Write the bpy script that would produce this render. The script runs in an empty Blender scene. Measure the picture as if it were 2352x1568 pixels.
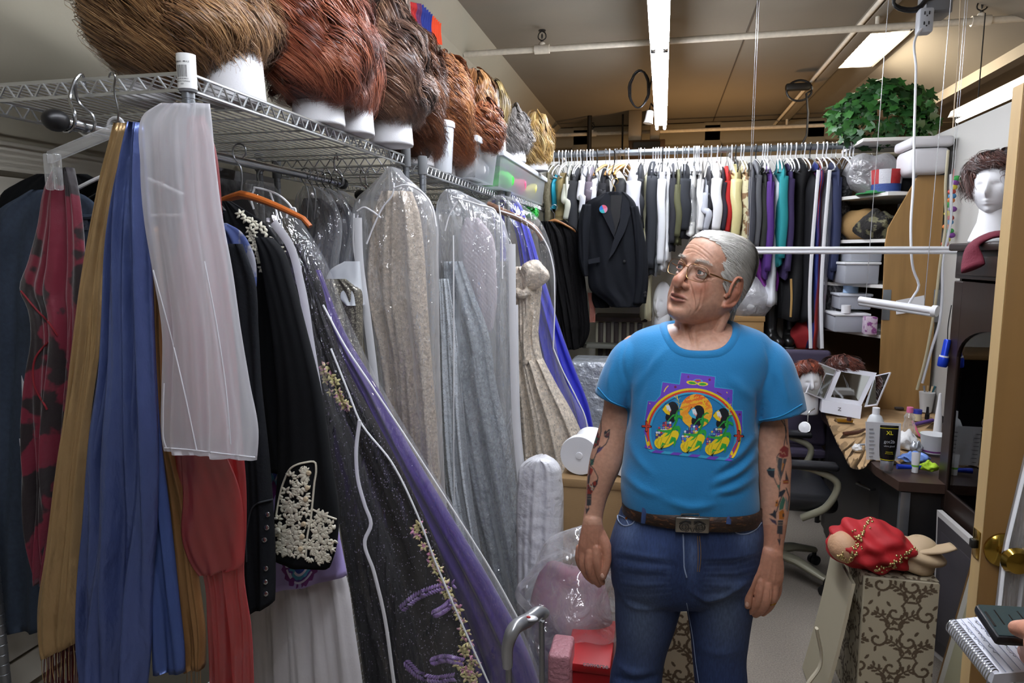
import bpy,bmesh,math,random
import numpy as np
from mathutils import Vector,Matrix
from mathutils.bvhtree import BVHTree
random.seed(7)
rng=np.random.default_rng(7)
SC=bpy.context.scene
COL=SC.collection
PI=math.pi
A=np.array
FPX,CX,CY=1568.0,1176.0,784.0
CAMZ=1.70
PSI,TH=math.radians(12.38),math.radians(7.27)
CF=A([-math.sin(PSI)*math.cos(TH),math.cos(PSI)*math.cos(TH),-math.sin(TH)])
CR=A([math.cos(PSI),math.sin(PSI),0.0])
CU=np.cross(CR,CF)
CPOS=A([0.0,0.0,CAMZ])
def ray(px,py):
 return CF+CR*((px-CX)/FPX)+CU*((CY-py)/FPX)
def at(px,py,X=None,Y=None,Z=None):
 d=ray(px,py)
 if Y is not None:
  t=Y/d[1]
 elif X is not None:
  t=X/d[0]
 else:
  t=(Z-CAMZ)/d[2]
 return CPOS+d*t
cam_d=bpy.data.cameras.new('camera')
cam=bpy.data.objects.new('camera',cam_d)
COL.objects.link(cam)
cam_d.sensor_width=36.0
cam_d.lens=24.0
cam_d.clip_start=0.05
cam.matrix_world=Matrix(((CR[0],CU[0],-CF[0],0),(CR[1],CU[1],-CF[1],0),(CR[2],CU[2],-CF[2],CAMZ),(0,0,0,1)))
SC.camera=cam
def lin(c):
 if isinstance(c,str):
  c=c.lstrip('#')
  c=[int(c[i:i+2],16)/255 for i in(0,2,4)]
 return tuple((x/12.92 if x<=0.04045 else((x+0.055)/1.055)**2.4)for x in c[:3])+(1.0,)
_mats={}
def M(name,col='#888888',rough=0.6,metal=0.0,bump=None,var=None,attr=False,coat=0.0,sheen=0.0,spec=0.5,stretch=None,emit=None,alpha=None,trans=0.0,ior=1.45,glitter=None,sss=0.0,col2=None,thresh=None,wave=None):
 if name in _mats:
  return _mats[name]
 m=bpy.data.materials.new(name)
 m.use_nodes=True
 nt=m.node_tree
 N,L=nt.nodes,nt.links
 b=N['Principled BSDF']
 b.inputs['Base Color'].default_value=lin(col)
 b.inputs['Roughness'].default_value=rough
 b.inputs['Metallic'].default_value=metal
 b.inputs['IOR'].default_value=ior
 b.inputs['Specular IOR Level'].default_value=spec
 b.inputs['Coat Weight'].default_value=coat
 b.inputs['Coat Roughness'].default_value=0.1
 b.inputs['Sheen Weight'].default_value=sheen
 b.inputs['Transmission Weight'].default_value=trans
 if sss:
  b.inputs['Subsurface Weight'].default_value=sss
  b.inputs['Subsurface Radius'].default_value=(0.008,0.003,0.002)
 if emit is not None:
  b.inputs['Emission Color'].default_value=lin(emit[0])
  b.inputs['Emission Strength'].default_value=emit[1]
 if alpha is not None:
  b.inputs['Alpha'].default_value=alpha
 src=None
 tc=N.new('ShaderNodeTexCoord')
 mp=N.new('ShaderNodeMapping')
 L.new(tc.outputs['Object'],mp.inputs['Vector'])
 if stretch:
  mp.inputs['Scale'].default_value=stretch
 vec=mp.outputs['Vector']
 if attr:
  at_=N.new('ShaderNodeAttribute')
  at_.attribute_name='Col'
  src=at_.outputs['Color']
 if var:
  nz=N.new('ShaderNodeTexNoise')
  nz.inputs['Scale'].default_value=var[0]
  nz.inputs['Detail'].default_value=4
  L.new(vec,nz.inputs['Vector'])
  if col2:
   cr=N.new('ShaderNodeValToRGB')
   lo,hi=thresh or(0.35,0.65)
   cr.color_ramp.elements[0].position=lo
   cr.color_ramp.elements[1].position=hi
   cr.color_ramp.elements[0].color=lin(col)
   cr.color_ramp.elements[1].color=lin(col2)
   L.new(nz.outputs['Fac'],cr.inputs['Fac'])
   src=cr.outputs['Color']
  else:
   hs=N.new('ShaderNodeHueSaturation')
   mr=N.new('ShaderNodeMapRange')
   mr.inputs['From Min'].default_value=0.3
   mr.inputs['From Max'].default_value=0.7
   mr.inputs['To Min'].default_value=1-var[1]
   mr.inputs['To Max'].default_value=1+var[1]
   L.new(nz.outputs['Fac'],mr.inputs['Value'])
   L.new(mr.outputs['Result'],hs.inputs['Value'])
   if src is not None:
    L.new(src,hs.inputs['Color'])
   else:
    hs.inputs['Color'].default_value=lin(col)
   src=hs.outputs['Color']
 if src is not None:
  L.new(src,b.inputs['Base Color'])
 nrm=None
 if wave:
  wv=N.new('ShaderNodeTexWave')
  wv.bands_direction=wave[2]
  wv.inputs['Scale'].default_value=wave[0]
  L.new(vec,wv.inputs['Vector'])
  bp=N.new('ShaderNodeBump')
  bp.inputs['Strength'].default_value=wave[1]
  bp.inputs['Distance'].default_value=0.01
  L.new(wv.outputs['Fac'],bp.inputs['Height'])
  nrm=bp.outputs['Normal']
 if bump:
  nb=N.new('ShaderNodeTexNoise')
  nb.inputs['Scale'].default_value=bump[0]
  nb.inputs['Detail'].default_value=5
  L.new(vec,nb.inputs['Vector'])
  bp=N.new('ShaderNodeBump')
  bp.inputs['Strength'].default_value=bump[1]
  bp.inputs['Distance'].default_value=bump[2]if len(bump)>2 else 0.01
  L.new(nb.outputs['Fac'],bp.inputs['Height'])
  if nrm is not None:
   L.new(nrm,bp.inputs['Normal'])
  nrm=bp.outputs['Normal']
 if glitter:
  vo=N.new('ShaderNodeTexVoronoi')
  vo.inputs['Scale'].default_value=glitter[0]*2.0
  L.new(vec,vo.inputs['Vector'])
  sp=N.new('ShaderNodeSeparateColor')
  L.new(vo.outputs['Color'],sp.inputs['Color'])
  gt=N.new('ShaderNodeMath')
  gt.operation='LESS_THAN'
  gt.inputs[1].default_value=glitter[1]
  L.new(sp.outputs['Red'],gt.inputs[0])
  hm=N.new('ShaderNodeMath')
  hm.operation='MULTIPLY'
  hm.inputs[1].default_value=0.55
  L.new(gt.outputs['Value'],hm.inputs[0])
  L.new(hm.outputs['Value'],b.inputs['Metallic'])
  mx=N.new('ShaderNodeMix')
  mx.data_type='RGBA'
  L.new(gt.outputs['Value'],mx.inputs['Factor'])
  if src is not None:
   L.new(src,mx.inputs[6])
  else:
   mx.inputs[6].default_value=lin(col)
  mx.inputs[7].default_value=lin(glitter[2])
  L.new(mx.outputs[2],b.inputs['Base Color'])
  rr=N.new('ShaderNodeMapRange')
  rr.inputs['To Min'].default_value=rough
  rr.inputs['To Max'].default_value=0.22
  L.new(gt.outputs['Value'],rr.inputs['Value'])
  L.new(rr.outputs['Result'],b.inputs['Roughness'])
  bp=N.new('ShaderNodeBump')
  bp.inputs['Strength'].default_value=0.9
  bp.inputs['Distance'].default_value=0.006
  L.new(sp.outputs['Green'],bp.inputs['Height'])
  if nrm is not None:
   L.new(nrm,bp.inputs['Normal'])
  nrm=bp.outputs['Normal']
 if nrm is not None:
  L.new(nrm,b.inputs['Normal'])
 _mats[name]=m
 return m
def film(name,tint='#f4f6fa',base=0.12,edge=0.55,rough=0.12,bump=(14,0.5,0.02),stretch=(1,1,0.35),gloss=0.13):
 if name in _mats:
  return _mats[name]
 m=bpy.data.materials.new(name)
 m.use_nodes=True
 nt=m.node_tree
 N,L=nt.nodes,nt.links
 b=N['Principled BSDF']
 b.inputs['Base Color'].default_value=lin(tint)
 b.inputs['Roughness'].default_value=rough
 b.inputs['Specular IOR Level'].default_value=1.0
 tr=N.new('ShaderNodeBsdfTransparent')
 gl=N.new('ShaderNodeBsdfGlossy')
 gl.inputs['Roughness'].default_value=rough
 lw=N.new('ShaderNodeLayerWeight')
 lw.inputs['Blend'].default_value=0.35
 mr=N.new('ShaderNodeMapRange')
 mr.inputs['To Min'].default_value=base
 mr.inputs['To Max'].default_value=edge
 tc=N.new('ShaderNodeTexCoord')
 mp=N.new('ShaderNodeMapping')
 mp.inputs['Scale'].default_value=stretch
 nz=N.new('ShaderNodeTexNoise')
 nz.inputs['Scale'].default_value=bump[0]
 nz.inputs['Detail'].default_value=3
 nz.inputs['Distortion'].default_value=1.2
 bp=N.new('ShaderNodeBump')
 bp.inputs['Strength'].default_value=bump[1]
 bp.inputs['Distance'].default_value=bump[2]
 L.new(tc.outputs['Object'],mp.inputs['Vector'])
 L.new(mp.outputs['Vector'],nz.inputs['Vector'])
 L.new(nz.outputs['Fac'],bp.inputs['Height'])
 for n in(b,gl):
  L.new(bp.outputs['Normal'],n.inputs['Normal'])
 L.new(lw.outputs['Facing'],mr.inputs['Value'])
 m1=N.new('ShaderNodeMixShader')
 L.new(mr.outputs['Result'],m1.inputs['Fac'])
 L.new(tr.outputs[0],m1.inputs[1])
 tl=N.new('ShaderNodeBsdfTranslucent')
 tl.inputs['Color'].default_value=lin(tint)
 m0=N.new('ShaderNodeMixShader')
 m0.inputs['Fac'].default_value=0.5
 L.new(b.outputs[0],m0.inputs[1])
 L.new(tl.outputs[0],m0.inputs[2])
 L.new(m0.outputs[0],m1.inputs[2])
 m2=N.new('ShaderNodeMixShader')
 m2.inputs['Fac'].default_value=gloss
 L.new(m1.outputs[0],m2.inputs[1])
 L.new(gl.outputs[0],m2.inputs[2])
 L.new(m2.outputs[0],N['Material Output'].inputs['Surface'])
 _mats[name]=m
 return m
WLOC={}
class MB:
 def __init__(self):
  self.v,self.f,self.c,self.n=[],[],[],0
 def add(self,V,F,col=None):
  V=np.asarray(V,float).reshape(-1,3)
  if isinstance(F,np.ndarray):
   self.f.append(F+self.n)
  else:
   for q in F:
    self.f.append(np.asarray([q])+self.n)
  self.v.append(V)
  if col is None:
   self.c.append(np.ones((len(V),4)))
  else:
   col=np.asarray(col,float)
   if col.ndim==1:
    col=np.tile(col,(len(V),1))
   if col.shape[1]==3:
    col=np.hstack([col,np.ones((len(col),1))])
   self.c.append(col)
  self.n+=len(V)
  return self
 def grid(self,V,cu=False,cv=False,caps=False,col=None):
  V=np.asarray(V,float)
  m,n=V.shape[:2]
  idx=np.arange(m*n).reshape(m,n)
  ii=np.vstack([idx,idx[:1]])if cu else idx
  ii=np.hstack([ii,ii[:,:1]])if cv else ii
  q=np.stack([ii[:-1,:-1],ii[:-1,1:],ii[1:,1:],ii[1:,:-1]],-1).reshape(-1,4)
  base=self.n
  self.add(V.reshape(-1,3),q,None if col is None else np.asarray(col).reshape(m*n,-1)if np.ndim(col)>1 else col)
  if caps:
   cc=None if col is None else(np.asarray(col).reshape(m*n,-1)[0]if np.ndim(col)>1 else col)
   for r,flip in((0,False),(m-1,True)):
    ring=idx[r]
    cen=V[r].mean(0)
    k=self.n
    ring2=np.roll(ring,-1)
    tri=np.stack([ring,ring2,np.full(n,k-base)],-1)
    if not flip:
     tri=tri[:,::-1]
    self.v.append(cen.reshape(1,3))
    self.c.append(np.ones((1,4))if cc is None else np.asarray(list(cc[:3])+[1.0]).reshape(1,4))
    self.n+=1
    self.f.append(tri+base)
  return self
 def box(self,lo,hi,bev=0.0,rot=0.0,seg=2,col=None):
  lo,hi=A(lo,float),A(hi,float)
  bm=bmesh.new()
  bmesh.ops.create_cube(bm,size=1.0)
  s,c=hi-lo,(hi+lo)/2
  for v in bm.verts:
   v.co=Vector((v.co.x*s[0],v.co.y*s[1],v.co.z*s[2]))
  if bev>0:
   bmesh.ops.bevel(bm,geom=bm.edges[:],offset=min(bev,0.45*min(abs(s))),segments=seg,affect='EDGES',profile=0.5)
  bm.verts.index_update()
  V=A([v.co[:]for v in bm.verts])
  Fs=[[v.index for v in f.verts]for f in bm.faces]
  bm.free()
  if rot:
   V=V@A([[math.cos(rot),math.sin(rot),0],[-math.sin(rot),math.cos(rot),0],[0,0,1]])
  return self.add(V+c,Fs,col)
 def obox(self,o,ax,ay,az,bev=0.0,col=None):
  o,ax,ay,az=A(o,float),A(ax,float),A(ay,float),A(az,float)
  t=MB().box((0,0,0),(1,1,1))
  if bev>0:
   l=[np.linalg.norm(k)for k in(ax,ay,az)]
   t=MB().box((0,0,0),l,bev)
   V=np.vstack(t.v)/A(l)
  else:
   V=np.vstack(t.v)
  W=o+V[:,:1]*ax+V[:,1:2]*ay+V[:,2:3]*az
  Fs=[list(q[0])for q in t.f]
  return self.add(W,Fs,col)
 def tube(self,path,r,sides=8,closed=False,caps=True,asp=1.0,col=None,up=None):
  P=np.asarray(path,float)
  n=len(P)
  r=np.full(n,r)if np.isscalar(r)else np.asarray(r,float)
  T=np.gradient(P,axis=0)if not closed else np.roll(P,-1,0)-np.roll(P,1,0)
  T/=np.linalg.norm(T,axis=1,keepdims=True)+1e-12
  a=A(up,float)if up is not None else(A([0,0,1.0])if abs(T[0,2])<0.9 else A([1.0,0,0]))
  nn=np.zeros_like(P)
  for i in range(n):
   if up is not None:
    a=A(up,float)
   a=a-T[i]*np.dot(a,T[i])
   a/=np.linalg.norm(a)+1e-12
   nn[i]=a
  bb=np.cross(T,nn)
  th=np.linspace(0,2*PI,sides,endpoint=False)
  V=P[:,None]+r[:,None,None]*(np.cos(th)[None,:,None]*nn[:,None]*asp+np.sin(th)[None,:,None]*bb[:,None])
  return self.grid(V,cu=closed,cv=True,caps=caps and not closed,col=col)
 def lathe(self,prof,c,seg=24,axis=(0,0,1),col=None,caps=True,sx=1.0):
  c=A(c,float)
  ax=A(axis,float)
  ax/=np.linalg.norm(ax)
  h=A([1.0,0,0])if abs(ax[0])<0.8 else A([0,1.0,0])
  e1=h-ax*np.dot(h,ax)
  e1/=np.linalg.norm(e1)
  e2=np.cross(ax,e1)
  th=np.linspace(0,2*PI,seg,endpoint=False)
  V=A([[c+ax*z+(e1*math.cos(t)*sx+e2*math.sin(t))*r for t in th]for r,z in prof])
  return self.grid(V,cv=True,caps=caps,col=col)
 def sphere(self,c,r,seg=20,rings=12,col=None,fn=None):
  r=A([r,r,r])if np.isscalar(r)else A(r,float)
  ph=np.linspace(0.02,PI-0.02,rings)
  th=np.linspace(0,2*PI,seg,endpoint=False)
  V=np.stack([np.sin(ph)[:,None]*np.cos(th),np.sin(ph)[:,None]*np.sin(th),np.cos(ph)[:,None]+0*th],-1)
  if fn is not None:
   V=fn(V)
  return self.grid(V[::-1]*r+A(c,float),cv=True,caps=True,col=col)
 def prism(self,pts,n,d,col=None):
  P=np.asarray(pts,float)
  Q=P+A(n,float)*d
  k=len(P)
  Fs=[list(range(k))[::-1],list(range(k,2*k))]+[[i,(i+1)%k,k+(i+1)%k,k+i]for i in range(k)]
  return self.add(np.vstack([P,Q]),Fs,col)
 def verts(self):
  return np.vstack(self.v)
 def build(self,name,mat,parent=None,smooth=True,ang=38,attr=False,fixn=False,origin=None):
  V=np.vstack(self.v)
  if parent is not None:
   o0=WLOC[parent.name]
   loc=np.zeros(3)
   base=o0
  else:
   lo,hi=V.min(0),V.max(0)
   loc=A([(lo[0]+hi[0])/2,(lo[1]+hi[1])/2,lo[2]])if origin is None else A(origin,float)
   base=loc
  me=bpy.data.meshes.new(name)
  me.vertices.add(len(V))
  me.vertices.foreach_set('co',(V-base).astype(np.float32).ravel())
  lens=np.concatenate([np.full(len(q),q.shape[1])for q in self.f])
  loops=np.concatenate([q.ravel()for q in self.f])
  me.loops.add(len(loops))
  me.loops.foreach_set('vertex_index',loops.astype(np.int32))
  me.polygons.add(len(lens))
  st=np.zeros(len(lens),np.int32)
  st[1:]=np.cumsum(lens)[:-1]
  me.polygons.foreach_set('loop_start',st)
  me.update(calc_edges=True)
  me.validate()
  if fixn:
   bm=bmesh.new()
   bm.from_mesh(me)
   bmesh.ops.recalc_face_normals(bm,faces=bm.faces[:])
   bm.to_mesh(me)
   bm.free()
  if attr:
   ca=me.color_attributes.new('Col','FLOAT_COLOR','POINT')
   ca.data.foreach_set('color',np.vstack(self.c).astype(np.float32).ravel())
  if smooth:
   me.polygons.foreach_set('use_smooth',np.ones(len(me.polygons),bool))
   if ang<180:
    me.set_sharp_from_angle(angle=math.radians(ang))
  else:
   me.polygons.foreach_set('use_smooth',np.zeros(len(me.polygons),bool))
  me.materials.append(mat)
  o=bpy.data.objects.new(name,me)
  COL.objects.link(o)
  o.location=Vector(loc)
  if parent is not None:
   o.parent=parent
   WLOC[o.name]=o0+loc
  else:
   WLOC[o.name]=loc
  return o
def tag(o,label,cat,group=None,kind=None):
 o['label']=label
 o['category']=cat
 if group:
  o['group']=group
 if kind:
  o['kind']=kind
 return o
def thing(name,label,cat,loc,group=None):
 o=bpy.data.objects.new(name,None)
 o.empty_display_size=0.05
 COL.objects.link(o)
 o.location=Vector(loc)
 WLOC[o.name]=A(loc,float)
 return tag(o,label,cat,group)
def struct(o):
 o['kind']='structure'
 return o
def kids(o):
 return[c for c in bpy.data.objects if c.parent==o]
def copy_thing(src,delta,label=None,group=None,ch=None,rotz=0.0,scale=None):
 ch=ch if ch is not None else{}
 def rec(o,parent):
  c=o.copy()
  COL.objects.link(c)
  if parent is not None:
   c.parent=parent
  for k in ch.get(o.name)or ch.setdefault(o.name,kids(o)):
   rec(k,c)
  return c
 r=rec(src,None)
 r.location=Vector(A(src.location)+A(delta,float))
 r.rotation_euler=(0,0,rotz)
 if scale is not None:
  r.scale=scale
 WLOC[r.name]=A(r.location)
 if label:
  r['label']=label
 if group:
  r['group']=group
 return r
def text_mesh(txt,size,o,ex,ez,depth=0.0,align='CENTER',bold=False):
 cu=bpy.data.curves.new('t','FONT')
 cu.body=txt
 cu.size=size
 cu.align_x=align
 cu.resolution_u=3
 if bold:
  cu.offset=size*0.018
 ob=bpy.data.objects.new('t',cu)
 COL.objects.link(ob)
 dg=bpy.context.evaluated_depsgraph_get()
 me=bpy.data.meshes.new_from_object(ob.evaluated_get(dg))
 V=A([v.co[:]for v in me.vertices]).reshape(-1,3)
 Fs=[list(p.vertices)for p in me.polygons]
 bpy.data.objects.remove(ob)
 bpy.data.curves.remove(cu)
 bpy.data.meshes.remove(me)
 W=A(o,float)+V[:,:1]*A(ex,float)+V[:,1:2]*A(ez,float)
 return W,Fs
def smooth_interp(t,ts,vs):
 ts,vs=np.asarray(ts,float),np.asarray(vs,float)
 k=np.clip(np.searchsorted(ts,t,side='right')-1,0,len(ts)-2)
 h=ts[k+1]-ts[k]
 u=np.clip((t-ts[k])/h,0,1)
 m=np.gradient(vs,ts,axis=0)
 if vs.ndim>1:
  u,h=u[:,None],h[:,None]
 return(2*u**3-3*u**2+1)*vs[k]+(u**3-2*u**2+u)*h*m[k]+(-2*u**3+3*u**2)*vs[k+1]+(u**3-u**2)*h*m[k+1]
def spline(pts,n):
 P=np.asarray(pts,float)
 d=np.r_[0,np.cumsum(np.linalg.norm(np.diff(P,axis=0),axis=1))]
 return smooth_interp(np.linspace(0,d[-1],n),d,P)
def noise1(x,seed=0):
 r=np.random.default_rng(seed)
 y=0
 for k in range(5):
  y=y+np.sin(x*r.uniform(0.6,3.2)*(1+k*0.8)+r.uniform(0,6.28))/(1+k*0.7)
 return y/2.2
def drape(rows,Y,nf=5,amp=0.012,th=0.02,n=48,m=60,seed=1,drift=1.2,flare=1.0,ret=False,hem=0.0,mb=None):
 r=np.random.default_rng(seed)
 Lp,Rp=[],[]
 for row in rows:
  y=row[3]if len(row)>3 and row[3]else Y
  Lp.append(at(row[1],row[0],Y=y))
  Rp.append(at(row[2],row[4]if len(row)>4 else row[0],Y=y))
 L_,R_=spline(Lp,m),spline(Rp,m)
 s=np.linspace(0,1,n)
 t=np.linspace(0,1,m)[:,None]
 prof=np.sqrt(np.clip(1-(2*s-1)**2,0,1))**0.7
 grow=(0.35+0.65*t)**flare
 def folds(sd):
  q=np.random.default_rng(sd)
  f=0
  for k,wgt in((1.0,1.0),(1.7,0.6),(2.9,0.35)):
   ph=q.uniform(0,6.28)
   f=f+wgt*np.sin(2*PI*(nf*k*s+ph)+drift*k*np.sin(t*PI*q.uniform(0.6,1.4)+q.uniform(0,6))+q.uniform(-1,1)*t*3)
  return f/1.5
 ex=R_-L_
 wd=np.linalg.norm(ex,axis=1,keepdims=True)
 Cn=L_[:,None]+ex[:,None]*s[None,:,None]
 front,back=Cn.copy(),Cn.copy()
 e=np.clip(np.minimum(s,1-s)*9,0,1)
 front[...,1]-=th*prof*grow+amp*folds(seed)*e*grow
 back[...,1]+=th*prof*grow+amp*folds(seed+50)*e*grow
 if hem:
  hz=hem*noise1(s*9,seed+7)
  w=np.clip((t-0.85)/0.15,0,1)
  front[...,2]+=w*hz
  back[...,2]+=w*hz
 ring=np.concatenate([front,back[:,::-1][:,1:-1]],axis=1)
 if ret:
  return ring,front,L_,R_
 mb=mb or MB()
 mb.grid(ring,cv=True,caps=True)
 return mb
XL,ZC,YB=-1.65,3.51,10.2
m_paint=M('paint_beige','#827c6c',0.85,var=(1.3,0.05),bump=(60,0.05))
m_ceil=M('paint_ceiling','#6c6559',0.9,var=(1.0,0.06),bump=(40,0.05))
m_white=M('paint_white','#dcdad2',0.8)
m_carpet=M('carpet_grey','#8a8176',0.95,var=(160,0.22),bump=(400,0.5,0.004))
m_brown=M('beam_brown','#6b563f',0.8)
m_pipe=M('pipe_paint','#bdb5a5',0.6,var=(30,0.1))
m_black=M('black_plastic','#121214',0.4)
m_dark=M('dark_metal','#2a2825',0.5,0.5)
m_chrome=M('chrome_wire','#b8babd',0.22,1.0)
m_steel=M('steel_grey','#8b8f94',0.4,0.9)
m_whitepl=M('white_plastic','#e6e6e8',0.4)
b=MB()
b.box((XL-0.1,-3.0,-0.05),(4.2,YB+0.1,0.0))
struct(b.build('floor',m_carpet,smooth=False))
b=MB()
SX0,SX1,SY0,SY1=1.58,1.92,6.37,7.46
for lo,hi in(((XL-0.1,-3.0),(SX0,YB+0.1)),((SX1,-3.0),(2.0,YB+0.1)),((SX0,-3.0),(SX1,SY0)),((SX0,SY1),(SX1,YB+0.1))):
 b.box((lo[0],lo[1],ZC),(hi[0],hi[1],ZC+0.06))
b.prism([(2.0,-3,ZC),(2.56,-3,3.25),(2.56,-3,3.16),(2.66,-3,3.16),(2.66,-3,3.3),(2.02,-3,ZC+0.06)],(0,1,0),YB+3.1)
b.box((2.6,-3.0,3.3),(4.3,YB+0.1,3.36))
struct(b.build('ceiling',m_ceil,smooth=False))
b=MB()
b.box((XL-0.1,-3.0,0),(XL,YB+0.1,ZC))
struct(b.build('wall_left',m_paint,smooth=False))
b=MB()
b.prism([(XL,-3,ZC),(XL+0.16,-3,ZC),(XL,-3,ZC-0.18)],(0,1,0),YB+3)
struct(b.build('trim_3',m_paint,smooth=False))
b=MB()
b.box((XL,YB,0),(4.2,YB+0.1,ZC))
struct(b.build('wall_back',m_paint,smooth=False))
b=MB()
b.box((XL,-3.1,0),(4.2,-3.0,ZC))
struct(b.build('wall_front',M('wall_front_paint','#8d8577',.9),smooth=False))
b=MB()
b.box((4.1,-3.0,0),(4.2,YB,3.36))
struct(b.build('wall_right',m_brown,smooth=False))
b=MB()
for x in(-1.2,0.62,1.95,3.1):
 b.box((x-0.13,YB-0.16,0),(x+0.13,YB,ZC),0.03)
b.box((XL,YB-0.16,ZC-0.30),(4.2,YB,ZC),0.05)
o=b.build('wall_back_pilaster',m_paint)
struct(o)
b=MB()
b.box((1.44,-3.0,ZC-0.10),(1.54,YB,ZC),0.004)
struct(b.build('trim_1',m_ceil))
b=MB()
b.tube([(1.41,-3.0,ZC-0.085),(1.41,YB-0.2,ZC-0.085)],0.018,10)
tag(b.build('conduit',m_pipe),'painted conduit running along the ceiling edge beside the skylight','pipe')
b=MB()
for x in(-0.14,0.62):
 b.box((x-0.006,-3.0,ZC-0.006),(x+0.006,YB,ZC))
struct(b.build('trim_2',M('seam_dark','#3c352c',0.9),smooth=False))
m_sky=M('skylight_glow','#ffffff',0.5,emit=('#fff6e4',26.0))
sk=bpy.data.objects.new('window_1',None)
COL.objects.link(sk)
sk.location=(1.75,6.9,ZC)
WLOC[sk.name]=A([1.75,6.9,ZC])
struct(sk)
b=MB()
b.box((SX0,SY0,ZC+0.05),(SX1,SY1,ZC+0.07))
b.build('skylight_panel',m_sky,sk,smooth=False)
b=MB()
for k in range(1,9):
 y=SY0+(SY1-SY0)*k/9
 b.box((SX0,y-0.006,ZC+0.035),(SX1,y+0.006,ZC+0.049))
for x in(SX0,SX1):
 b.box((x-0.012,SY0-0.012,ZC-0.012),(x+0.012,SY1+0.012,ZC+0.01))
for y in(SY0,SY1):
 b.box((SX0,y-0.012,ZC-0.012),(SX1,y+0.012,ZC+0.01))
b.build('skylight_frame',m_white,sk,smooth=False)
b=MB()
b.box((XL,5.28,0),(1.70,5.36,2.40))
struct(b.build('partition_back',m_white,smooth=False))
b=MB()
b.box((1.60,1.72,0),(1.70,5.28,2.42))
struct(b.build('partition_right',M('partition_grey','#aeaca6',0.8,bump=(50,0.05)),smooth=False))
b=MB()
for k in range(16):
 z=0.55+0.09*k
 b.prism([(XL,-1.0,z),(XL+0.02,-1.0,z+0.01),(XL+0.008,-1.0,z+0.086),(XL,-1.0,z+0.086)],(0,1,0),3.2)
struct(b.build('wall_left_boarding',M('boarding','#a49f92',0.6),smooth=False))
m_tube=M('tube_glow','#ffffff',0.4,emit=('#f1f5ff',118.0))
m_fix=M('fixture_white','#d9dadb',0.45)
TX,TZ=-0.054,2.90
def batten(x,y0,y1,z,label,glow,dx=0.036,rods=True,width=0.11):
 t=thing('fluorescent_light',label,'ceiling light',(x,(y0+y1)/2,z),None)
 b=MB()
 b.prism([(x-width/2,y0,z+0.03),(x+width/2,y0,z+0.03),(x+width*0.34,y0,z+0.075),(x-width*0.34,y0,z+0.075)],(0,1,0),y1-y0)
 b.build('housing',m_fix,t,smooth=False)
 for s in((-1,1)if dx else(0,)):
  b=MB()
  b.tube([(x+s*dx,y0+0.03,z),(x+s*dx,y1-0.03,z)],0.0135,12)
  b.build('tube',glow,t)
  for y in(y0+0.015,y1-0.015):
   b=MB()
   b.box((x+s*dx-0.014,y-0.012,z-0.014),(x+s*dx+0.014,y+0.012,z+0.035),0.004)
   b.build('socket',m_dark,t)
 if rods:
  for y in(y0+0.35,y1-0.35):
   b=MB()
   b.tube([(x,y,z+0.07),(x,y,ZC if x<2 else 3.3)],0.004,6)
   b.build('hanger_rod',m_dark,t)
 return t
batten(TX,4.31,6.95,TZ,'far twin tube fluorescent light hung over the back clothing rod',m_tube)
batten(TX,1.64,4.29,TZ,'near twin tube fluorescent light hung over the man',m_tube)
batten(TX,-1.03,1.62,TZ,'twin tube fluorescent light continuing overhead toward the viewer',M('tube_glow_dimmer','#ffffff',0.4,emit=('#f1f5ff',88.0)))  # unseen fixture; emission tuned lower to balance the face against the near clothes
m_tube2=M('tube_glow_side','#ffffff',0.4,emit=('#fff6e8',9.0))
batten(2.06,3.3,5.72,2.66,'single tube fluorescent light hung beyond the grey partition',m_tube2,dx=0.0)
def lamp(name,kind,loc,power,color,size=None,rot=None):
 d=bpy.data.lights.new(name,kind)
 d.energy=power
 d.color=lin(color)[:3]
 if kind=='AREA':
  d.shape='RECTANGLE'
  d.size,d.size_y=size
 elif kind!='SUN':
  d.shadow_soft_size=size or 0.1
 o=bpy.data.objects.new(name,d)
 COL.objects.link(o)
 o.location=loc
 if rot:
  o.rotation_euler=rot
 return o
lamp('skylight_daylight','AREA',(1.75,6.9,ZC-0.02),110,'#fff0d6',(0.32,1.05),(0,math.radians(-28),0))
lamp('back_warm_fill','POINT',(0.4,8.4,2.3),60,'#ffc98a',0.12)  # added point light without a fixture, warms the back wall and ceiling
lamp('side_room_light','POINT',(3.2,4.0,2.5),20,'#ffe0b8',0.15)
w=bpy.data.worlds.new('world')
SC.world=w
w.use_nodes=True
w.node_tree.nodes['Background'].inputs['Color'].default_value=(0.8,0.85,1,1)
w.node_tree.nodes['Background'].inputs['Strength'].default_value=0.02
def sprinkler_pipe(y,z,x0,x1,heads,hangers,label):
 t=thing('sprinkler_pipe',label,'pipe',((x0+x1)/2,y,z))
 b=MB()
 b.tube([(x0,y,z),(x1,y,z)],0.024,14)
 b.build('pipe_run',m_pipe,t)
 for x in heads:
  b=MB()
  b.tube([(x-0.06,y,z),(x+0.06,y,z)],0.036,14)
  b.lathe([(0.024,0),(0.026,0.045),(0.016,0.055)],(x,y,z),12)
  b.build('tee_fitting',m_pipe,t)
  b=MB()
  b.lathe([(0.012,0),(0.012,0.02)],(x,y,z+0.05),10)
  for s in(-1,1):
   b.tube(spline([(x,y,z+0.065),(x+s*0.03,y,z+0.085),(x+s*0.026,y,z+0.12),(x,y,z+0.14)],10),0.005,6)
  b.lathe([(0.03,0),(0.03,0.006)],(x,y,z+0.14),12)
  b.sphere((x,y,z+0.1),(0.008,0.008,0.022),8,6)
  b.build('sprinkler_head',m_dark,t)
 for x in hangers:
  b=MB()
  b.tube([(x,y,z+0.02),(x,y,ZC)],0.008,8)
  b.lathe([(0.016,0.02),(0.016,0.10)],(x,y,z),10)
  b.build('pipe_hanger',m_pipe,t)
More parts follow.
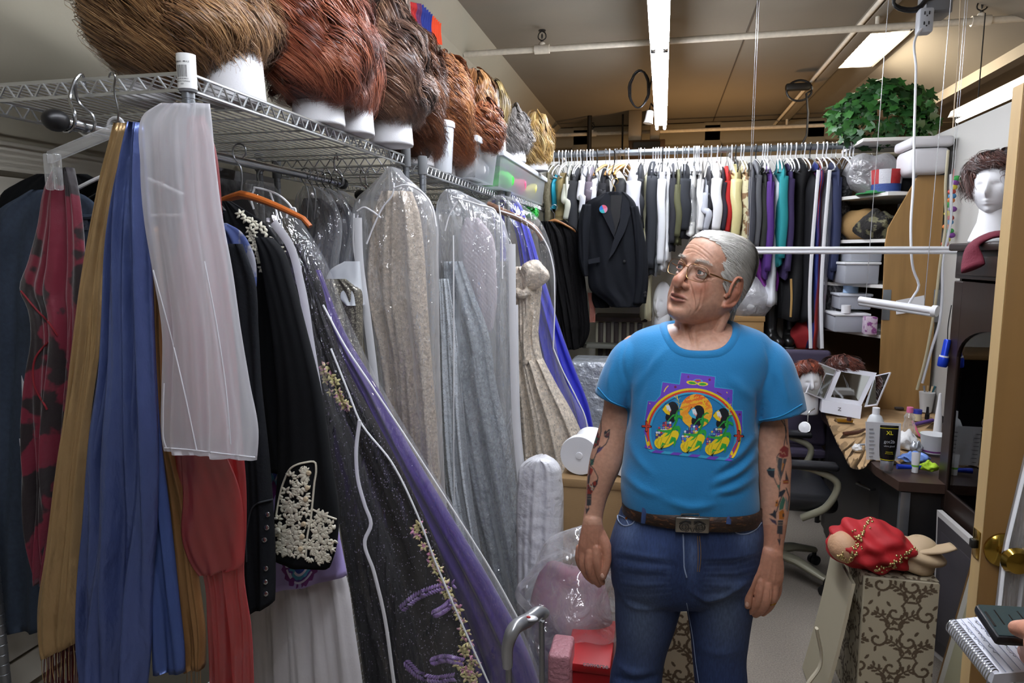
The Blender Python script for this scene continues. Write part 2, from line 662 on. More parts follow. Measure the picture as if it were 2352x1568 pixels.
sprinkler_pipe(5.66,3.335,XL+0.005,4.0,(at(1245,95,Y=5.66)[0],at(2252,60,Y=5.66)[0]),(at(2015,60,Y=5.66)[0],),'near painted sprinkler pipe crossing below the ceiling')
sprinkler_pipe(9.55,3.32,XL+0.005,4.0,(at(1360,290,Y=9.55)[0],),(at(1808,270,Y=9.55)[0],),'far painted sprinkler pipe crossing in front of the back wall')
t=thing('power_box','grey ceiling power box with white outlet and coiled black cable','outlet',at(2120,30,Y=4.2))
p=at(2140,10,Y=4.2)
b=MB()
b.box((p[0]-0.04,4.16,p[2]-0.06),(p[0]+0.09,4.30,p[2]+0.12),0.01)
b.build('box_body',M('box_grey','#6f7072',0.5,0.3),t)
b=MB()
b.tube([(p[0],4.22,p[2]+0.1),(p[0],4.22,ZC)],0.012,8)
b.build('drop_rod',m_dark,t)
q=at(2124,48,Y=4.12)
b=MB()
b.box((q[0]-0.035,4.09,q[2]-0.065),(q[0]+0.035,4.16,q[2]+0.06),0.012)
ob=b.build('outlet_housing',M('outlet_grey','#a5a7ab',0.4),t)
b=MB()
for dz in(-0.02,0.03):
 b.box((q[0]-0.014,4.086,q[2]+dz-0.008),(q[0]-0.010,4.09,q[2]+dz+0.008))
 b.box((q[0]+0.008,4.086,q[2]+dz-0.008),(q[0]+0.012,4.09,q[2]+dz+0.008))
 b.sphere((q[0],4.089,q[2]+dz-0.013),0.004,8,6)
b.build('outlet_slots',m_black,ob)
b=MB()
c=at(2092,8,Y=4.15)
b.tube([(c[0]+0.085*math.cos(a)+0.01*math.sin(3*a),4.14+0.01*math.sin(a*1.3),c[2]+0.01+0.07*math.sin(a)+0.003*a)for a in np.linspace(0,4*PI,48)],0.008,8)
b.build('cable_coil',m_black,t)
pts=[(2122,60,4.10),(2106,80,4.08),(2104,160,4.0),(2100,300,3.9),(2098,420,3.8),(2092,540,3.72),(2098,620,3.7),(2110,660,3.7),(2095,685,3.7),(2086,706,3.68),(2100,716,3.66)]
b=MB()
b.tube(spline([at(x,y,Y=Y)for x,y,Y in pts],60),0.006,8)
tag(b.build('hanging_white_cable',M('cord_white','#d0d1d4',0.45)),'long white power cord dangling from ceiling outlet to small hanging lamp','cord')
b=MB()
c=at(1468,205,Y=6.4)
b.tube([(c[0]+(0.085+0.01*math.sin(2.7*a))*math.cos(a),6.4+0.012*math.sin(1.7*a),c[2]+(0.15+0.012*math.sin(1.9*a))*math.sin(a))for a in np.linspace(0,6*PI,70)]+[at(1500,165,Y=6.4)],0.007,8)
tag(b.build('hanging_cable_coil',m_black),'coil of black cable hanging beside the far ceiling light','cable')
t=thing('spotlight','small white spotlight under the far end of the fluorescent light','spotlight',at(1491,285,Y=6.5))
c=at(1491,268,Y=6.5)
b=MB()
b.lathe([(0.02,0.055),(0.032,0.05),(0.035,-0.02),(0.044,-0.06),(0.038,-0.062)],c,16,axis=(0.15,0.1,1))
b.build('spotlight_head',m_whitepl,t)
b=MB()
b.tube([c+A([0,0,0.05]),c+A([0.01,0.02,0.12]),(TX,6.52,TZ+0.05)],0.008,8)
b.build('spotlight_arm',m_dark,t)
t=thing('vent_unit','dark ventilation unit with metal ducts on the far wall','vent',at(1485,345,Y=9.0))
p0,p1=at(1444,322,Y=9.0),at(1527,358,Y=9.0)
b=MB()
b.box((p0[0],9.0,p1[2]),(p1[0],9.35,p0[2]),0.01)
b.build('unit_case',M('unit_brown','#3a2c22',0.5),t)
b=MB()
b.box((p0[0]+0.06,8.985,p1[2]+0.1),(p1[0]-0.06,9.0,p0[2]-0.03))
b.build('unit_grille',m_black,t,smooth=False)
for xa,xb in((1445,1473),(1495,1515)):
 q0,q1=at(xa,232,Y=9.1),at(xb,322,Y=9.1)
 b=MB()
 b.box((q0[0],9.05,p0[2]),(q1[0],9.25,min(q0[2],ZC)),0.01)
 b.build('duct',M('duct_metal','#8d8270',0.45,0.5),t)
for px,y0,Y,r,lab in((1354,246,9.3,0.03,'dark vertical pole on the far wall beside the sprinkler pipe'),(1430,224,9.3,0.012,'thin dark drop rod between pole and vent unit on far wall')):
 p=at(px,300,Y=Y)
 b=MB()
 b.tube([(p[0],Y,0),(p[0],Y,ZC)],r,10)
 tag(b.build('standpipe',m_dark),lab,'pole')
t=thing('ceiling_cable','black cable looped over the ceiling edge near skylight','cable',at(1835,210,Y=7.0))
b=MB()
c=at(1836,208,Y=7.6)
b.tube([(c[0]+0.12*math.cos(a),7.6,c[2]+0.10*math.sin(a))for a in np.linspace(0,2*PI,30)]+[tuple(at(x,y,Y=7.6))for x,y in((1852,215),(1856,260),(1853,310),(1840,335))],0.011,8)
b.build('cable_loop',m_black,t)
c2=at(1838,200,Y=7.6)
b=MB()
b.box(c2-A([0.14,0.03,0.03]),c2+A([0.1,0.05,0.04]),0.02)
b.build('cable_clamp',m_dark,t)
b=MB()
cols=['#1c2f86','#1c2f86','#c4341f','#e0822a','#2f8a3f','#2f8a3f','#b9872c','#c2481f','#a82222','#5a2a55','#1d2d7c','#1d2d7c','#d0421c','#d0421c']
y0,y1=at(838,0,X=XL+0.03)[1]-0.15,at(1016,60,X=XL+0.03)[1]
n,m=141,26
V=np.zeros((m,n,3))
Cc=np.zeros((m,n,4))
for j in range(n):
 s=j/(n-1)
 y=y0+(y1-y0)*s
 top=at(838+178*s,0,X=XL)[2]+0.12-0.16*s-0.06*math.sin(PI*s)
 bot=at(1000,92,X=XL)[2]-0.10*(1-s)-0.03*math.sin(s*9)
 for i in range(m):
  u=i/(m-1)
  V[i,j]=(XL+0.02+0.012*abs(math.sin(s*110)),y+0.015*math.sin(u*7),top+(bot-top)*u)
  Cc[i,j]=lin(cols[min(int(s*len(cols)),len(cols)-1)])
V2=V.copy()
V2[...,0]=XL+0.004
b.grid(V,col=Cc)
b.grid(V2[::-1],col=Cc[::-1])
tag(b.build('rainbow_banner',M('knit_rainbow','#ffffff',0.9,attr=True),attr=True),'rainbow striped knitted banner pinned high on the left wall','banner')
SHX0,SHX1,SHZ=-1.545,-0.94,2.06
m_zinc=M('shelf_wire','#c9ccce',0.38,1.0)
m_cap=M('cap_grey','#77797b',0.45)
m_label=M('sticker_white','#e9e9e6',0.6)
m_ink=M('print_black','#151515',0.6)
def shelf_unit(y0,y1,ztop,label,x0=SHX0,x1=SHX1,z0=0.0,front_posts=(True,True)):
 t=thing('wire_shelf',label,'shelf',((x0+x1)/2,(y0+y1)/2,z0),'chrome wire shelving along the left wall')
 for level,zt in enumerate((ztop,0.18)):
  k=bpy.data.objects.new('shelf_deck',None)
  COL.objects.link(k)
  k.parent=t
  k.location=(0,0,zt-z0)
  WLOC[k.name]=WLOC[t.name]+A([0,0,zt-z0])
  zl=zt-0.032
  fr=MB()
  for z,r in((zt,0.0038),(zl,0.0034)):
   fr.tube([(x0,y0,z),(x1,y0,z),(x1,y1,z),(x0,y1,z)],r,6,closed=True)
  for a,c,n in(((x1,y0),(x1,y1),26),((x0,y0),(x0,y1),26),((x0,y0),(x1,y0),13),((x0,y1),(x1,y1),13)):
   pts=[]
   for i in range(n*2+1):
    s=i/(n*2)
    zz=zt if i%2 else zl
    pts.append((a[0]+(c[0]-a[0])*s,a[1]+(c[1]-a[1])*s,zz))
   P=A(pts)
   mid=[]
   for i in range(len(P)-1):
    mid+=[P[i]+(P[i+1]-P[i])*u for u in(0.12,0.5,0.88)]
   fr.tube(mid,0.0024,5)
  fr.build('rim_truss',m_zinc,k)
  dk=MB()
  nw=24
  for i in range(1,nw):
   x=x0+(x1-x0)*i/nw
   dk.tube([(x,y0,zt-0.002),(x,y1,zt-0.002)],0.0018,5)
  for s in(0.25,0.5,0.75):
   y=y0+(y1-y0)*s
   dk.tube([(x0,y,zt-0.007),(x1,y,zt-0.007)],0.0028,5)
   dk.tube([(x0,y,zl),(x1,y,zl)],0.0028,5)
  dk.build('deck_wires',m_zinc,k)
 for x,y,on in((x1,y0,True),(x1,y1,True),(x0,y0,True),(x0,y1,True)):
  p=MB()
  prof=[(0.0127,0.0)]
  z=0.05
  while z<ztop+0.02:
   prof+=[(0.0127,z),(0.0117,z+0.001),(0.0117,z+0.003),(0.0127,z+0.004)]
   z+=0.0254
  prof.append((0.0127,ztop+0.03))
  p.lathe(prof,(x,y,z0),14)
  po=p.build('post',m_steel,t)
  p=MB()
  p.lathe([(0.013,ztop+0.030),(0.0175,ztop+0.028),(0.018,ztop-0.034),(0.0165,ztop-0.038)],(x,y,z0),16)
  p.build('post_collar',m_cap,po)
 return t
S1=shelf_unit(1.25,2.45,SHZ,'first chrome wire shelf, nearest the viewer, carrying the big brown and auburn wigs')
S2=shelf_unit(2.49,3.69,2.035,'second chrome wire shelf, carrying the white tub and coppery wig',x0=-1.495,x1=-0.89)
S3=shelf_unit(3.73,4.93,2.035,'third chrome wire shelf, farthest of the row, carrying clear boxes and blond wig',x0=-1.445,x1=-0.84)
st=thing('barcode_label','white barcode sticker wrapped round the front corner post of the first shelf','label',(SHX1,1.25,SHZ-0.04))
b=MB()
th=np.linspace(-PI*0.98,PI*0.02,16)+0.25
R_=0.0188
b.grid([[(SHX1+R_*math.cos(a),1.25+R_*math.sin(a),z)for a in th]for z in(SHZ-0.033,SHZ+0.034)])
b.build('paper',m_label,st)
b=MB()
r2=np.random.default_rng(3)
a=-PI*0.5-0.48
while a<-PI*0.5+0.62:
 wv=r2.choice([0.02,0.03,0.045])
 b.grid([[(SHX1+0.0191*math.cos(q),1.25+0.0191*math.sin(q),z)for q in np.linspace(a,a+wv,3)]for z in(SHZ-0.012,SHZ+0.011)])
 a+=wv+r2.choice([0.02,0.035,0.05])
def wrap_text(s,size,z,mbb,a0=-PI*0.5+0.1):
 W,Fs=text_mesh(s,size,(0,0,0),(1,0,0),(0,0,1),bold=True)
 ang=a0+W[:,0]/0.0192
 mbb.add(np.stack([SHX1+0.0192*np.cos(ang),1.25+0.0192*np.sin(ang),z+W[:,2]],1),Fs)
wrap_text('L780BAS - 48ULZ',0.0042,SHZ+0.016,b)
wrap_text('2 01478 82440 3',0.0036,SHZ-0.0165,b)
wrap_text('MADE IN TAIWAN',0.0036,SHZ-0.0215,b)
wrap_text('USA',0.0036,SHZ-0.0265,b)
b.build('lettering',m_ink,st)
RODX,RODZ=-1.19,1.965
def hang_rod(y0,y1,x,z,label,ball=True):
 t=thing('hanging_rod',label,'clothing rod',(x,(y0+y1)/2,z))
 b=MB()
 b.tube([(x,y0,z),(x,y1,z)],0.0125,14)
 b.build('rod_tube',m_chrome,t)
 for y in(y0-0.012,y1+0.012):
  b=MB()
  b.sphere((x,y,z),(0.022,0.028,0.022),16,10)
  b.build('rod_end_knob',m_black,t)
 for y in(y0+0.012,y0+0.06,y1-0.03):
  b=MB()
  yy=1.246 if y<1.4 and y1<3 else y
  top=SHZ+0.005 if y1<3 else 2.04
  b.tube(spline([(x,yy+0.012,top-0.02),(x,yy+0.004,top+0.006),(x,yy-0.008,top-0.004),(x,(yy+y)/2-0.008,top-0.055),(x+0.022,y,z+0.02),(x+0.018,y,z-0.01),(x,y,z-0.018),(x-0.018,y,z-0.006)],24),0.0035,8)
  b.build('rod_hook',m_chrome,t)
 return t
hang_rod(1.19,2.42,RODX,RODZ,'chrome clothing rod under the first wire shelf')
hang_rod(2.6,4.85,RODX,RODZ-0.03,'chrome clothing rod under the second and third wire shelves')
t=thing('wall_picture','dark framed picture on the left wall behind the first rack','picture',(XL+0.02,2.35,1.6))
b=MB()
b.box((XL+0.021,2.02,1.62),(XL+0.04,2.70,2.02),0.004)
b.build('picture_frame',m_black,t)
b=MB()
b.box((XL+0.0405,2.06,1.66),(XL+0.043,2.66,1.98))
b.build('picture_print',M('picture_dark','#2c2c2e',0.4,var=(9,0.2),col2='#77787a',thresh=(0.5,0.62)),t)
def hair_mat(name,rough=0.42):
 return M(name,'#ffffff',rough,attr=True,spec=0.6,sheen=0.15)
def foam_head(c,zb,label,face=None,h=0.36,r=0.075,group=None,mat=None,slim=False):
 t=thing('foam_mannequin',label,'mannequin head',(c[0],c[1],zb),group)
 b=MB()
 hz=zb+h
 if slim:
  b.lathe([(r*.98,0),(r,.01),(r*.86,.04),(r*.66,.08),(r*.6,.12),(r*.64,.16),(r*.6,h*.6)],(c[0],c[1],zb),28)
 else:
  b.lathe([(r*0.97,0),(r,0.008),(r*0.97,0.03),(r*0.92,0.10),(r*0.88,0.15),(r*0.84,0.19),(r*0.7,h*0.66)],(c[0],c[1],zb),28)
 yaw=face if face is not None else-PI/2
 f=A([math.cos(yaw),math.sin(yaw),0])
 s=A([-math.sin(yaw),math.cos(yaw),0])
 def fn(V):
  x,y,z=V[...,0].copy(),V[...,1].copy(),V[...,2].copy()
  nose=np.exp(-(x/0.13)**2)*np.exp(-((z+0.22)/0.2)**2)*(y>0)
  bridge=np.exp(-(x/0.11)**2)*np.exp(-((z-0.0)/0.25)**2)*(y>0)
  eye=(np.exp(-((np.abs(x)-0.36)/0.17)**2))*np.exp(-((z-0.04)/0.10)**2)*(y>0)
  lid=(np.exp(-((np.abs(x)-0.36)/0.12)**2))*np.exp(-((z-0.0)/0.05)**2)*(y>0)
  lip=np.exp(-(x/0.22)**2)*(np.exp(-((z+0.50)/0.045)**2)+np.exp(-((z+0.60)/0.05)**2))*(y>0)
  chin=np.exp(-(x/0.28)**2)*np.exp(-((z+0.85)/0.14)**2)*(y>0)
  jaw=1-0.30*np.clip(-z-0.25,0,1)
  yy=y*(1.0-0.12*np.clip(-z,0,1)*(y<0))+0.27*nose+0.13*bridge-0.14*eye+0.07*lid+0.10*lip+0.16*chin
  return np.stack([x*jaw,yy,z],-1)
 hb=MB()
 hb.sphere((0,0,0),(1,1,1),96,72,fn=fn)
 V=hb.verts()*A([r*1.0,r*1.22,h*0.34])
 W=A([c[0],c[1],hz-h*0.33])+V[:,:1]*s+V[:,1:2]*f+V[:,2:3]*A([0,0,1.0])
 b.add(W,hb.f[0])
 for q in hb.f[1:]:
  b.f.append(q+b.n-len(W))
 b.build('foam_body',mat or m_foam,t,ang=180)
 return t
m_foam=M('polystyrene','#e4e4e6',0.75,bump=(260,0.12,0.004))
def wig(name_label,c,rad,cols,n=2600,k=18,curl=0.012,cf=3.0,drop=0.0,spread=1.0,th1=2.35,seed=1,w=0.0016,part=0.0,lumps=0.10,group=None,back=None,clump=40,jit=0.010,shell=0.16,swirl=0.22,face=None,coh=False):
 r=np.random.default_rng(seed)
 rx,ry,rz=rad
 c=A(c,float)
 mb=MB()
 base=A(lin(cols[0])[:3])*0.8
 sd=r.uniform(0,6,8)
 def lump(az,pol):
  return 1+lumps*(0.5*np.sin(3*az+sd[0]+1.5*np.sin(2.1*pol+sd[1]))+0.35*np.sin(5*az+4*pol+sd[2])+0.35*np.sin(7*pol+2*az+sd[3]))
 def hang(az,pol,rr):
  st=np.sin(np.minimum(pol,PI*0.5))
  fl=np.clip(pol-PI*0.5,0,None)
  dd=min(drop*1.3,1.0)
  tuck=np.where(pol>PI*0.5,(1-dd)*np.clip(np.cos(np.minimum(fl,1.5)),0.02,1)**0.75+dd*(1-0.15*fl),1.0)
  x=rx*rr*st*tuck*np.cos(az)
  y=ry*rr*st*tuck*np.sin(az)
  z=np.where(pol<PI*0.5,rz*rr*np.cos(np.minimum(pol,PI*0.5)),-rz*(1+drop)*np.sin(np.minimum(fl,1.5)))
  return np.stack([x,y,z],-1)
 az=np.linspace(0,2*PI,64,endpoint=False)
 pol=np.linspace(0.03,th1-0.1,34)
 AZ,PO=np.meshgrid(az,pol)
 if face is not None:
  dz_=np.abs((AZ-face[0]+PI)%(2*PI)-PI)
  PO=np.where(dz_<face[1],np.minimum(PO,face[2]-.25),PO)
 Vc=hang(AZ,PO,0.86*lump(AZ,PO))+c
 mb.grid(Vc,cv=True,caps=True,col=tuple(base))
 nc=max(8,n//clump)
 caz=r.uniform(0,2*PI,nc)
 cph=r.uniform(0,2*PI,nc)
 cfr=cf*r.uniform(0.7,1.35,nc)
 cam_=curl*r.uniform(0.5,1.4,nc)
 phs=cph.copy()
 if coh:
  phs=1.5*np.sin(2*caz+sd[4])+1.1*np.sin(5*caz+sd[5])+r.normal(0,.35,nc)
  cfr=cf*r.uniform(.92,1.08,nc)
 cl=r.integers(0,nc,n)
 a0=caz[cl]+r.normal(0,0.06,n)
 p0=(np.abs(r.normal(0.0,0.65,nc))[cl]+r.normal(0,.08,n)).clip(0.03,1.6)
 p1=(th1-np.abs(r.normal(0,0.35,nc)))[cl]+r.uniform(-0.06,0.06,n)
 if face is not None:
  dz_=np.abs((a0-face[0]+PI)%(2*PI)-PI)
  p1=np.where(dz_<face[1],np.minimum(p1,face[2]+r.uniform(-.12,.1,n)),p1)
  p0=np.minimum(p0,p1-.35).clip(.03)
 t=np.linspace(0,1,k)[None]
 pol=p0[:,None]+(p1-p0)[:,None]*t
 azz=a0[:,None]+part*np.sin(a0)[:,None]*t+swirl*np.sin((phs if coh else cph)[cl][:,None]+4.5*t+2*a0[:,None])*t
 pol=pol+swirl*0.5*np.sin(2.3*a0[:,None]+cph[cl][:,None]*0.5+5*t)*t*(1-t)*2
 rr=(1-shell*(r.uniform(0,1,nc)[cl]*.8+r.uniform(0,.3,n))[:,None]**1.3+0.03*np.sin(cph[cl]*3)[:,None])*lump(azz,pol)
 P=hang(azz,pol,rr)
 rad_=np.stack([np.cos(azz),np.sin(azz),0*azz],-1)
 tang=np.stack([-np.sin(azz),np.cos(azz),0*azz],-1)
 ph=phs[cl][:,None]+2*PI*cfr[cl][:,None]*t+r.normal(0,0.22,n)[:,None]
 am=cam_[cl][:,None]*np.clip(t*1.6,0,1)**1.2
 P=P+tang*(am*np.sin(ph))[...,None]+rad_*(am*0.8*np.cos(ph))[...,None]
 P[...,2]+=am*0.4*np.cos(ph+1)
 wv=r.normal(0,1,(n,3))[:,None]*jit*t[...,None]**1.5
 P=P+wv+c
 T=np.gradient(P,axis=1)
 T/=np.linalg.norm(T,axis=2,keepdims=True)+1e-9
 out=P-(c+A([0,0,-rz*0.3]))
 side=np.cross(T,out+r.normal(0,0.03,(n,1,3)))
 side/=np.linalg.norm(side,axis=2,keepdims=True)+1e-9
 ww=w*r.uniform(0.6,1.5,n)[:,None]*np.clip(1.05-t**4,0.1,1)
 Lf,Rt=P-side*ww[...,None],P+side*ww[...,None]
 V=np.stack([Lf,Rt],2)
 idx=np.arange(n*k*2).reshape(n,k,2)
 q=np.stack([idx[:,:-1,0],idx[:,:-1,1],idx[:,1:,1],idx[:,1:,0]],-1).reshape(-1,4)
 pal=A([lin(x)[:3]for x in cols])
 ci=(r.uniform(0,1,n)**1.2*0.35+0.65*(cph[cl]/(2*PI)))*(len(cols)-1)
 lo=np.floor(ci).astype(int).clip(0,len(cols)-2)
 cc=pal[lo]+(pal[lo+1]-pal[lo])*(ci-lo)[:,None]
 cc=cc*r.uniform(0.75,1.25,(n,1))
 Cv=np.repeat(cc[:,None],k*2,axis=1).reshape(-1,3)
 mb.add(V.reshape(-1,3),q,Cv)
 o=mb.build('wig',hair_mat('wig_fibre'),attr=True,ang=180)
 return tag(o,name_label,'wig',group)
GW='wigs along the top of the wire shelves'
GF='white foam heads under the shelf wigs'
def wig_on_head(px,py,Y,radpx,label,flabel,cols,neck_h=None,zshelf=SHZ,foam=True,xoff=0.0,**kw):
 c=at(px,py,Y=Y)
 if foam:
  hx,hy=c[0]+xoff,c[1]
  foam_head((hx,hy),zshelf+0.004,flabel,h=max(0.2,c[2]-zshelf+radpx[2]*0.55),group=GF)
 wig(label,c,radpx,cols,group=GW,**kw)
GB=['#442a15','#7a5431','#a67d50','#c9a173']
AU=['#4a1f10','#834028','#a85f41','#bb7656']
BR=['#33201a','#5e4032','#86634d','#a78468']
CO=['#4e2a14','#8c5430','#b97a48','#cf945c']
wig_on_head(422,26,1.56,(0.205,0.21,0.19),'huge golden brown bouffant wig nearest the viewer on the first shelf','foam head under the golden brown bouffant wig',GB,xoff=0.13,n=11000,k=30,curl=0.032,cf=4.2,th1=2.95,drop=0.0,seed=11,coh=True,lumps=0.14,w=0.0008,jit=0.012,clump=34,swirl=0.32)
foam_head((at(335,160,Y=1.5)[0],1.5),SHZ+0.004,'foam head nearest the shelf corner beneath the golden brown wig',h=0.27,r=0.062,group=GF)
wig_on_head(725,75,1.86,(0.15,0.16,0.22),'tall auburn curled wig beside the golden brown bouffant wig','foam head under the tall auburn wig',AU,xoff=0.0,n=6000,k=24,curl=0.034,cf=3.6,th1=2.6,drop=0.1,seed=12,coh=True,lumps=0.14,w=0.0010,jit=0.006,clump=38,swirl=0.3)
wig_on_head(800,150,2.02,(0.10,0.11,0.165),'smooth rounded auburn bob wig in front of the tall auburn wig','foam head under the rounded auburn bob wig',AU,n=4500,k=18,curl=0.010,cf=1.4,th1=2.95,drop=0.0,seed=13,lumps=0.05,w=0.0010,clump=40)
wig_on_head(895,150,2.24,(0.125,0.135,0.20),'cool brown curly wig right of the auburn bob wig','foam head under the cool brown curly wig',BR,n=6000,k=26,curl=0.034,cf=4.2,th1=2.8,drop=0.05,seed=14,coh=True,lumps=0.15,w=0.0010,jit=0.006,clump=38,swirl=0.35)
wig_on_head(860,25,2.62,(0.14,0.14,0.19),'straight ash brown wig behind the cool brown curly wig','',['#2b1a10','#5d412c','#86684c','#a08263'],foam=False,n=2600,k=16,curl=0.006,cf=1.2,th1=2.3,drop=0.2,seed=15,lumps=0.05)
ZB=2.035+.19
wig_on_head(950,178,2.60,(0.105,0.11,0.185),'long dark chestnut curly wig hanging past the shelf join','foam head under the long dark chestnut wig',['#2c150a','#5d351e','#855434','#9f6d4c'],zshelf=2.035,n=4500,k=40,curl=0.028,cf=6,th1=2.95,drop=0.75,seed=16,lumps=0.12,w=0.0009,jit=0.012)
wig_on_head(1030,205,2.95,(0.092,0.11,0.15),'long copper ringlet wig spilling over the shelf edge beside white tub','foam head under the long copper ringlet wig',CO,zshelf=2.035,xoff=-0.05,n=4500,k=46,curl=0.030,cf=7,th1=3.0,drop=1.2,seed=17,lumps=0.10,w=0.0010,jit=0.014)
wig_on_head(1094,222,3.2,(0.088,0.11,0.125),'golden chestnut short wig between copper ringlets and olive blond wig','foam head under the golden chestnut wig',['#452508','#85542a','#ab7a45','#c0925c'],zshelf=ZB,n=3000,k=18,curl=0.012,cf=1.6,th1=2.5,drop=0.1,seed=18,lumps=0.07,coh=True)
wig_on_head(1114,282,3.12,(0.075,0.08,0.105),'reddish tousled wig low in front of the olive blond wig','',['#4a2110','#85482a','#aa6a44','#b98056'],foam=False,n=2600,k=24,curl=0.022,cf=3.6,th1=2.8,drop=0.3,seed=19,lumps=0.12,jit=0.012)
wig_on_head(1130,240,3.62,(0.085,0.10,0.14),'olive blond smooth wig behind the reddish tousled wig','foam head under the olive blond wig',['#4a3a18','#7d6532','#a08a52','#b39d68'],zshelf=ZB,n=2200,k=16,curl=0.006,cf=1.0,th1=2.4,drop=0.1,seed=20,lumps=0.04)
wig_on_head(1179,302,3.98,(0.098,0.11,0.145),'frizzy grey wig between olive blond and yellow blond wigs','foam head under the frizzy grey wig',['#3b3634','#6a6460','#8d8783','#a7a29e'],zshelf=ZB,n=3200,k=22,curl=0.014,cf=5.0,th1=2.85,drop=0.0,seed=21,lumps=0.12,jit=0.016)
wig_on_head(1233,322,4.42,(0.095,0.11,0.18),'yellow blond waved wig at the far end of the shelf row','foam head under the yellow blond wig',['#6b4a1c','#b08c4c','#cdae72','#dcc492'],zshelf=ZB,n=3400,k=22,curl=0.018,cf=2.8,th1=2.85,drop=0.0,seed=22,lumps=0.08,coh=True)
m_milk=M('milky_plastic','#dfe3e8',0.35,alpha=0.86)
m_clearbox=film('clear_box','#e6ecf2',0.22,0.65,0.15,(5,0.1,0.01),(1,1,1))
ZS2=2.035
c=at(1008,395,Y=2.82)
t=thing('plastic_tub','tall translucent white tub with lid on the second shelf beside copper ringlet wig','tub',(c[0],2.82,ZS2+0.003))
b=MB()
b.lathe([(0.0,0.001),(0.052,0.0),(0.055,0.006),(0.066,0.19),(0.066,0.195)],(c[0],2.82,ZS2+0.003),32)
b.build('tub_body',m_milk,t)
b=MB()
b.lathe([(0.069,0.186),(0.071,0.19),(0.071,0.206),(0.066,0.212),(0.0,0.212)],(c[0],2.82,ZS2+0.003),32)
b.build('tub_lid',m_whitepl,t)
def bin_box(x0,x1,y0,y1,z,h,label,items):
 t=thing('storage_bin',label,'storage box',((x0+x1)/2,(y0+y1)/2,z),'clear storage boxes on the shelf')
 b=MB()
 i=0.02
 P=[[(x0+i,y0+i),(x1-i,y0+i),(x1-i,y1-i),(x0+i,y1-i)],[(x0,y0),(x1,y0),(x1,y1),(x0,y1)]]
 def ring(Q,zz,n=8):
  out=[]
  for k in range(4):
   a,e=A(Q[k]),A(Q[(k+1)%4])
   for s in np.linspace(0.03,0.97,n):
    q=a+(e-a)*s
    out.append((q[0],q[1],zz))
  return out
 b.grid([ring(P[0],z),ring(P[1],z+h)],cv=True)
 b.grid([ring(P[0],z+0.003),[((x0+x1)/2,(y0+y1)/2,z+0.003)]*32],cv=True)
 b.build('bin_body',m_clearbox,t)
 b=MB()
 b.box((x0-0.008,y0-0.008,z+h-0.02),(x1+0.008,y1+0.008,z+h+0.012),0.008)
 b.build('bin_lid',m_milk,t)
 return t
r2=np.random.default_rng(5)
for(x0,x1,y0,y1,lab,things)in((-1.16,-0.81,2.98,3.37,'nearer clear storage box with a milky lid, right of the copper ringlet wig',('white','grey')),(-1.14,-0.795,3.41,4.72,'farther long clear storage box with a milky lid, below the yellow blond wig',('green','pink','yellow'))):
 bin_box(x0,x1,y0,y1,ZS2+0.003,0.17,lab,things)
 cmap={'white':'#d8d8d8','grey':'#8d9196','green':'#35d13e','pink':'#d9567a','yellow':'#d8cf70'}
 for k,cn in enumerate(things):
  y=y0+0.12+(y1-y0-0.24)*(k+0.4)/len(things)
  b=MB()
  b.sphere(((x0+x1)/2+0.06,y,ZS2+0.072),(0.10,0.10,0.062),24,14)
  V=b.v[0]
  V+=0.012*np.sin(V[:,[1,2,0]]*70+k)
  tag(b.build('folded_fabric',M('fabric_'+cn,cmap[cn],0.8),ang=180),f'{cn} bundled fabric inside the {"nearer" if y0 < 3.5 else "farther long"} clear storage box','fabric')
def surf(o):
 me=o.data
 V=A([v.co[:]for v in me.vertices])+WLOC[o.name]
 return BVHTree.FromPolygons([tuple(v)for v in V],[tuple(p.vertices)for p in me.polygons])
def hit(bvh,px,py,lift=0.0):
 d=ray(px,py)
 d=d/np.linalg.norm(d)
 loc,nrm,i,dist=bvh.ray_cast(Vector(CPOS),Vector(d))
 if loc is None:
  return None
 return A(loc)-d*lift
def on_or(bvh,px,py,Y,lift=0.0):
 h=hit(bvh,px,py,lift)
 return h if h is not None else at(px,py,Y=Y)
def pxtube(pts,Y,r,n=40,sides=6,bvh=None,lift=0.004):
 P=[]
 for q in spline(A([(p[0],p[1],p[2]if len(p)>2 else Y)for p in pts],),n):
  h=hit(bvh,q[0],q[1],lift)if bvh is not None else at(q[0],q[1],Y=q[2])
  if h is not None:
   P.append(h)
 b=MB()
 b.tube(P,r,sides)
 return b
def strap(pts,Y,wd,n=40,thick=0.002,lift=0.0):
 P=A([at(q[0],q[1],Y=q[2])for q in spline(A([(p[0],p[1],p[2]if len(p)>2 else Y)for p in pts]),n)])
 b=MB()
 b.tube(P,wd/2,8,asp=thick/wd*2,up=(0,1,0))
 return b
m_hwire=M('hanger_wire','#9da0a3',0.3,1.0)
m_hwood=M('hanger_wood','#8a5a2c',0.45,var=(8,0.15),stretch=(1,1,8))
m_hwood2=M('hanger_wood_pale','#b98f58',0.45)
m_hblack=M('hanger_black','#17181a',0.35)
m_hclear=film('clear_acrylic','#f2f4f6',0.10,0.55,0.06,(30,0.15,0.005),(1,1,1))
def hook_path(x,y,z,ax,rr=0.022,drop=0.075,turn=1):
 ax=A(ax,float)
 P=[]
 for a in np.linspace(-0.35*PI,PI*1.0,14):
  P.append(A([x,y,z])+ax*rr*turn*math.cos(a+0)*1.0+A([0,0,1])*rr*math.sin(a))
 P=P[::1]
 end=P[-1]
 P+=[A([x,y,z])+ax*(-rr*0.8*turn)+A([0,0,-0.018]),A([x,y,z-0.04]),A([x,y,z-drop])]
 return spline(P,26)
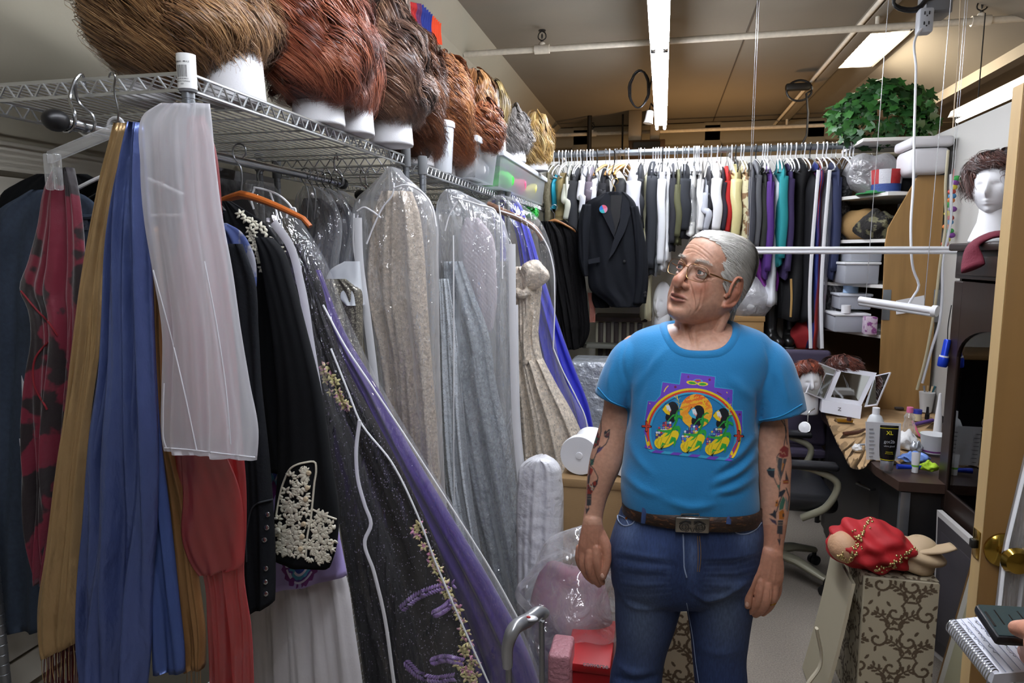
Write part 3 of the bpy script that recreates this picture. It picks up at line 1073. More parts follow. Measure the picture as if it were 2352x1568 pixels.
def hanger(x,y,z,ax,label,mat,style='wire',half=0.205,group=None,hookmat=None,drop=0.075):
 t=thing('clothes_hanger',label,'hanger',(x,y,z-drop-0.1),group)
 ax=A(ax,float)
 b=MB()
 b.tube(hook_path(x,y,z+0.004,ax,0.02,drop),0.0022 if style!='tube' else 0.0045,8)
 b.build('hook',hookmat or(m_hwire if style!='tube' else mat),t)
 b=MB()
 c0=A([x,y,z-drop])
 sh=[]
 for s in np.linspace(-1,1,21):
  sh.append(c0+ax*half*s+A([0,0,-0.075*abs(s)**1.3])+A([0,0,-0.012*(abs(s)>0.95)]))
 if style=='wire' or style=='tube':
  r=0.0022 if style=='wire' else 0.0045
  b.tube(sh+[c0+ax*half*0.9+A([0,0,-0.10])]+[c0-ax*half*0.9+A([0,0,-0.10])]+[sh[0]],r,8)
 else:
  b.tube(sh,np.r_[np.linspace(0.009,0.014,10),0.016,np.linspace(0.014,0.009,10)],10,asp=0.75)
 b.build('shoulder_bar',mat,t)
 return t
m_navy=M('jersey_navy','#2f3a4a',0.9,var=(90,0.12),bump=(300,0.15,0.002))
m_blackcloth=M('cloth_black','#101113',0.9,spec=.15,bump=(200,0.2,0.002))
m_velvet=M('velvet_burgundy','#6b0c27',0.55,sheen=0.45,var=(9,0.3),col2='#17090d',thresh=(0.50,0.53),bump=(40,0.25,0.01))
m_gold=M('dupion_gold','#b39468',0.36,0.5,bump=(14,1.0,0.018),stretch=(1,1,0.5),var=(8,0.12))
m_gold2=M('dupion_bronze','#8f6a42',0.38,0.25,bump=(45,0.3,0.008),stretch=(1,1,0.5),var=(8,0.12))
m_blue=M('silk_blue','#566599',0.36,0.55,bump=(13,1.0,0.02),stretch=(1,1,0.45),var=(7,0.12))
m_tulle=film('tulle_white','#eeeef4',0.36,0.85,0.6,(30,0.3,0.01),(1,1,0.2))
m_red=film('chiffon_red','#b5121d',0.68,0.95,0.5,(30,0.3,0.01),(1,1,0.2))
m_lav=M('satin_lavender','#a596cf',0.45,sheen=0.2,bump=(60,0.15,0.004))
m_thread=M('thread_cream','#d8d3bf',0.45,sheen=0.3)
m_piping=M('piping_white','#e8e8ea',0.5)
m_satin=M('satin_white','#c9c5c6',0.38,sheen=0.3,bump=(14,0.3,0.02))
m_film=film('garment_film','#eef1f6',0.015,0.22,0.05,(11,0.6,0.03),(1.3,1.3,0.4),0.08)
m_filmhaze=film('garment_film_milky','#eef1f6',0.25,0.70,0.06,(15,0.9,0.03),(1.3,1.3,0.4),0.18)
def cloth(name,label,cat,rows,Y,mat,group=None,**kw):
 b=drape(rows,Y,**kw)
 o=b.build(name,mat,fixn=True,ang=180)
 return tag(o,label,cat,group)
cloth('black_tshirt','black T-shirt hanging directly behind the navy T-shirt','shirt',[(400,85,200),(420,40,235),(450,0,252),(500,0,255),(800,0,250),(1250,0,240)],1.40,m_blackcloth,nf=3,amp=0.008,th=0.03,seed=3)
ts=cloth('navy_tshirt','long navy T-shirt at the open end of the rack beside the burgundy velvet scarf','shirt',[(436,72,165),(452,45,200),(488,-8,236),(560,-22,245),(800,-22,245),(1100,-22,235),(1440,-18,218)],1.33,m_navy,nf=3,amp=0.008,th=0.028,seed=4,hem=0.004)
bv=surf(ts)
b=MB()
b.tube([on_or(bv,x,y,1.3,0.003)for x,y in spline([(120,440),(140,476),(178,495),(214,497),(240,480)],20)],0.006,8)
b.build('collar_rib',m_navy,ts)
b=MB()
P=[on_or(bv,x,y,1.3,0.002)for x,y in((50,862),(63,905),(54,932),(66,952),(60,1002),(47,1002),(52,930))]
b.prism(P,(0,-1,0),0.001)
W,Fs=text_mesh('D',0.026,on_or(bv,52,1024,1.3,0.003),(1,0,0),(0,0,1),bold=True)
b.add(W,Fs)
b.build('shirt_print',M('print_white','#d5d6da',0.7),ts,smooth=False)
b=MB()
P=on_or(bv,190,516,1.3,0.002)
b.grid([[P+A([dx,0,dz])for dx in(-0.014,0.014)]for dz in(-0.012,0.012)])
b.build('neck_tag',M('tag_grey','#3d4450',0.8,var=(160,0.6)),ts)
hanger(RODX+0.0,1.335,RODZ+0.01,(1,0,0),'white plastic tube hanger holding the navy T-shirt',M('hanger_white','#dcdde0',0.35),'tube',half=0.2,drop=0.09)
hanger(RODX+0.02,1.39,RODZ+0.01,(1,0,0),'glossy black tube hanger behind the white one at the rack end',m_hblack,'tube',half=0.2,drop=0.09)
vs=cloth('velvet_scarf','burgundy velvet scarf with black leaf burnout, clipped to a clear hanger','scarf',[(385,122,166),(430,102,178),(520,86,190),(600,66,194),(668,48,192),(705,66,188),(760,76,182),(860,66,172),(960,60,160),(1080,62,150),(1200,76,140),(1330,92,126)],1.225,m_velvet,nf=2.2,amp=0.022,th=0.016,seed=8,drift=2.2)
bv=surf(vs)
for pts in([(48,668),(85,712),(110,738),(132,770)],[(110,785),(82,820),(78,880),(108,940)]):
 pxtube(pts,1.2,0.0022,bvh=bv,lift=0.002).build('scarf_edge',M('velvet_edge','#7c1822',0.7),vs)
t=thing('clear_clip_hanger','clear plastic clip hanger holding the burgundy velvet scarf','hanger',at(180,330,Y=1.2))
b=MB()
P0,P1=at(112,362,Y=1.2),at(262,300,Y=1.2)
b.obox(P0+A([0,-0.006,-0.012]),P1-P0,(0,0.012,0),(0,0,0.024),0.003)
b.build('bar',m_hclear,t)
for px in(112,132):
 q=at(px,385,Y=1.19)
 b=MB()
 b.box(q+A([-0.006,-0.008,-0.045]),q+A([0.006,0.008,0.028]),0.004)
 b.build('clip_jaw',m_hclear,t)
b=MB()
b.tube([at(x,y,Y=1.215)for x,y in spline([(250,178),(256,163),(263,172),(262,200),(270,278),(262,300)],24)],0.002,8)
b.build('hook',m_chrome,t)
gs=cloth('gold_scarf','long gold dupion scarf with fringed end, left of the blue silk scarf','scarf',[(283,262,303),(330,250,290),(400,232,272),(480,216,256),(620,190,238),(800,166,228),(950,150,208),(1080,131,196),(1250,110,188),(1430,88,181),(1488,92,179,None,1450),(1512,98,178,None,1474)],1.19,m_gold,nf=2.0,amp=0.010,th=0.016,seed=9)
b=MB()
r2=np.random.default_rng(1)
for k in range(9):
 x=96+9*k
 y0=1508-(x-96)*0.32
 b.tube(spline([at(x,y0-8,Y=1.19),at(x+r2.uniform(-3,3),y0+30,Y=1.185),at(x+r2.uniform(-4,4),y0+r2.uniform(50,75),Y=1.185)],8),0.0008,5)
b.build('fringe',m_gold,gs)
g2=cloth('bronze_scarf','bronze dupion scarf between the blue silk scarf and the white tulle','scarf',[(520,335,362),(650,348,374),(800,358,378),(1000,370,392),(1150,384,430),(1350,404,458),(1470,418,470),(1520,424,468),(1534,426,468)],1.205,m_gold2,nf=1.6,amp=0.009,th=0.014,seed=10)
b=MB()
for k in range(6):
 x=430+6*k
 b.tube(spline([at(x,1524,Y=1.2),at(x+r2.uniform(-2,3),1556,Y=1.197),at(x+r2.uniform(-3,5),1590,Y=1.197)],8),0.0008,5)
b.build('fringe',m_gold2,g2)
bs=thing('blue_scarf','wide royal blue silk scarf hanging in soft folds beside the white tulle','scarf',at(300,1568,Y=1.15))
drape([(282,300,326),(330,285,328),(450,257,338),(560,242,346),(700,236,350),(850,228,355),(1000,207,362),(1200,191,362),(1350,179,352),(1480,178,348),(1640,196,330)],1.15,nf=2.2,amp=0.024,th=0.02,seed=11,drift=1.6).build('front_panel',m_blue,bs,fixn=True,ang=180)
b=drape([(560,325,348),(800,330,356),(1000,335,368),(1200,342,392),(1380,350,412),(1500,352,424),(1530,354,425),(1542,355,425)],1.17,nf=1.2,amp=0.008,th=0.012,seed=12)
b.build('rear_panel',M('silk_blue_dusty','#44588f',0.36,0.3,bump=(38,0.3,0.008),stretch=(1,1,0.45)),bs,fixn=True,ang=180)
rc=cloth('red_chiffon','sheer red chiffon scarf hanging behind the white tulle','scarf',[(268,432,470),(330,428,492),(500,420,512),(700,378,530),(850,378,545),(1000,396,556),(1120,412,566),(1220,424,566),(1320,468,560),(1440,478,576),(1620,486,584)],1.205,m_red,nf=2.6,amp=0.012,th=0.014,seed=13,hem=0.02)
b=drape([(1000,410,500),(1130,420,552),(1250,420,560),(1300,440,556),(1322,456,540,None,1308)],1.185,nf=1.5,amp=0.006,th=0.006,seed=33,m=30)
b.build('upper_layer',m_red,rc,fixn=True,ang=180)
wt=cloth('white_tulle','sheer white tulle veil draped over the front shelf post','veil',[(238,366,482),(262,330,485),(380,322,496),(500,330,512),(620,350,534),(760,372,554),(880,371,574),(990,370,594,None,1000),(1014,372,592,None,1036),(1034,376,590,None,1056)],1.13,m_tulle,nf=2.6,amp=0.010,th=0.014,seed=14,drift=0.8)
bv=surf(wt)
for pts in([(377,880),(375,960),(377,1012),(382,1028)],[(378,1028),(430,1032),(500,1040),(560,1047),(586,1050)],[(352,620),(400,800),(430,930),(452,1035)],[(470,600),(500,760),(520,900),(530,1020)]):
 pxtube(pts,1.12,0.0012,bvh=bv,lift=0.002).build('veil_hem',M('tulle_edge','#dcdce2',0.7),wt)
fr=thing('fringed_shawl','dark red fringe of a shawl hanging low behind the gold scarf','shawl',at(140,1568,Y=1.3))
drape([(1300,92,182),(1420,98,184),(1490,104,186)],1.28,nf=3,amp=0.006,th=0.01,seed=15,m=24).build('shawl_cloth',M('shawl_red','#3d0d14',0.8),fr,fixn=True)
b=MB()
for k in range(34):
 x=104+2.5*k
 b.tube(spline([at(x,1486,Y=1.28),at(x+r2.uniform(-3,3),1530,Y=1.275),at(x+r2.uniform(-5,5),1620,Y=1.275)],6),0.0011,5)
b.build('fringe',M('fringe_red','#5a131b',0.7),fr)
ps=cloth('plaid_shirt','blue and grey plaid shirt peeping out behind the white tulle','shirt',[(512,470,520),(530,468,552),(575,470,580),(680,480,586),(740,490,574),(900,510,574)],1.46,M('plaid','#344271',0.8,var=(26,0.2),col2='#7c7d86',thresh=(0.47,0.53),stretch=(1,1,0.7)),nf=2,amp=0.01,th=0.025,seed=16)
lv=cloth('lavender_shirt','lavender shirt with purple paisley border, between black denim and embroidered jacket','shirt',[(545,480,548),(600,484,578),(640,488,592),(760,500,622),(900,520,640),(1000,540,668),(1100,555,730),(1200,562,772),(1330,570,794,None,1300),(1366,572,798,None,1320)],1.64,m_lav,nf=2,amp=0.008,th=0.025,seed=17)
bv=surf(lv)
def paisley(cx,cy,rx,ry,tilt,parent,bvh,Y):
 layers=((1.0,'#6b2a72'),(0.80,'#c9c3dc'),(0.70,'#5b3f94'),(0.62,'#4a93b8'),(0.46,'#d5d0e4'),(0.34,'#2c49a8'))
 for k,(s,cc)in enumerate(layers):
  P=[]
  n=48
  for a in np.linspace(0,2*PI,n,endpoint=False):
   q=s*(1+(0.07*(math.sin(a*16))if k==0 else 0.03*math.sin(a*12)*(k==3)))
   x,y=rx*q*math.cos(a)*(1-0.25*math.sin(a)),ry*q*math.sin(a)
   x,y=x*math.cos(tilt)-y*math.sin(tilt),x*math.sin(tilt)+y*math.cos(tilt)
   P.append(on_or(bvh,cx+x,cy+y,Y,0.0012+0.0007*k))
  cen=on_or(bvh,cx,cy,Y,0.0012+0.0007*k)
  b=MB()
  b.add(np.vstack([P,[cen]]),[[i,(i+1)%n,n]for i in range(n)])
  b.build('paisley_motif',M('paisley_%d'%k,cc,0.6),parent)
paisley(688,1300,42,52,0.15,lv,bv,1.62)
paisley(628,1085,26,62,0.1,lv,bv,1.62)
bd=cloth('black_denim_shirt','black shirt with stitched cuff and silver snaps beside the red chiffon','shirt',[(560,500,556),(640,505,584),(760,520,592),(900,545,600),(1000,556,611),(1150,560,624),(1300,562,629),(1385,572,627,None,1370),(1402,573,626,None,1384)],1.44,M('denim_black','#14161a',0.9,spec=.2,bump=(120,0.4,0.004)),nf=1.5,amp=0.007,th=0.03,seed=18)
bv=surf(bd)
for x,y in((614,1181),(612,1211),(607,1239),(610,1305),(609,1336),(610,1363)):
 q=on_or(bv,x,y,1.42,0.002)
 b=MB()
 b.lathe([(0.0,0.0035),(0.004,0.0032),(0.0062,0.002),(0.0068,0.0)],q,16,axis=(0.2,-1,0))
 sn=b.build('snap_button',m_chrome,bd)
b=pxtube([(566,1290),(568,1210),(585,1160),(626,1146)],1.42,0.002,bvh=bv)
b.build('cuff_seam',M('seam_black','#2b2e33',0.6),bd)
ej=thing('embroidered_jacket','black jacket with cream floral embroidery on collar and cuff','jacket',at(680,1300,Y=1.62))
body=drape([(462,508,530),(480,508,560),(520,510,615),(565,515,645),(640,520,660),(800,535,680),(1000,560,700),(1080,580,700)],1.585,nf=2,amp=0.007,th=0.022,seed=19).build('body',m_blackcloth,ej,fixn=True,ang=180)
sl=drape([(545,592,622),(575,598,648),(640,610,670),(760,628,702),(900,640,736),(1000,643,752),(1065,642,760),(1190,632,777,None,1188),(1262,627,764,None,1285),(1277,624,757,None,1303)],1.545,nf=1.2,amp=0.006,th=0.035,seed=20,flare=0.3)
slo=sl.build('sleeve',m_blackcloth,ej,fixn=True,ang=180)
bs_=surf(slo)
bb_=surf(body)
def petal(mb,bvh,px,py,L,W,ang,Y,h=0.003):
 c=on_or(bvh,px,py,Y,0.001)
 e1=on_or(bvh,px+L*math.cos(ang),py+L*math.sin(ang),Y,0.001)-c
 e2=on_or(bvh,px-W*math.sin(ang),py+W*math.cos(ang),Y,0.001)-c
 if np.linalg.norm(e1)>0.06 or np.linalg.norm(e2)>0.04:
  return
 n=np.cross(e1,e2)
 n/=np.linalg.norm(n)+1e-9
 if n[1]>0:
  n=-n
 t=MB().sphere((0,0,0),1.0,10,6)
 V=t.verts()
 x=V[:,0]
 V[:,1]*=(1-0.45*x)
 mb.add(c+V[:,:1]*e1+V[:,1:2]*e2+V[:,2:3]*n*h,np.vstack([q for q in t.f if q.shape[1]==4]))
def flower(mb,bvh,px,py,R_,n,Y,a0=0.0,sweep=2*PI,open_=0.55):
 for k in range(n):
  a=a0+sweep*k/n
  petal(mb,bvh,px+R_*open_*math.cos(a),py+R_*open_*math.sin(a),R_*0.48,R_*0.25,a,Y)
emb=MB()
for px,py,R_,n,a0,sw in((705,1090,22,5,1.6,3.5),(690,1120,18,6,0.5,4.5),(668,1160,24,6,0.2,4.0),(700,1150,16,5,0,6.28),(678,1195,20,5,2.5,4),(645,1220,22,7,0,6.28),(672,1228,24,6,0.6,6.28),(655,1255,26,7,0,6.28),(688,1240,18,5,0,6.28),(690,1270,16,5,0.8,6.28),(740,1190,20,5,2.6,3.6),(735,1225,24,6,0.4,6.28),(752,1250,16,5,1,6.28),(722,1258,20,6,0,6.28),(738,1280,16,5,0,6.28),(660,1272,14,5,3,3.5),(715,1200,14,4,1.5,3)):
 flower(emb,bs_,px,py,R_,n,1.56,a0,sw)
rq=np.random.default_rng(12)
pl_c=[(650,1140),(664,1092),(690,1072),(722,1072),(718,1150),(716,1172),(772,1200),(762,1278),(750,1294),(700,1284),(630,1268),(636,1200)]
seen=[]
for k in range(1500):
 px,py=rq.uniform(628,774),rq.uniform(1070,1296)
 ins=False
 for(ax1,ay1),(bx1,by1)in zip(pl_c,pl_c[1:]+pl_c[:1]):
  if(ay1>py)!=(by1>py)and px<(bx1-ax1)*(py-ay1)/(by1-ay1)+ax1:
   ins=not ins
 if not ins or abs(px-(722-(py-1075)*.09))<7 or any((px-x)**2+(py-y)**2<150 for x,y in seen):
  continue
 seen.append((px,py))
 flower(emb,bs_,px,py,rq.uniform(9,14),int(rq.integers(3,6)),1.56,rq.uniform(0,6.3),rq.uniform(2.5,5.5))
emb.build('cuff_embroidery',m_thread,ej,ang=180)
for pts in([(634,1185),(640,1150),(652,1105),(668,1075),(700,1062),(724,1062),(726,1075),(722,1110),(718,1150),(714,1190),(706,1230),(702,1285)],[(714,1168),(740,1180),(772,1192)]):
 pxtube(pts,1.56,0.0026,n=60,bvh=bs_,lift=0.002).build('cord_trim',m_thread,ej)
for x,y in((709,1086),(706,1120),(702,1146),(697,1203),(694,1232),(690,1260)):
 q=on_or(bs_,x,y,1.56,0.004)
 b=MB()
 b.lathe([(0,0.004),(0.005,0.0035),(0.0065,0.001),(0.0065,-0.002)],q,16,axis=(0.1,-1,0))
 b.build('pearl_button',M('pearl','#c9b89a',0.25),ej)
emb=MB()
for px,py,R_,n in((552,492,13,5),(565,502,13,5),(578,512,14,5),(596,522,15,5),(614,534,15,5),(630,552,14,5),(641,570,12,5),(648,580,10,4)):
 flower(emb,bb_,px,py,R_,n,1.64,px*0.3,5.5)
emb.build('collar_embroidery',m_thread,ej,ang=180)
emb=MB()
for k in range(14):
 flower(emb,bb_,574+3.0*k+5*math.sin(k*2.1),528+8.0*k,12,5,1.63,k,6.28)
emb.build('lapel_embroidery',m_thread,ej,ang=180)
t=hanger(at(560,500,Y=1.64)[0]-0.03,1.68,RODZ+0.005,(1,0,0),'wooden hanger inside the embroidered black jacket',M('hanger_orange','#a5561f',0.45),'wood',half=0.2,drop=0.11)
sg=cloth('satin_gown','white satin gown skirt hanging below the lavender shirt','dress',[(620,500,560),(900,540,640),(1200,570,745),(1330,574,796),(1450,578,815),(1568,580,832),(1800,590,850)],1.70,m_satin,nf=5,amp=0.018,th=0.05,seed=21)
def bag(label,rows,Y,th,seed,mat=None,pipes=(),strips=(),hook=None,nf=2,amp=0.010,group='clear garment bags on the wire shelves'):
 t=thing('garment_bag',label,'garment bag',at((rows[-1][1]+rows[-1][2])/2,rows[-1][0],Y=Y),group)
 fo=drape(rows,Y,nf=nf,amp=amp,th=th,seed=seed,n=64,m=90,flare=0.5).build('clear_film',mat or m_film,t,fixn=True,ang=180)
 for k,p in enumerate(pipes):
  pxtube(p,Y-th*0.9,0.0032,n=50).build('piping',m_piping,t)
 for k,p in enumerate(strips):
  strap(p[1:],Y-th*1.02,p[0],n=60).build('zipper_strip',m_piping,t)
 if hook:
  b=MB()
  b.tube([at(x,y,Y=Y)for x,y in spline(hook,24)],0.0018,6)
  b.build('hanger_hook',m_hwire,t)
 return t
m_gown0=M('gown_black','#0c0a0f',0.6,spec=.3,glitter=(160,0.04,'#b9aecb'),bump=(60,0.3,0.006))
m_purple=M('gown_purple','#3a2272',0.45,sheen=0.3,bump=(20,0.2,0.01))
bg=cloth('black_gown','long black gown with lilac sprigs and flower trim inside the flaring clear bag','dress',[(560,640,690),(640,668,730),(760,705,760),(860,728,800),(950,742,850),(1100,768,930),(1300,800,1020),(1450,825,1068),(1620,850,1110)],1.95,m_gown0,nf=5,amp=0.02,th=0.07,seed=23)
bvg=surf(bg)
pg=cloth('purple_gown','deep purple tulle gown flaring out right of the black embroidered gown','dress',[(620,660,735),(760,700,790),(900,760,872),(1000,800,925),(1180,860,1032),(1350,920,1135),(1500,960,1215),(1640,980,1262)],2.12,m_purple,nf=6,amp=0.02,th=0.06,seed=24)
m_lil=M('sprig_lilac','#8f6fb0',0.5,glitter=(220,0.12,'#efe6ff'))
m_flo=M('flower_trim','#c9bf86',0.5,var=(60,0.3),col2='#c07f9f',thresh=(0.5,0.6))
for pts in([(922,1398),(960,1368),(1000,1352),(1040,1342)],[(994,1412),(1020,1398),(1040,1380)],[(932,1520),(960,1548),(1000,1560),(1040,1555)],[(990,1520),(1020,1512),(1060,1520)]):
 sp=MB()
 S_=spline(pts,22)
 for k,q in enumerate(S_):
  a=math.atan2(S_[min(k+1,21)][1]-S_[max(k-1,0)][1],S_[min(k+1,21)][0]-S_[max(k-1,0)][0])
  for sgn in(-1,1):
   petal(sp,bvg,q[0]+6*math.cos(a+sgn*1.2),q[1]+6*math.sin(a+sgn*1.2),7,3,a+sgn*0.9,1.88,0.004)
 sp.build('lilac_sprig',m_lil,bg,ang=180)
sp=MB()
r3=np.random.default_rng(4)
for path,n in(([(750,842),(762,880),(775,910),(800,935)],16),([(955,1205),(970,1245),(1000,1300),(1028,1360),(1055,1420),(1075,1490),(1092,1568)],46),([(1050,1520),(1078,1545),(1095,1568)],10)):
 for q in spline(path,n):
  flower(sp,bvg,q[0]+r3.normal(0,6),q[1]+r3.normal(0,4),r3.uniform(8,15),5,1.88,r3.uniform(0,6))
sp.build('flower_trim',m_flo,bg,ang=180)
bag('clear garment bag flaring wide over the black and purple gowns',[(418,585,612),(440,574,630),(470,590,655),(520,612,690),(600,640,738),(700,672,775),(850,708,845),(1000,738,932),(1180,768,1044),(1350,792,1142),(1500,815,1218),(1640,838,1270)],1.93,0.11,25,pipes=([(585,432),(577,455),(583,480)],[(583,430),(610,436),(640,448),(665,470),(682,500)],[(620,440),(632,475),(640,505)],[(658,500),(664,482),(676,478),(680,502)],[(742,700),(790,790),(850,880),(930,1000),(1040,1170),(1140,1330),(1200,1440)],[(760,800),(800,900),(826,965),(900,1062),(958,1180),(1000,1290),(1060,1430),(1122,1568)]),strips=([0.026,(628,510),(664,560),(690,650),(715,800),(738,950),(762,1150),(785,1330),(812,1500),(826,1600)],[0.012,(826,965),(818,1040),(822,1100),(838,1160),(852,1205),(838,1240),(858,1310),(880,1400),(905,1570)]),hook=[(585,372),(596,362),(601,380),(592,402),(598,425)])
dk=['#2b2530','#33303c','#3b3540']
HX=(700,716,736,752,772,796)
for k in range(3):
 x0=688+30*k
 cloth('covered_garment',('dark plum','dark slate','dark teal banded')[k]+' garment in thin clear wrap on the first rod, behind the flaring bag','garment',[(455+6*k,x0+10,x0+50),(480+6*k,x0,x0+78),(600,x0-2,x0+70),(900,x0,x0+60),(1150,x0+5,x0+60)],2.25+0.07*k,M('covered_%d'%k,dk[k],0.7,var=(4,0.2)),nf=2,amp=0.012,th=0.02,seed=40+k)
 bag(('left','middle','right')[k]+' of three short clear bags clustered under the first shelf',[(428+5*k,x0+10,x0+40),(450+5*k,x0-6,x0+72),(490+5*k,x0-10,x0+92),(620,x0-8,x0+88),(900,x0-6,x0+70),(1180,x0,x0+66)],2.24+0.07*k,0.034,60+k,mat=m_filmhaze)
for k,px in enumerate(HX):
 y=2.16+0.05*k
 x=RODX
 b=MB()
 b.tube(hook_path(x,y,RODZ+0.006,(1,0,0),0.02,0.15),0.0022,8)
 tag(b.build('wire_hanger_hook',m_hwire if k!=3 else m_hblack),('slim black' if k==3 else 'bright wire')+f' hanger hook, {("first", "second", "third", "fourth", "fifth", "last")[k]} of six in a row under the first shelf','hanger','wire hangers on the first rod')
m_seq=M('sequin_pewter','#57534a',0.5,glitter=(150,0.25,'#c9c2ae'),bump=(60,0.3,0.005))
sq=cloth('sequin_gown','pewter sequinned strapless gown between the flaring bag and the beige gown','dress',[(640,750,800),(660,748,826),(720,756,832),(800,770,832),(900,790,840),(1000,800,850),(1250,820,900)],2.18,m_seq,nf=2,amp=0.014,th=0.06,seed=27)
b=drape([(600,792,826),(622,758,828),(645,750,830),(672,770,832),(700,800,834)],2.19,nf=1,amp=0.004,th=0.04,seed=28,m=30)
tag(b.build('bust_form',m_milk,fixn=True),'milky plastic bust form inside the sequinned strapless gown','bust form')
m_beige=M('lace_beige','#e3d0b8',0.55,glitter=(170,0.05,'#f2ead8'),bump=(70,1.0,0.012),var=(85,0.30))
cloth('beige_gown','beige beaded lace gown in the tall peaked clear bag','dress',[(440,880,945),(480,862,960),(560,850,972),(680,846,980),(800,872,988),(950,888,1000),(1100,905,1010),(1250,920,1020),(1380,925,1030)],2.36,m_beige,nf=2.4,amp=0.024,th=0.055,seed=29,flare=0.4)
bag('tall clear garment bag with peaked top over the beige lace gown',[(386,898,912),(400,884,925),(430,852,960),(460,820,988),(500,810,1002),(600,818,1006),(800,842,1008),(1000,862,1014),(1180,880,1024),(1300,900,1040)],2.34,0.085,30,mat=m_filmhaze,pipes=([(903,432),(930,425),(965,438),(990,470),(1002,520)],[(905,420),(902,445),(880,475),(858,520),(842,560)],[(820,485),(835,476),(855,485),(875,500)],[(813,490),(812,560),(824,640),(835,700)]),strips=([0.03,(822,500),(826,600),(842,720),(858,850),(872,1000),(890,1150),(905,1260)],),hook=[(868,338),(880,322),(893,332),(894,352),(900,388)],amp=0.014)
m_silver=M('lace_silver','#b7bfc5',0.5,glitter=(130,0.10,'#e2e6ea'),bump=(55,1.0,0.014),var=(60,0.34))
cloth('silver_gown','silver grey lace gown in the clear bag on the second shelf','dress',[(600,1022,1060),(680,1014,1090),(760,1022,1120),(880,1035,1138),(1000,1052,1165),(1150,1085,1190),(1300,1120,1215),(1480,1130,1250)],2.92,m_silver,nf=2.4,amp=0.035,th=0.07,seed=31,flare=0.3)
cloth('silver_wrap','paler silver lace piece beside the silver gown, nearer the beige gown','dress',[(640,1008,1030),(760,1010,1048),(900,1012,1062),(1100,1022,1080),(1300,1060,1110)],2.80,M('lace_silver_pale','#c9cfd4',0.5,glitter=(130,0.12,'#eef0f2'),bump=(40,0.8,0.01)),nf=2,amp=0.012,th=0.02,seed=32)
cloth('pink_bodice','pale pink pleated bodice in the clear bag above the silver gown','dress',[(500,1070,1100),(540,1055,1130),(620,1060,1140),(700,1080,1140),(760,1090,1130)],3.02,M('pleat_pink','#d6c6cd',0.5,wave=(30,0.22,'DIAGONAL')),nf=1,amp=0.01,th=0.05,seed=34)
bag('wide clear garment bag over the silver lace gown',[(437,1032,1052),(448,1016,1075),(470,1006,1118),(500,1003,1152),(560,1004,1170),(700,1004,1176),(900,1006,1184),(1060,1010,1196),(1250,1060,1215),(1400,1100,1240)],2.88,0.11,35,mat=m_filmhaze,pipes=([(1040,452),(1060,458),(1100,470),(1138,485),(1142,500)],[(1050,462),(1030,500),(1022,530)],[(1041,540),(1042,700),(1042,900),(1042,1060),(1044,1165)],[(1146,470),(1150,500),(1154,640)]),strips=([0.03,(1176,560),(1178,760),(1184,960),(1196,1100),(1215,1260)],),hook=[(1006,402),(1016,388),(1028,396),(1030,415),(1034,438)],amp=0.014)
m_cream=M('brocade_cream','#e0d2bf',0.5,glitter=(90,0.06,'#f0e6d6'),bump=(50,1.0,0.012),var=(55,0.30))
cd=thing('brocade_dress','cream brocade off shoulder dress with puff sleeve in the clear bag on the third shelf','dress',at(1260,1060,Y=3.4))
drape([(612,1182,1215),(640,1180,1240),(700,1184,1240),(780,1186,1236),(830,1184,1246)],3.4,nf=2,amp=0.02,th=0.09,seed=36,m=40,flare=0.1).build('bodice',m_cream,cd,fixn=True,ang=180)
drape([(822,1184,1244),(880,1186,1275),(960,1190,1320),(1060,1192,1360),(1200,1195,1400),(1330,1195,1420)],3.4,nf=4,amp=0.04,th=0.16,seed=37,m=50,flare=0.6).build('skirt',m_cream,cd,fixn=True,ang=180)
b=MB()
q=at(1228,628,Y=3.33)
b.sphere(q,(0.065,0.065,0.07),28,18)
b.v[0]+=0.012*np.sin(b.v[0][:,[2,0,1]]*60)
b.build('puff_sleeve',m_cream,cd,ang=180)
q0=at(1184,640,Y=3.31)
b=MB()
b.tube(spline([at(1184,668,Y=3.30),at(1200,676,Y=3.295),at(1216,668,Y=3.30)],12),0.022,10)
b.build('neck_band',m_cream,cd)
hg=thing('wooden_hanger','broad brown wooden hanger inside the bag of the cream brocade dress','hanger',at(1200,520,Y=3.42))
b=MB()
b.tube([at(x,y,Y=3.42)for x,y in spline([(1120,470),(1160,488),(1200,506),(1232,528),(1246,552)],20)],np.linspace(0.024,0.016,20),10,asp=0.8)
b.build('shoulder_bar',M('hanger_walnut','#6b4630',0.4),hg)
b=MB()
b.tube([at(x,y,Y=3.42)for x,y in spline([(1072,428),(1066,418),(1076,410),(1086,420),(1084,440),(1120,472)],20)],0.003,8)
b.build('hook',m_hwire,hg)
bag('crystal clear garment bag with white piping over the cream brocade dress',[(452,1140,1170),(478,1110,1210),(505,1120,1238),(560,1160,1262),(640,1176,1275),(760,1180,1271),(860,1182,1290),(980,1186,1350),(1100,1190,1392),(1240,1196,1420)],3.38,0.19,38,mat=m_film,pipes=([(1150,484),(1190,498),(1225,520),(1255,560),(1270,610),(1274,680),(1271,800)],[(1271,800),(1292,850),(1325,915),(1345,960),(1352,1010)]),strips=([0.035,(1182,700),(1184,850),(1190,1000),(1205,1120),(1232,1240)],),amp=0.016)
m_royal=M('satin_royal','#2a2fb4',0.3,sheen=0.2,bump=(18,0.35,0.012))
cloth('royal_blue_gown','royal blue satin gown behind the cream brocade dress bag','dress',[(436,1156,1172),(470,1160,1196),(520,1180,1214),(640,1200,1250),(740,1215,1282),(840,1230,1318),(930,1240,1352),(1040,1250,1372)],3.95,m_royal,nf=3,amp=0.03,th=0.08,seed=39)
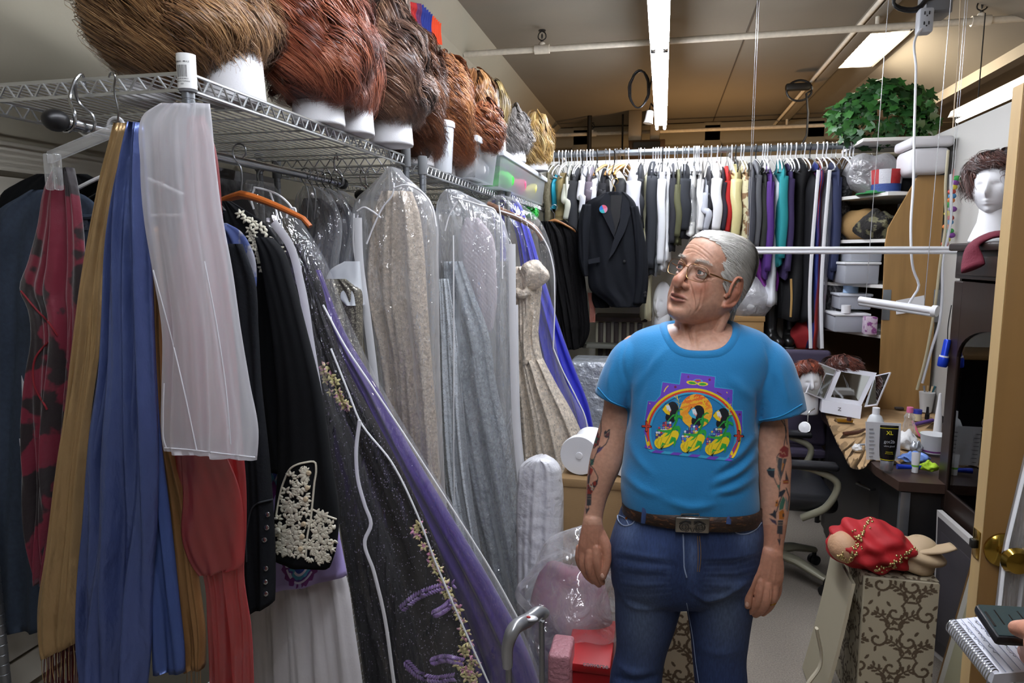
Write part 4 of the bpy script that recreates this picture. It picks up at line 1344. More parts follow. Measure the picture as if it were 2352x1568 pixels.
cloth('blue_sleeve','royal blue satin garment end poking out under the third shelf','dress',[(452,1132,1160),(470,1128,1158),(520,1135,1160),(600,1140,1165)],4.05,m_royal,nf=1,amp=0.01,th=0.04,seed=41,m=24)
wig('bright green curly wig under the far end of the third shelf',at(1214,487,Y=4.55),(0.055,0.06,0.05),['#0f9a2a','#29d84a','#5bf078','#8dffa0'],n=700,k=12,curl=0.01,cf=3,th1=2.6,seed=55)
m_fur=M('fur_black','#0d0c0d',0.95,spec=.15,bump=(70,0.9,0.02),stretch=(1,1,0.25))
for k,(rows,Y,lab)in enumerate((([(508,1240,1268),(530,1236,1285),(600,1244,1300),(700,1262,1318),(800,1280,1330)],4.55,'nearer black fur coat at the far end of the wire shelves'),([(506,1268,1300),(528,1262,1325),(600,1272,1338),(700,1290,1350),(770,1300,1352),(796,1310,1340)],4.68,'farther black fur coat on a wooden hanger, next to the black suit jacket'))):
 cloth('fur_coat',lab,'coat',rows,Y,m_fur,nf=3,amp=0.02,th=0.07,seed=70+k,group='black fur coats')
hanger(at(1272,500,Y=4.6)[0],4.62,at(1262,478,Y=4.6)[2],(0.9,0.3,0),'wooden hanger with metal hook inside the black fur coats',m_hwood,'wood',half=0.16,drop=0.08)
MY=1.74
def project(P):
 d=np.asarray(P,float)-CPOS
 f=d@CF
 return np.stack([CX+FPX*(d@CR)/f,CY-FPX*(d@CU)/f],-1)
def remesh(mb,voxel,it=4,fac=0.5):
 me=bpy.data.meshes.new('tmp')
 V=mb.verts()
 fs=[]
 for q in mb.f:
  fs+=q.tolist()
 me.from_pydata(V.tolist(),[],fs)
 bm=bmesh.new()
 bm.from_mesh(me)
 bmesh.ops.recalc_face_normals(bm,faces=bm.faces[:])
 bm.to_mesh(me)
 bm.free()
 o=bpy.data.objects.new('tmp',me)
 COL.objects.link(o)
 r=o.modifiers.new('r','REMESH')
 r.mode='VOXEL'
 r.voxel_size=voxel
 if it:
  s=o.modifiers.new('s','SMOOTH')
  s.factor=fac
  s.iterations=it
 dg=bpy.context.evaluated_depsgraph_get()
 m2=bpy.data.meshes.new_from_object(o.evaluated_get(dg))
 n=len(m2.vertices)
 V=np.zeros(n*3,np.float32)
 m2.vertices.foreach_get('co',V)
 N=np.zeros(n*3,np.float32)
 m2.vertices.foreach_get('normal',N)
 L=np.zeros(len(m2.loops),np.int32)
 m2.loops.foreach_get('vertex_index',L)
 T=np.zeros(len(m2.polygons),np.int32)
 m2.polygons.foreach_get('loop_total',T)
 bpy.data.objects.remove(o)
 assert(T==4).all()
 bpy.data.meshes.remove(me)
 bpy.data.meshes.remove(m2)
 return V.reshape(-1,3).astype(float),N.reshape(-1,3).astype(float),L.reshape(-1,4)
def ridge(V0,N0,P0,lst,fac0):
 sel=np.where(fac0>0)[0]
 V,N,P,fac=V0[sel],N0[sel],P0[sel],fac0[sel]
 allx=A([q for l in lst for q in l[0]])
 lo,hi=allx.min(0)-20,allx.max(0)+20
 kk=((P>lo)&(P<hi)).all(1)
 sel,V,N,P,fac=sel[kk],V[kk],N[kk],P[kk],fac[kk]
 for pts,w,h in lst:
  pts=A(spline(pts,12))
  dmin=np.full(len(P),1e9)
  tt=np.zeros(len(P))
  for i,(a,e)in enumerate(zip(pts[:-1],pts[1:])):
   d=e-a
   t=np.clip(((P-a)@d)/(d@d),0,1)
   ds=np.linalg.norm(P-a-t[:,None]*d,axis=1)
   k=ds<dmin
   dmin[k]=ds[k]
   tt[k]=(i+t[k])/(len(pts)-1)
  V+=N*(h*np.exp(-(dmin/w)**2)*np.sin(np.clip(tt,0.03,0.97)*PI)**.6*fac)[:,None]
 V0[sel]=V
 return V0
def limb(mb,path,rx,ry=None,sides=20,n=40,up=None):
 P=np.asarray(path,float)
 k=len(P)
 rx=np.asarray(rx,float)
 ry=rx if ry is None else np.asarray(ry,float)
 Q=spline(np.hstack([P,rx[:,None],ry[:,None]]),n)
 c,a,e=Q[:,:3],Q[:,3],Q[:,4]
 T=np.gradient(c,axis=0)
 T/=np.linalg.norm(T,axis=1,keepdims=True)
 ends0,ends1=[],[]
 for u in(0.98,0.85,0.6,0.3):
  w=math.sqrt(1-u*u)
  ends0.append(np.r_[c[0]-T[0]*a[0]*u,a[0]*w,e[0]*w])
  ends1.insert(0,np.r_[c[-1]+T[-1]*a[-1]*u,a[-1]*w,e[-1]*w])
 Q=np.vstack([ends0,Q,ends1])
 c,a,e=Q[:,:3],Q[:,3],Q[:,4]
 T=np.gradient(c,axis=0)
 T/=np.linalg.norm(T,axis=1,keepdims=True)
 up=A([0,-1.0,0])if up is None else A(up,float)
 U=up-T*(T@up)[:,None]
 U/=np.linalg.norm(U,axis=1,keepdims=True)
 S=np.cross(T,U)
 th=np.linspace(0,2*PI,sides,endpoint=False)
 V=c[:,None]+np.cos(th)[None,:,None]*S[:,None]*a[:,None,None]+np.sin(th)[None,:,None]*U[:,None]*e[:,None,None]
 mb.grid(V,cv=True,caps=True)
n_=A([-0.05,-0.9987,0.0])
r_=A([0.9987,-0.05,0.0])
z_=A([0,0,1.0])
yw,pt,rl=math.radians(38),math.radians(15),math.radians(12)
fh=math.cos(yw)*n_-math.sin(yw)*r_
s0=math.cos(yw)*r_+math.sin(yw)*n_
HF=math.cos(pt)*fh+math.sin(pt)*z_
u0=math.cos(pt)*z_-math.sin(pt)*fh
HU=math.cos(rl)*u0+math.sin(rl)*s0
HS=math.cos(rl)*s0-math.sin(rl)*u0
HB=np.stack([HS,HF,HU])
HSC=1.0
HC=at(1577,612,Y=MY-0.085)-(A([0,0.098,0.004])*HSC)@HB
def H(p):
 return HC+np.asarray(p,float)*HSC@HB
def Hinv(P):
 return(np.asarray(P)-HC)@HB.T/HSC
hz=A([-.123,-.121,-.117,-.108,-.095,-.080,-.060,-.040,-.020,0,.020,.040,.058,.076,.090,.1005,.1075,.1105])
hw=A([.006,.015,.026,.039,.052,.0625,.070,.0710,.0710,.0715,.0725,.0725,.0715,.067,.059,.048,.031,.006])
hf=A([.060,.070,.081,.0865,.088,.0875,.0885,.0895,.0895,.0905,.0925,.0915,.0865,.0765,.062,.043,.014,-.015])
hb=A([.040,.022,.006,-.012,-.030,-.046,-.060,-.070,-.078,-.083,-.086,-.087,-.086,-.081,-.073,-.061,-.042,-.020])
Z=np.linspace(hz[0],hz[-1],120)
W_,F_,B_=(smooth_interp(Z,hz,k)for k in(hw,hf,hb))
ph=np.linspace(0,2*PI,144,endpoint=False)
cs,sn=np.cos(ph),np.sin(ph)
ex=2/2.35
cx_=np.sign(cs)*np.abs(cs)**ex
sy_=np.sign(sn)*np.abs(sn)**ex
hx=W_[:,None]*cx_[None]
yc=(0.62*B_+0.38*F_)[:,None]
hy=np.where(sn[None]>=0,yc+(F_[:,None]-yc)*np.abs(sy_)[None],yc-(yc-B_[:,None])*np.abs(sy_)[None])
hzz=np.repeat(Z[:,None],len(ph),1)
def G(x,c,s):
 return np.exp(-((x-c)/s)**2)
ax_=np.abs(hx)
front=np.clip((hy-0.02)/0.03,0,1)
dy=0
dy=dy-0.0150*G(ax_,.032,.0175)*G(hzz,-.002,.0125)
dy=dy-0.005*G(ax_,.014,.008)*G(hzz,.002,.012)
dy=dy+0.0050*G(ax_,.030,.022)*G(hzz,.023,.009)
dy=dy+0.0050*G(ax_,.040,.016)*G(hzz,-.034,.016)
dy=dy-0.0035*G(ax_,.034+.25*np.clip(-.05-hzz,0,1),.004)*G(hzz,-.066,.022)
dy=dy+0.0030*G(ax_,.046,.010)*G(hzz,-.078,.02)
dy=dy+0.0060*G(hx,0,.020)*G(hzz,-.104,.012)
dy=dy-0.0045*G(hx,0,.022)*G(hzz,-.088,.006)
dy=dy+0.0050*G(hx,0,.026)*G(hzz,-.066,.014)
dy=dy-0.0022*G(hx,0,.004)*G(hzz,-.055,.006)
hy=hy+dy*front
HEADV=np.stack([hx,hy,hzz],-1)
def head_pts():
 return HEADV
bm_=MB()
bm_.grid(H(HEADV.reshape(-1,3)).reshape(HEADV.shape),cv=True,caps=True)
hm_local=MB().grid(HEADV,cv=True,caps=True)
HBVH=BVHTree.FromPolygons([tuple(v)for v in hm_local.verts()],[tuple(int(i)for i in q)for arr in hm_local.f for q in arr])
def face_y(x,z):
 loc,nr,i,d=HBVH.ray_cast(Vector((x,0.3,z)),Vector((0,-1,0)))
 return loc[1]if loc is not None else 0.08
def hlimb(path,rx,ry=None,**kw):
 limb(bm_,H(A(path)),rx,ry,up=HF,**kw)
hlimb([(0,.084,.014),(0,.094,-.004),(0,.102,-.020),(0,.1075,-.034),(0,.107,-.0395)],[.0085,.0080,.0105,.0132,.0115],[.008,.0078,.0095,.0115,.0100],sides=18,n=24)
for s in(-1,1):
 hlimb([(s*.0085,.100,-.036),(s*.0155,.095,-.040),(s*.017,.089,-.0415)],[.0058,.0072,.0064],n=10,sides=12)
hlimb([(0,.104,-.0425),(0,.094,-.0465)],[.0038,.0042],n=6,sides=10)
mx_=.029
up_,lo_=[],[]
for s in np.linspace(-1,1,13):
 y0=face_y(s*mx_*1.05,-.066)
 up_.append((s*mx_,y0+.0012-.003*abs(s)**3,-.0655+.0018*(1-abs(s)**2)-.0012*(abs(s)<.12)-.002*s*s))
 lo_.append((s*mx_*.88,y0+.0012-.003*abs(s)**3,-.0755-.0012*(1-s*s)+.0045*s*s))
hlimb(up_,[.0012]+[.0023+.0010*(1-s*s)for s in np.linspace(-.9,.9,11)]+[.0012],n=26,sides=12)
hlimb(lo_,[.0012]+[.0024+.0016*(1-s*s)for s in np.linspace(-.9,.9,11)]+[.0012],n=26,sides=12)
EYE={s:A([s*.0315,.0735,-.001])for s in(-1,1)}
ER=.0122
for s in(-1,1):
 for top in(1,-1):
  P=[]
  for k,u in enumerate(np.linspace(-1,1,11)):
   ang=u*1.02
   el=(0.52 if top>0 else-0.38)*math.sqrt(max(0,1-u*u))+0.03-0.08*u*s*0
   d=A([math.sin(ang),math.cos(ang)*math.cos(el),math.sin(el)+0.0])
   P.append(EYE[s]+d/np.linalg.norm(d)*(ER+.0011))
  hlimb(P,[.0016]+[.0022 if top>0 else .0019]*9+[.0016],n=20,sides=10)
 P=[(s*.016,face_y(s*.016,.010)+.001,.009),(s*.028,face_y(s*.028,.0125)+.0035,.0125),(s*.040,face_y(s*.040,.0105)+.004,.0105),(s*.049,face_y(s*.049,.002)+.003,.001)]
 hlimb(P,[.002,.0042,.0046,.0028],n=16,sides=10)
 P=[(s*.017,face_y(s*.017,-.013),-.011),(s*.028,face_y(s*.028,-.017)+.001,-.0165),(s*.040,face_y(s*.040,-.016)+.001,-.0155),(s*.048,face_y(s*.048,-.010),-.009)]
 hlimb(P,[.0018,.0034,.0034,.0018],n=16,sides=10)
for s in(-1,1):
 E=A([s*.0715,.006,-.020])
 rim=[]
 for a in np.linspace(-0.35*PI,1.12*PI,22):
  rr=.033 if math.sin(a)>0 else .030
  yv=-.021*math.cos(a+.15)-.004
  zv=.006+rr*math.sin(a)
  out=.010+.008*(1-math.cos(a))*.5
  rim.append(E+A([s*(out if yv<0 else out*.55),yv*0.95,zv]))
 rim=[E+A([s*.003,.014,-.006])]+rim[::-1]+[E+A([s*.006,-.006,-.030]),E+A([s*.004,.006,-.034])]
 hlimb(rim,[.0026]+[.0038]*20+[.0036,.0044,.0062,.0054],n=60,sides=10)
 hlimb([E+A([s*.001,.004,-.028]),E+A([s*.002,-.006,-.012]),E+A([s*.003,-.011,.008]),E+A([s*.004,-.010,.024])],[.006,.0105,.0135,.009],[.006,.0105,.0135,.009],n=20,sides=14)
 hlimb([E+A([s*.004,.013,-.012]),E+A([s*.005,.012,-.004])],[.004,.0035],n=6,sides=10)
 hlimb([E+A([s*.011,-.014,-.012]),E+A([s*.012,-.012,.006]),E+A([s*.011,-.002,.018])],[.0032,.0036,.003],n=14,sides=10)
NB=at(1610,770,Y=MY+0.025)
limb(bm_,[H((0,-.030,-.02)),H((0,-.022,-.075)),0.45*H((0,-.01,-.11))+0.55*NB,NB,NB+A([0,.02,-.10])],[.058,.060,.062,.068,.075],[.056,.058,.058,.060,.062],n=40,sides=32)
for a,bb,r in(((.028,.020,-.100),(1585,795),.009),((-.012,.040,-.104),(1572,790),.0075),((.066,-.02,-.07),(1628,800),.011)):
 q=at(bb[0],bb[1],Y=MY-0.04)
 limb(bm_,[H(a),0.5*H(a)+0.5*q+A([0,-.004,0]),q],[r*.8,r,r*.8],n=20,sides=12)
def px_rows(rows,Y,dep,yoff,sup=2.4,n=72,m=60):
 L_=A([at(r[1],r[0],Y=Y)for r in rows])
 R_=A([at(r[2],r[0],Y=Y)for r in rows])
 Q=spline(np.hstack([L_,R_,A(dep)[:,None],A(yoff)[:,None]]),m)
 th=np.linspace(0,2*PI,n,endpoint=False)
 c,s=np.cos(th),np.sin(th)
 e=2/sup
 cc,ss=np.sign(c)*np.abs(c)**e,np.sign(s)*np.abs(s)**e
 cen=(Q[:,:3]+Q[:,3:6])/2
 half=(Q[:,3:6]-Q[:,:3])/2
 V=cen[:,None]+half[:,None]*cc[None,:,None]
 V[...,1]+=Q[:,6:7]*ss[None]*-1.0-Q[:,7:8]
 return V
T_ROWS=[(742,1545,1680),(752,1490,1722),(772,1448,1764),(800,1432,1780),(850,1432,1772),(900,1436,1756),(950,1440,1745),(1000,1437,1739),(1060,1430,1738),(1110,1427,1739),(1150,1431,1742),(1190,1440,1740),(1215,1450,1730)]
T_DEP=[.050,.072,.092,.108,.122,.130,.134,.138,.141,.140,.136,.130,.126]
T_OFF=[-.020,-.012,-.006,0,.004,.006,.008,.011,.015,.017,.015,.012,.010]
V=px_rows([(r[0]+3,r[1]+8,r[2]-8)for r in T_ROWS],MY,A(T_DEP)-.007,T_OFF)
bm_.grid(V,cv=True,caps=True)
def arm(rows,Ys,mb,k=0.86):
 P=A([at((r[1]+r[2])/2,r[0],Y=y)for r,y in zip(rows,Ys)])
 ra=A([np.linalg.norm(at(r[2],r[0],Y=y)-at(r[1],r[0],Y=y))/2 for r,y in zip(rows,Ys)])
 limb(mb,P,ra,ra*k,n=70,sides=32)
 return P,ra
RA=[(800,1425,1490),(850,1402,1462),(900,1390,1452),(950,1384,1447),(1000,1371,1440),(1030,1362,1435),(1060,1354,1428),(1100,1348,1411),(1150,1345,1392),(1190,1340,1384),(1212,1338,1384)]
LA=[(800,1700,1768),(850,1724,1792),(900,1735,1803),(975,1739,1810),(1010,1736,1812),(1060,1738,1818),(1100,1742,1816),(1150,1745,1814),(1200,1748,1808),(1250,1750,1800),(1283,1745,1797)]
RY=np.linspace(MY+.01,MY-.04,len(RA))
LY=np.linspace(MY+.01,MY-.05,len(LA))
arm(RA,RY,bm_)
arm(LA,LY,bm_)
PXM=1.75/FPX
def finger(pts,rpx,mb,y0):
 P=[at(p[0],p[1],Y=y0+(p[2]if len(p)>2 else 0))for p in pts]
 limb(mb,P,A(rpx)*PXM,A(rpx)*PXM*.92,n=26,sides=14)
y0=MY-.045
limb(bm_,[at(1361,1200,Y=y0),at(1361,1228,Y=y0),at(1360,1255,Y=y0+.002),at(1354,1280,Y=y0+.006)],A([23,29,33,28])*PXM,A([17,17,17,14])*PXM,n=24,sides=28)
finger([(1380,1225,0),(1392,1255,-.008),(1394,1288,-.012),(1389,1310,-.014),(1385,1324,-.014)],[12,12.5,10.5,9.5,8],bm_,y0)
finger([(1370,1258,-.012),(1371,1288,-.018),(1376,1316,-.010),(1383,1337,.004)],[11,10.5,9,7.5],bm_,y0)
finger([(1355,1266,-.010),(1353,1300,-.014),(1362,1327,-.002),(1376,1342,.012)],[11,10.5,9,7.5],bm_,y0)
finger([(1341,1266,0),(1339,1297,0),(1349,1322,.010),(1362,1335,.022)],[10.5,10,8.5,7],bm_,y0)
finger([(1331,1258,.012),(1329,1284,.014),(1337,1305,.022),(1349,1317,.032)],[9,8.5,7.5,6.5],bm_,y0)
y1=MY-.055
limb(bm_,[at(1771,1275,Y=y1),at(1767,1300,Y=y1),at(1762,1325,Y=y1),at(1760,1350,Y=y1+.004)],A([25,31,34,29])*PXM,A([17,17,17,14])*PXM,n=24,sides=28)
finger([(1742,1300,-.004),(1728,1330,-.012),(1720,1358,-.014),(1718,1376,-.014),(1717,1390,-.012)],[12,12,10.5,9.5,8],bm_,y1)
finger([(1748,1335,-.012),(1745,1366,-.016),(1735,1391,-.006),(1722,1404,.010)],[11,10.5,9.5,8],bm_,y1)
finger([(1763,1342,-.012),(1761,1375,-.016),(1750,1399,-.004),(1735,1411,.012)],[11,10.5,9.5,8],bm_,y1)
finger([(1777,1338,-.004),(1776,1371,-.006),(1767,1393,.006),(1752,1408,.02)],[10.5,10,9,7.5],bm_,y1)
finger([(1787,1328,.010),(1787,1355,.010),(1780,1375,.018),(1768,1392,.028)],[9,8.5,7.5,6.5],bm_,y1)
LEGL=[(1250,1425,1560),(1366,1418,1560),(1431,1420,1542),(1500,1422,1520),(1568,1410,1510),(1700,1412,1502),(1880,1420,1492)]
LEGR=[(1250,1590,1735),(1379,1580,1724),(1453,1590,1712),(1516,1596,1706),(1568,1600,1706),(1700,1608,1704),(1880,1612,1694)]
for rows in(LEGL,LEGR):
 arm(rows,[MY+.01]*len(rows),bm_,0.95)
limb(bm_,[at(1585,1150,Y=MY),at(1580,1260,Y=MY)],[.15,.15],[.11,.10],n=12)
BV,BN,BF=remesh(bm_,0.0018,4,0.5)
hl=Hinv(BV)
inhead=(hl[:,2]>-.128)&(np.linalg.norm(hl,axis=1)<.19)
X_,Y_,Z_=hl[:,0],hl[:,1],hl[:,2]
fr=np.clip((Y_-.045)/.02,0,1)*inhead
disp=np.zeros(len(BV))
disp-=.0020*G(Z_,-.0705,.0018)*G(X_,0,.021)*fr
disp+=.0006*np.sin(BV[:,0]*310)*np.sin(BV[:,2]*270)*0
BV=BV+BN*disp[:,None]
pxy=project(BV)
ff_=(((BV-CPOS)*BN).sum(1)<0)*inhead*1.0
FL=[]
for pts,h_ in(([(1582,643),(1590,668),(1595,693),(1596,712)],1.0),([(1614,656),(1611,680),(1606,704),(1593,721)],.7),([(1592,640),(1604,646),(1618,641)],.5),([(1625,641),(1645,637),(1662,641)],.5),([(1624,645),(1640,650),(1650,652)],.5),([(1560,566),(1592,560),(1618,575),(1641,596)],.9),([(1557,577),(1588,570),(1612,582),(1638,606)],.9),([(1568,586),(1592,579),(1616,592),(1634,612)],.6),([(1621,596),(1632,606)],.6),([(1581,700),(1588,712),(1584,722)],.5),([(1620,650),(1622,668)],.4),([(1545,655),(1541,668),(1537,678)],.7)):
 FL+=[(pts,2.0,-.0026*h_),([(x+3.4,y+1.2)for x,y in pts],2.6,.0012*h_),([(x-3.4,y-1.2)for x,y in pts],2.6,.0008*h_)]
BV=ridge(BV,BN,pxy,FL,ff_)
BV=ridge(BV,BN,pxy,[([(1578,742),(1586,770),(1592,792)],3,-.004),([(1570,745),(1574,775)],3,.003),([(1600,745),(1604,780),(1606,800)],4,-.003)],(((BV-CPOS)*BN).sum(1)<0)*(pxy[:,1]>738)*(pxy[:,1]<806)*1.0)
hf_=(((BV-CPOS)*BN).sum(1)<0)*(pxy[:,1]>1150)*1.0
BV=ridge(BV,BN,pxy,[(p_,w_,h_)for p_,w_,h_ in(([(1352,1200),(1350,1235),(1344,1268)],2,.0016),([(1366,1205),(1360,1240),(1358,1268)],2,.0014),([(1376,1215),(1372,1240),(1374,1262)],2,.0014),([(1356,1232),(1366,1250),(1372,1262)],1.6,.0010),([(1772,1290),(1768,1315),(1762,1340)],2,.0015),([(1782,1295),(1780,1320),(1778,1340)],2,.0014),([(1758,1300),(1752,1320),(1750,1338)],2,.0013),([(1349,1280),(1358,1280)],4,.0008),([(1364,1274),(1374,1274)],4,.0008),([(1337,1276),(1344,1278)],4,.0008),([(1744,1352),(1752,1352)],4,.0008),([(1759,1356),(1768,1356)],4,.0008),([(1773,1352),(1781,1352)],4,.0008),([(1361,1290),(1361,1325)],1.5,-.0015),([(1347,1290),(1347,1322)],1.5,-.0015),([(1755,1352),(1750,1385)],1.5,-.0015),([(1770,1352),(1768,1388)],1.5,-.0015))],hf_)
hand=(pxy[:,1]>1205)&~inhead
base=A(lin('#cfa088')[:3])
col=np.tile(base,(len(BV),1))
def mixc(mask,c,amt=1.0):
 global col
 w=(np.clip(mask,0,1)*amt)[:,None]
 col=col*(1-w)+A(lin(c)[:3])*w
nz=np.sin(BV[:,0]*130+2*np.sin(BV[:,2]*80))*np.sin(BV[:,2]*115+1.7*np.sin(BV[:,1]*90))*np.sin(BV[:,1]*100+1)
mixc(np.clip(nz,0,1),'#ad6f52',0.35)
arms=(~inhead)&(pxy[:,1]>850)
mixc(arms*1.0,'#c4937a',0.6)
mixc((hand*1.0),'#b87a61',0.55)
mixc(G(np.abs(X_),.042,.02)*G(Z_,-.035,.022)*fr,'#c0745a',0.6)
mixc(G(X_,0,.014)*G(Z_,-.032,.014)*(Y_>.09)*inhead,'#bb6e58',0.65)
mixc(((np.abs(X_)>.0745)&(Y_<.036)&(Y_>-.04)&(Z_>-.06)&(Z_<.03))*inhead*1.0,'#b9694f',0.6)
lipm=np.clip(G(Z_,-.0645-.10*np.abs(X_)**1.2,.0040)+G(Z_,-.0765+.10*np.abs(X_)**1.2,.0048),0,1)*np.clip(1.25-(np.abs(X_)/.025)**4,0,1)*(Y_>.075)*inhead
mixc(lipm,'#9a5850',0.8)
mixc(G(Z_,-.0705,.0016)*(np.abs(X_)<.019)*fr,'#3a1c1a',0.9)
mixc(G(np.abs(X_),.030,.018)*G(Z_,.026-.12*np.maximum(np.abs(X_)-.03,0),.0045)*fr,'#b9aca0',0.75)
mixc(G(np.abs(X_),.031,.016)*G(Z_,-.013,.006)*fr,'#b5755f',0.4)
mixc(((Z_>.06)&inhead)*.5,'#dcb49c',0.5)
for s in(-1,1):
 de=np.linalg.norm(hl-EYE[s],axis=1)
 mixc((de<ER+.0042)*(Y_>.06)*inhead*1.0,'#a5685a',.55)
 mixc((de<ER+.0026)*(Y_>.06)*(Z_>EYE[s][2]+.002)*inhead*1.0,'#4a3630',.6)
def in_poly(P,poly):
 poly=np.asarray(poly,float)
 x,y=P[:,0],P[:,1]
 ins=np.zeros(len(P),bool)
 j=len(poly)-1
 for i in range(len(poly)):
  xi,yi,xj,yj=*poly[i],*poly[j]
  c=((yi>y)!=(yj>y))&(x<(xj-xi)*(y-yi)/(yj-yi+1e-12)+xi)
  ins^=c
  j=i
 return ins
def near_line(P,pts,w):
 pts=np.asarray(pts,float)
 m=np.zeros(len(P),bool)
 for a,e in zip(pts[:-1],pts[1:]):
  lo,hi=np.minimum(a,e)-w,np.maximum(a,e)+w
  k=np.where((P[:,0]>lo[0])&(P[:,0]<hi[0])&(P[:,1]>lo[1])&(P[:,1]<hi[1]))[0]
  if not len(k):
   continue
  d=e-a
  t=np.clip(((P[k]-a)@d)/(d@d+1e-12),0,1)
  m[k]|=np.linalg.norm(P[k]-a-t[:,None]*d,axis=1)<w/2
 return m
def paint(P,layers,colr,mask,active=None):
 for ly in layers:
  if ly[0]=='poly':
   k=in_poly(P,ly[1])
  elif ly[0]=='ell':
   a=ly[6]if len(ly)>6 else 0.0
   x,y=P[:,0]-ly[1],P[:,1]-ly[2]
   xr,yr=x*math.cos(a)+y*math.sin(a),-x*math.sin(a)+y*math.cos(a)
   k=(xr/ly[3])**2+(yr/ly[4])**2<1
  else:
   k=near_line(P,ly[1],ly[2])
  if active is not None:
   k&=active
  colr[k]=lin(ly[5]if ly[0]=='ell' else ly[-1])[:3]
  mask[k]=True
INK,RED,GRN,ORG,PUR,TAN='#2c3038','#8e3226','#3d6a58','#b06a25','#54486e','#a88a70'
facing=((BV-CPOS)*BN).sum(1)<0
def crop(pts,ox,oy,s):
 return[(ox+x/s,oy+y/s)for x,y in pts]
cr=lambda*p:crop(p,1300,900,3.265)
tat_r=[('line',cr((285,60),(262,200),(262,300),(240,400)),2.2,INK),('line',cr((275,60),(250,220),(215,330),(205,420)),2.2,INK),('poly',cr((236,280),(250,340),(238,400),(212,420),(212,330)),RED),('poly',cr((225,330),(240,350),(228,390),(214,380)),GRN),('line',cr((240,280),(225,300),(245,315),(226,335),(246,350),(226,370),(240,390),(212,420)),2.0,INK),('poly',cr((285,300),(300,285),(305,297),(318,280),(332,278),(325,340),(300,345),(284,330)),INK),('line',cr((290,325),(326,292)),1.6,TAN),('poly',cr((300,310),(322,306),(318,330),(302,334)),'#6a3a3c'),('line',cr((322,340),(300,390),(270,415),(240,420)),2.2,INK),('poly',cr((236,425),(285,410),(255,445),(222,470)),PUR),('line',cr((255,405),(222,470),(205,520)),2.0,INK),('poly',cr((183,505),(208,500),(206,545),(180,555)),GRN),('line',cr((180,500),(209,520),(180,545),(208,575),(240,640),(232,690),(200,740)),2.0,INK),('poly',cr((175,560),(205,580),(190,620),(174,640)),RED),('poly',cr((165,630),(185,610),(176,680),(160,690)),'#5b4a42'),('line',cr((180,560),(172,620),(168,690)),1.8,INK),('poly',cr((196,680),(238,655),(234,690),(205,720)),INK),('ell',1300+215/3.265,900+685/3.265,3.4,5.5,RED),('poly',cr((160,695),(196,690),(200,750),(188,765),(160,765)),RED),('line',cr((176,690),(182,710),(196,705),(190,730),(202,735)),1.8,'#9fb3a0'),('line',cr((160,730),(172,712),(182,740),(192,755)),1.8,INK),('poly',cr((158,765),(192,765),(188,850),(155,852)),'#3a3d42'),('line',cr((160,780),(190,780)),1.0,TAN),('line',cr((158,800),(189,800)),1.0,TAN),('line',cr((170,852),(172,880)),1.6,INK),('poly',cr((160,872),(180,870),(150,918)),INK),('poly',cr((148,862),(158,880),(150,918)),INK)]
cr2=lambda*p:crop(p,1680,900,2.905)
tat_l=[('line',cr2((330,180),(358,230),(372,350)),2.0,INK),('line',cr2((350,185),(368,260),(350,360),(305,430)),2.0,INK),('poly',cr2((322,385),(350,355),(382,375),(378,430),(340,440),(318,430)),'#7c2c2c'),('line',cr2((318,405),(330,395),(338,412),(352,402),(360,418)),1.6,TAN),('poly',cr2((300,430),(325,440),(370,445),(345,540),(325,600),(312,560)),'#43454a'),('line',cr2((310,440),(305,500),(325,580)),1.6,TAN),('line',cr2((345,445),(335,520)),2.4,TAN),('poly',cr2((340,470),(352,480),(336,540)),ORG),('poly',cr2((235,520),(255,500),(270,510),(290,508),(285,575),(265,570),(245,550)),INK),('line',cr2((240,520),(288,520)),1.6,'#5d8a8a'),('line',cr2((285,575),(300,610),(318,640)),2.0,INK),('poly',cr2((302,618),(325,620),(320,660)),GRN),('line',cr2((325,600),(318,680)),1.8,INK),('poly',cr2((362,520),(385,600),(360,590)),INK),('poly',cr2((342,590),(378,585),(382,612),(345,612)),'#8e3226'),('line',cr2((345,600),(380,598)),1.6,'#b99a40'),('poly',cr2((320,665),(350,650),(365,655),(345,690),(312,705)),INK),('line',cr2((365,640),(385,700),(375,790)),2.4,INK),('line',cr2((350,660),(318,740),(300,800)),2.6,INK),('poly',cr2((295,730),(312,715),(312,760),(292,765)),ORG),('ell',1680+302/2.905,900+738/2.905,2.2,2.2,INK),('poly',cr2((345,690),(360,720),(345,780),(318,790),(322,745)),GRN),('poly',cr2((360,690),(380,740),(375,800),(360,780)),'#7d7f7c'),('poly',cr2((316,800),(345,782),(356,810),(350,850),(318,850)),ORG),('ell',1680+346/2.905,900+822/2.905,2.0,4.6,INK),('poly',cr2((248,815),(275,808),(290,780),(300,810),(298,850),(270,825)),INK),('poly',cr2((250,840),(298,858),(304,890),(272,868)),'#40344a'),('poly',cr2((310,855),(345,855),(340,950),(303,945)),'#3a3d42'),('line',cr2((308,872),(344,872)),1.2,TAN),('line',cr2((307,888),(342,888)),1.2,TAN),('line',cr2((322,950),(320,980)),1.6,INK),('poly',cr2((305,975),(320,985),(330,972),(322,1028)),INK)]
act=facing&arms
dummy=np.zeros(len(BV),bool)
acc=np.zeros_like(col)
OFF=((0,0),(.8,.4),(-.8,-.4),(.4,-.8),(-.4,.8))
for ox,oy in OFF:
 c5=col.copy()
 paint(pxy+A([ox,oy]),tat_r,c5,dummy,act&(pxy[:,0]<1480))
 paint(pxy+A([ox,oy]),tat_l,c5,dummy,act&(pxy[:,0]>1700))
 acc+=c5
col=acc/len(OFF)
man=thing('person','white-haired man in glasses, blue T-shirt and jeans looking up to one side','person',(at(1590,1100,Y=MY)[0],MY,0.0))
m_skin=M('skin','#c49273',0.46,attr=True,bump=(420,0.14,0.002),sss=0.12,var=(110,0.10))
b=MB()
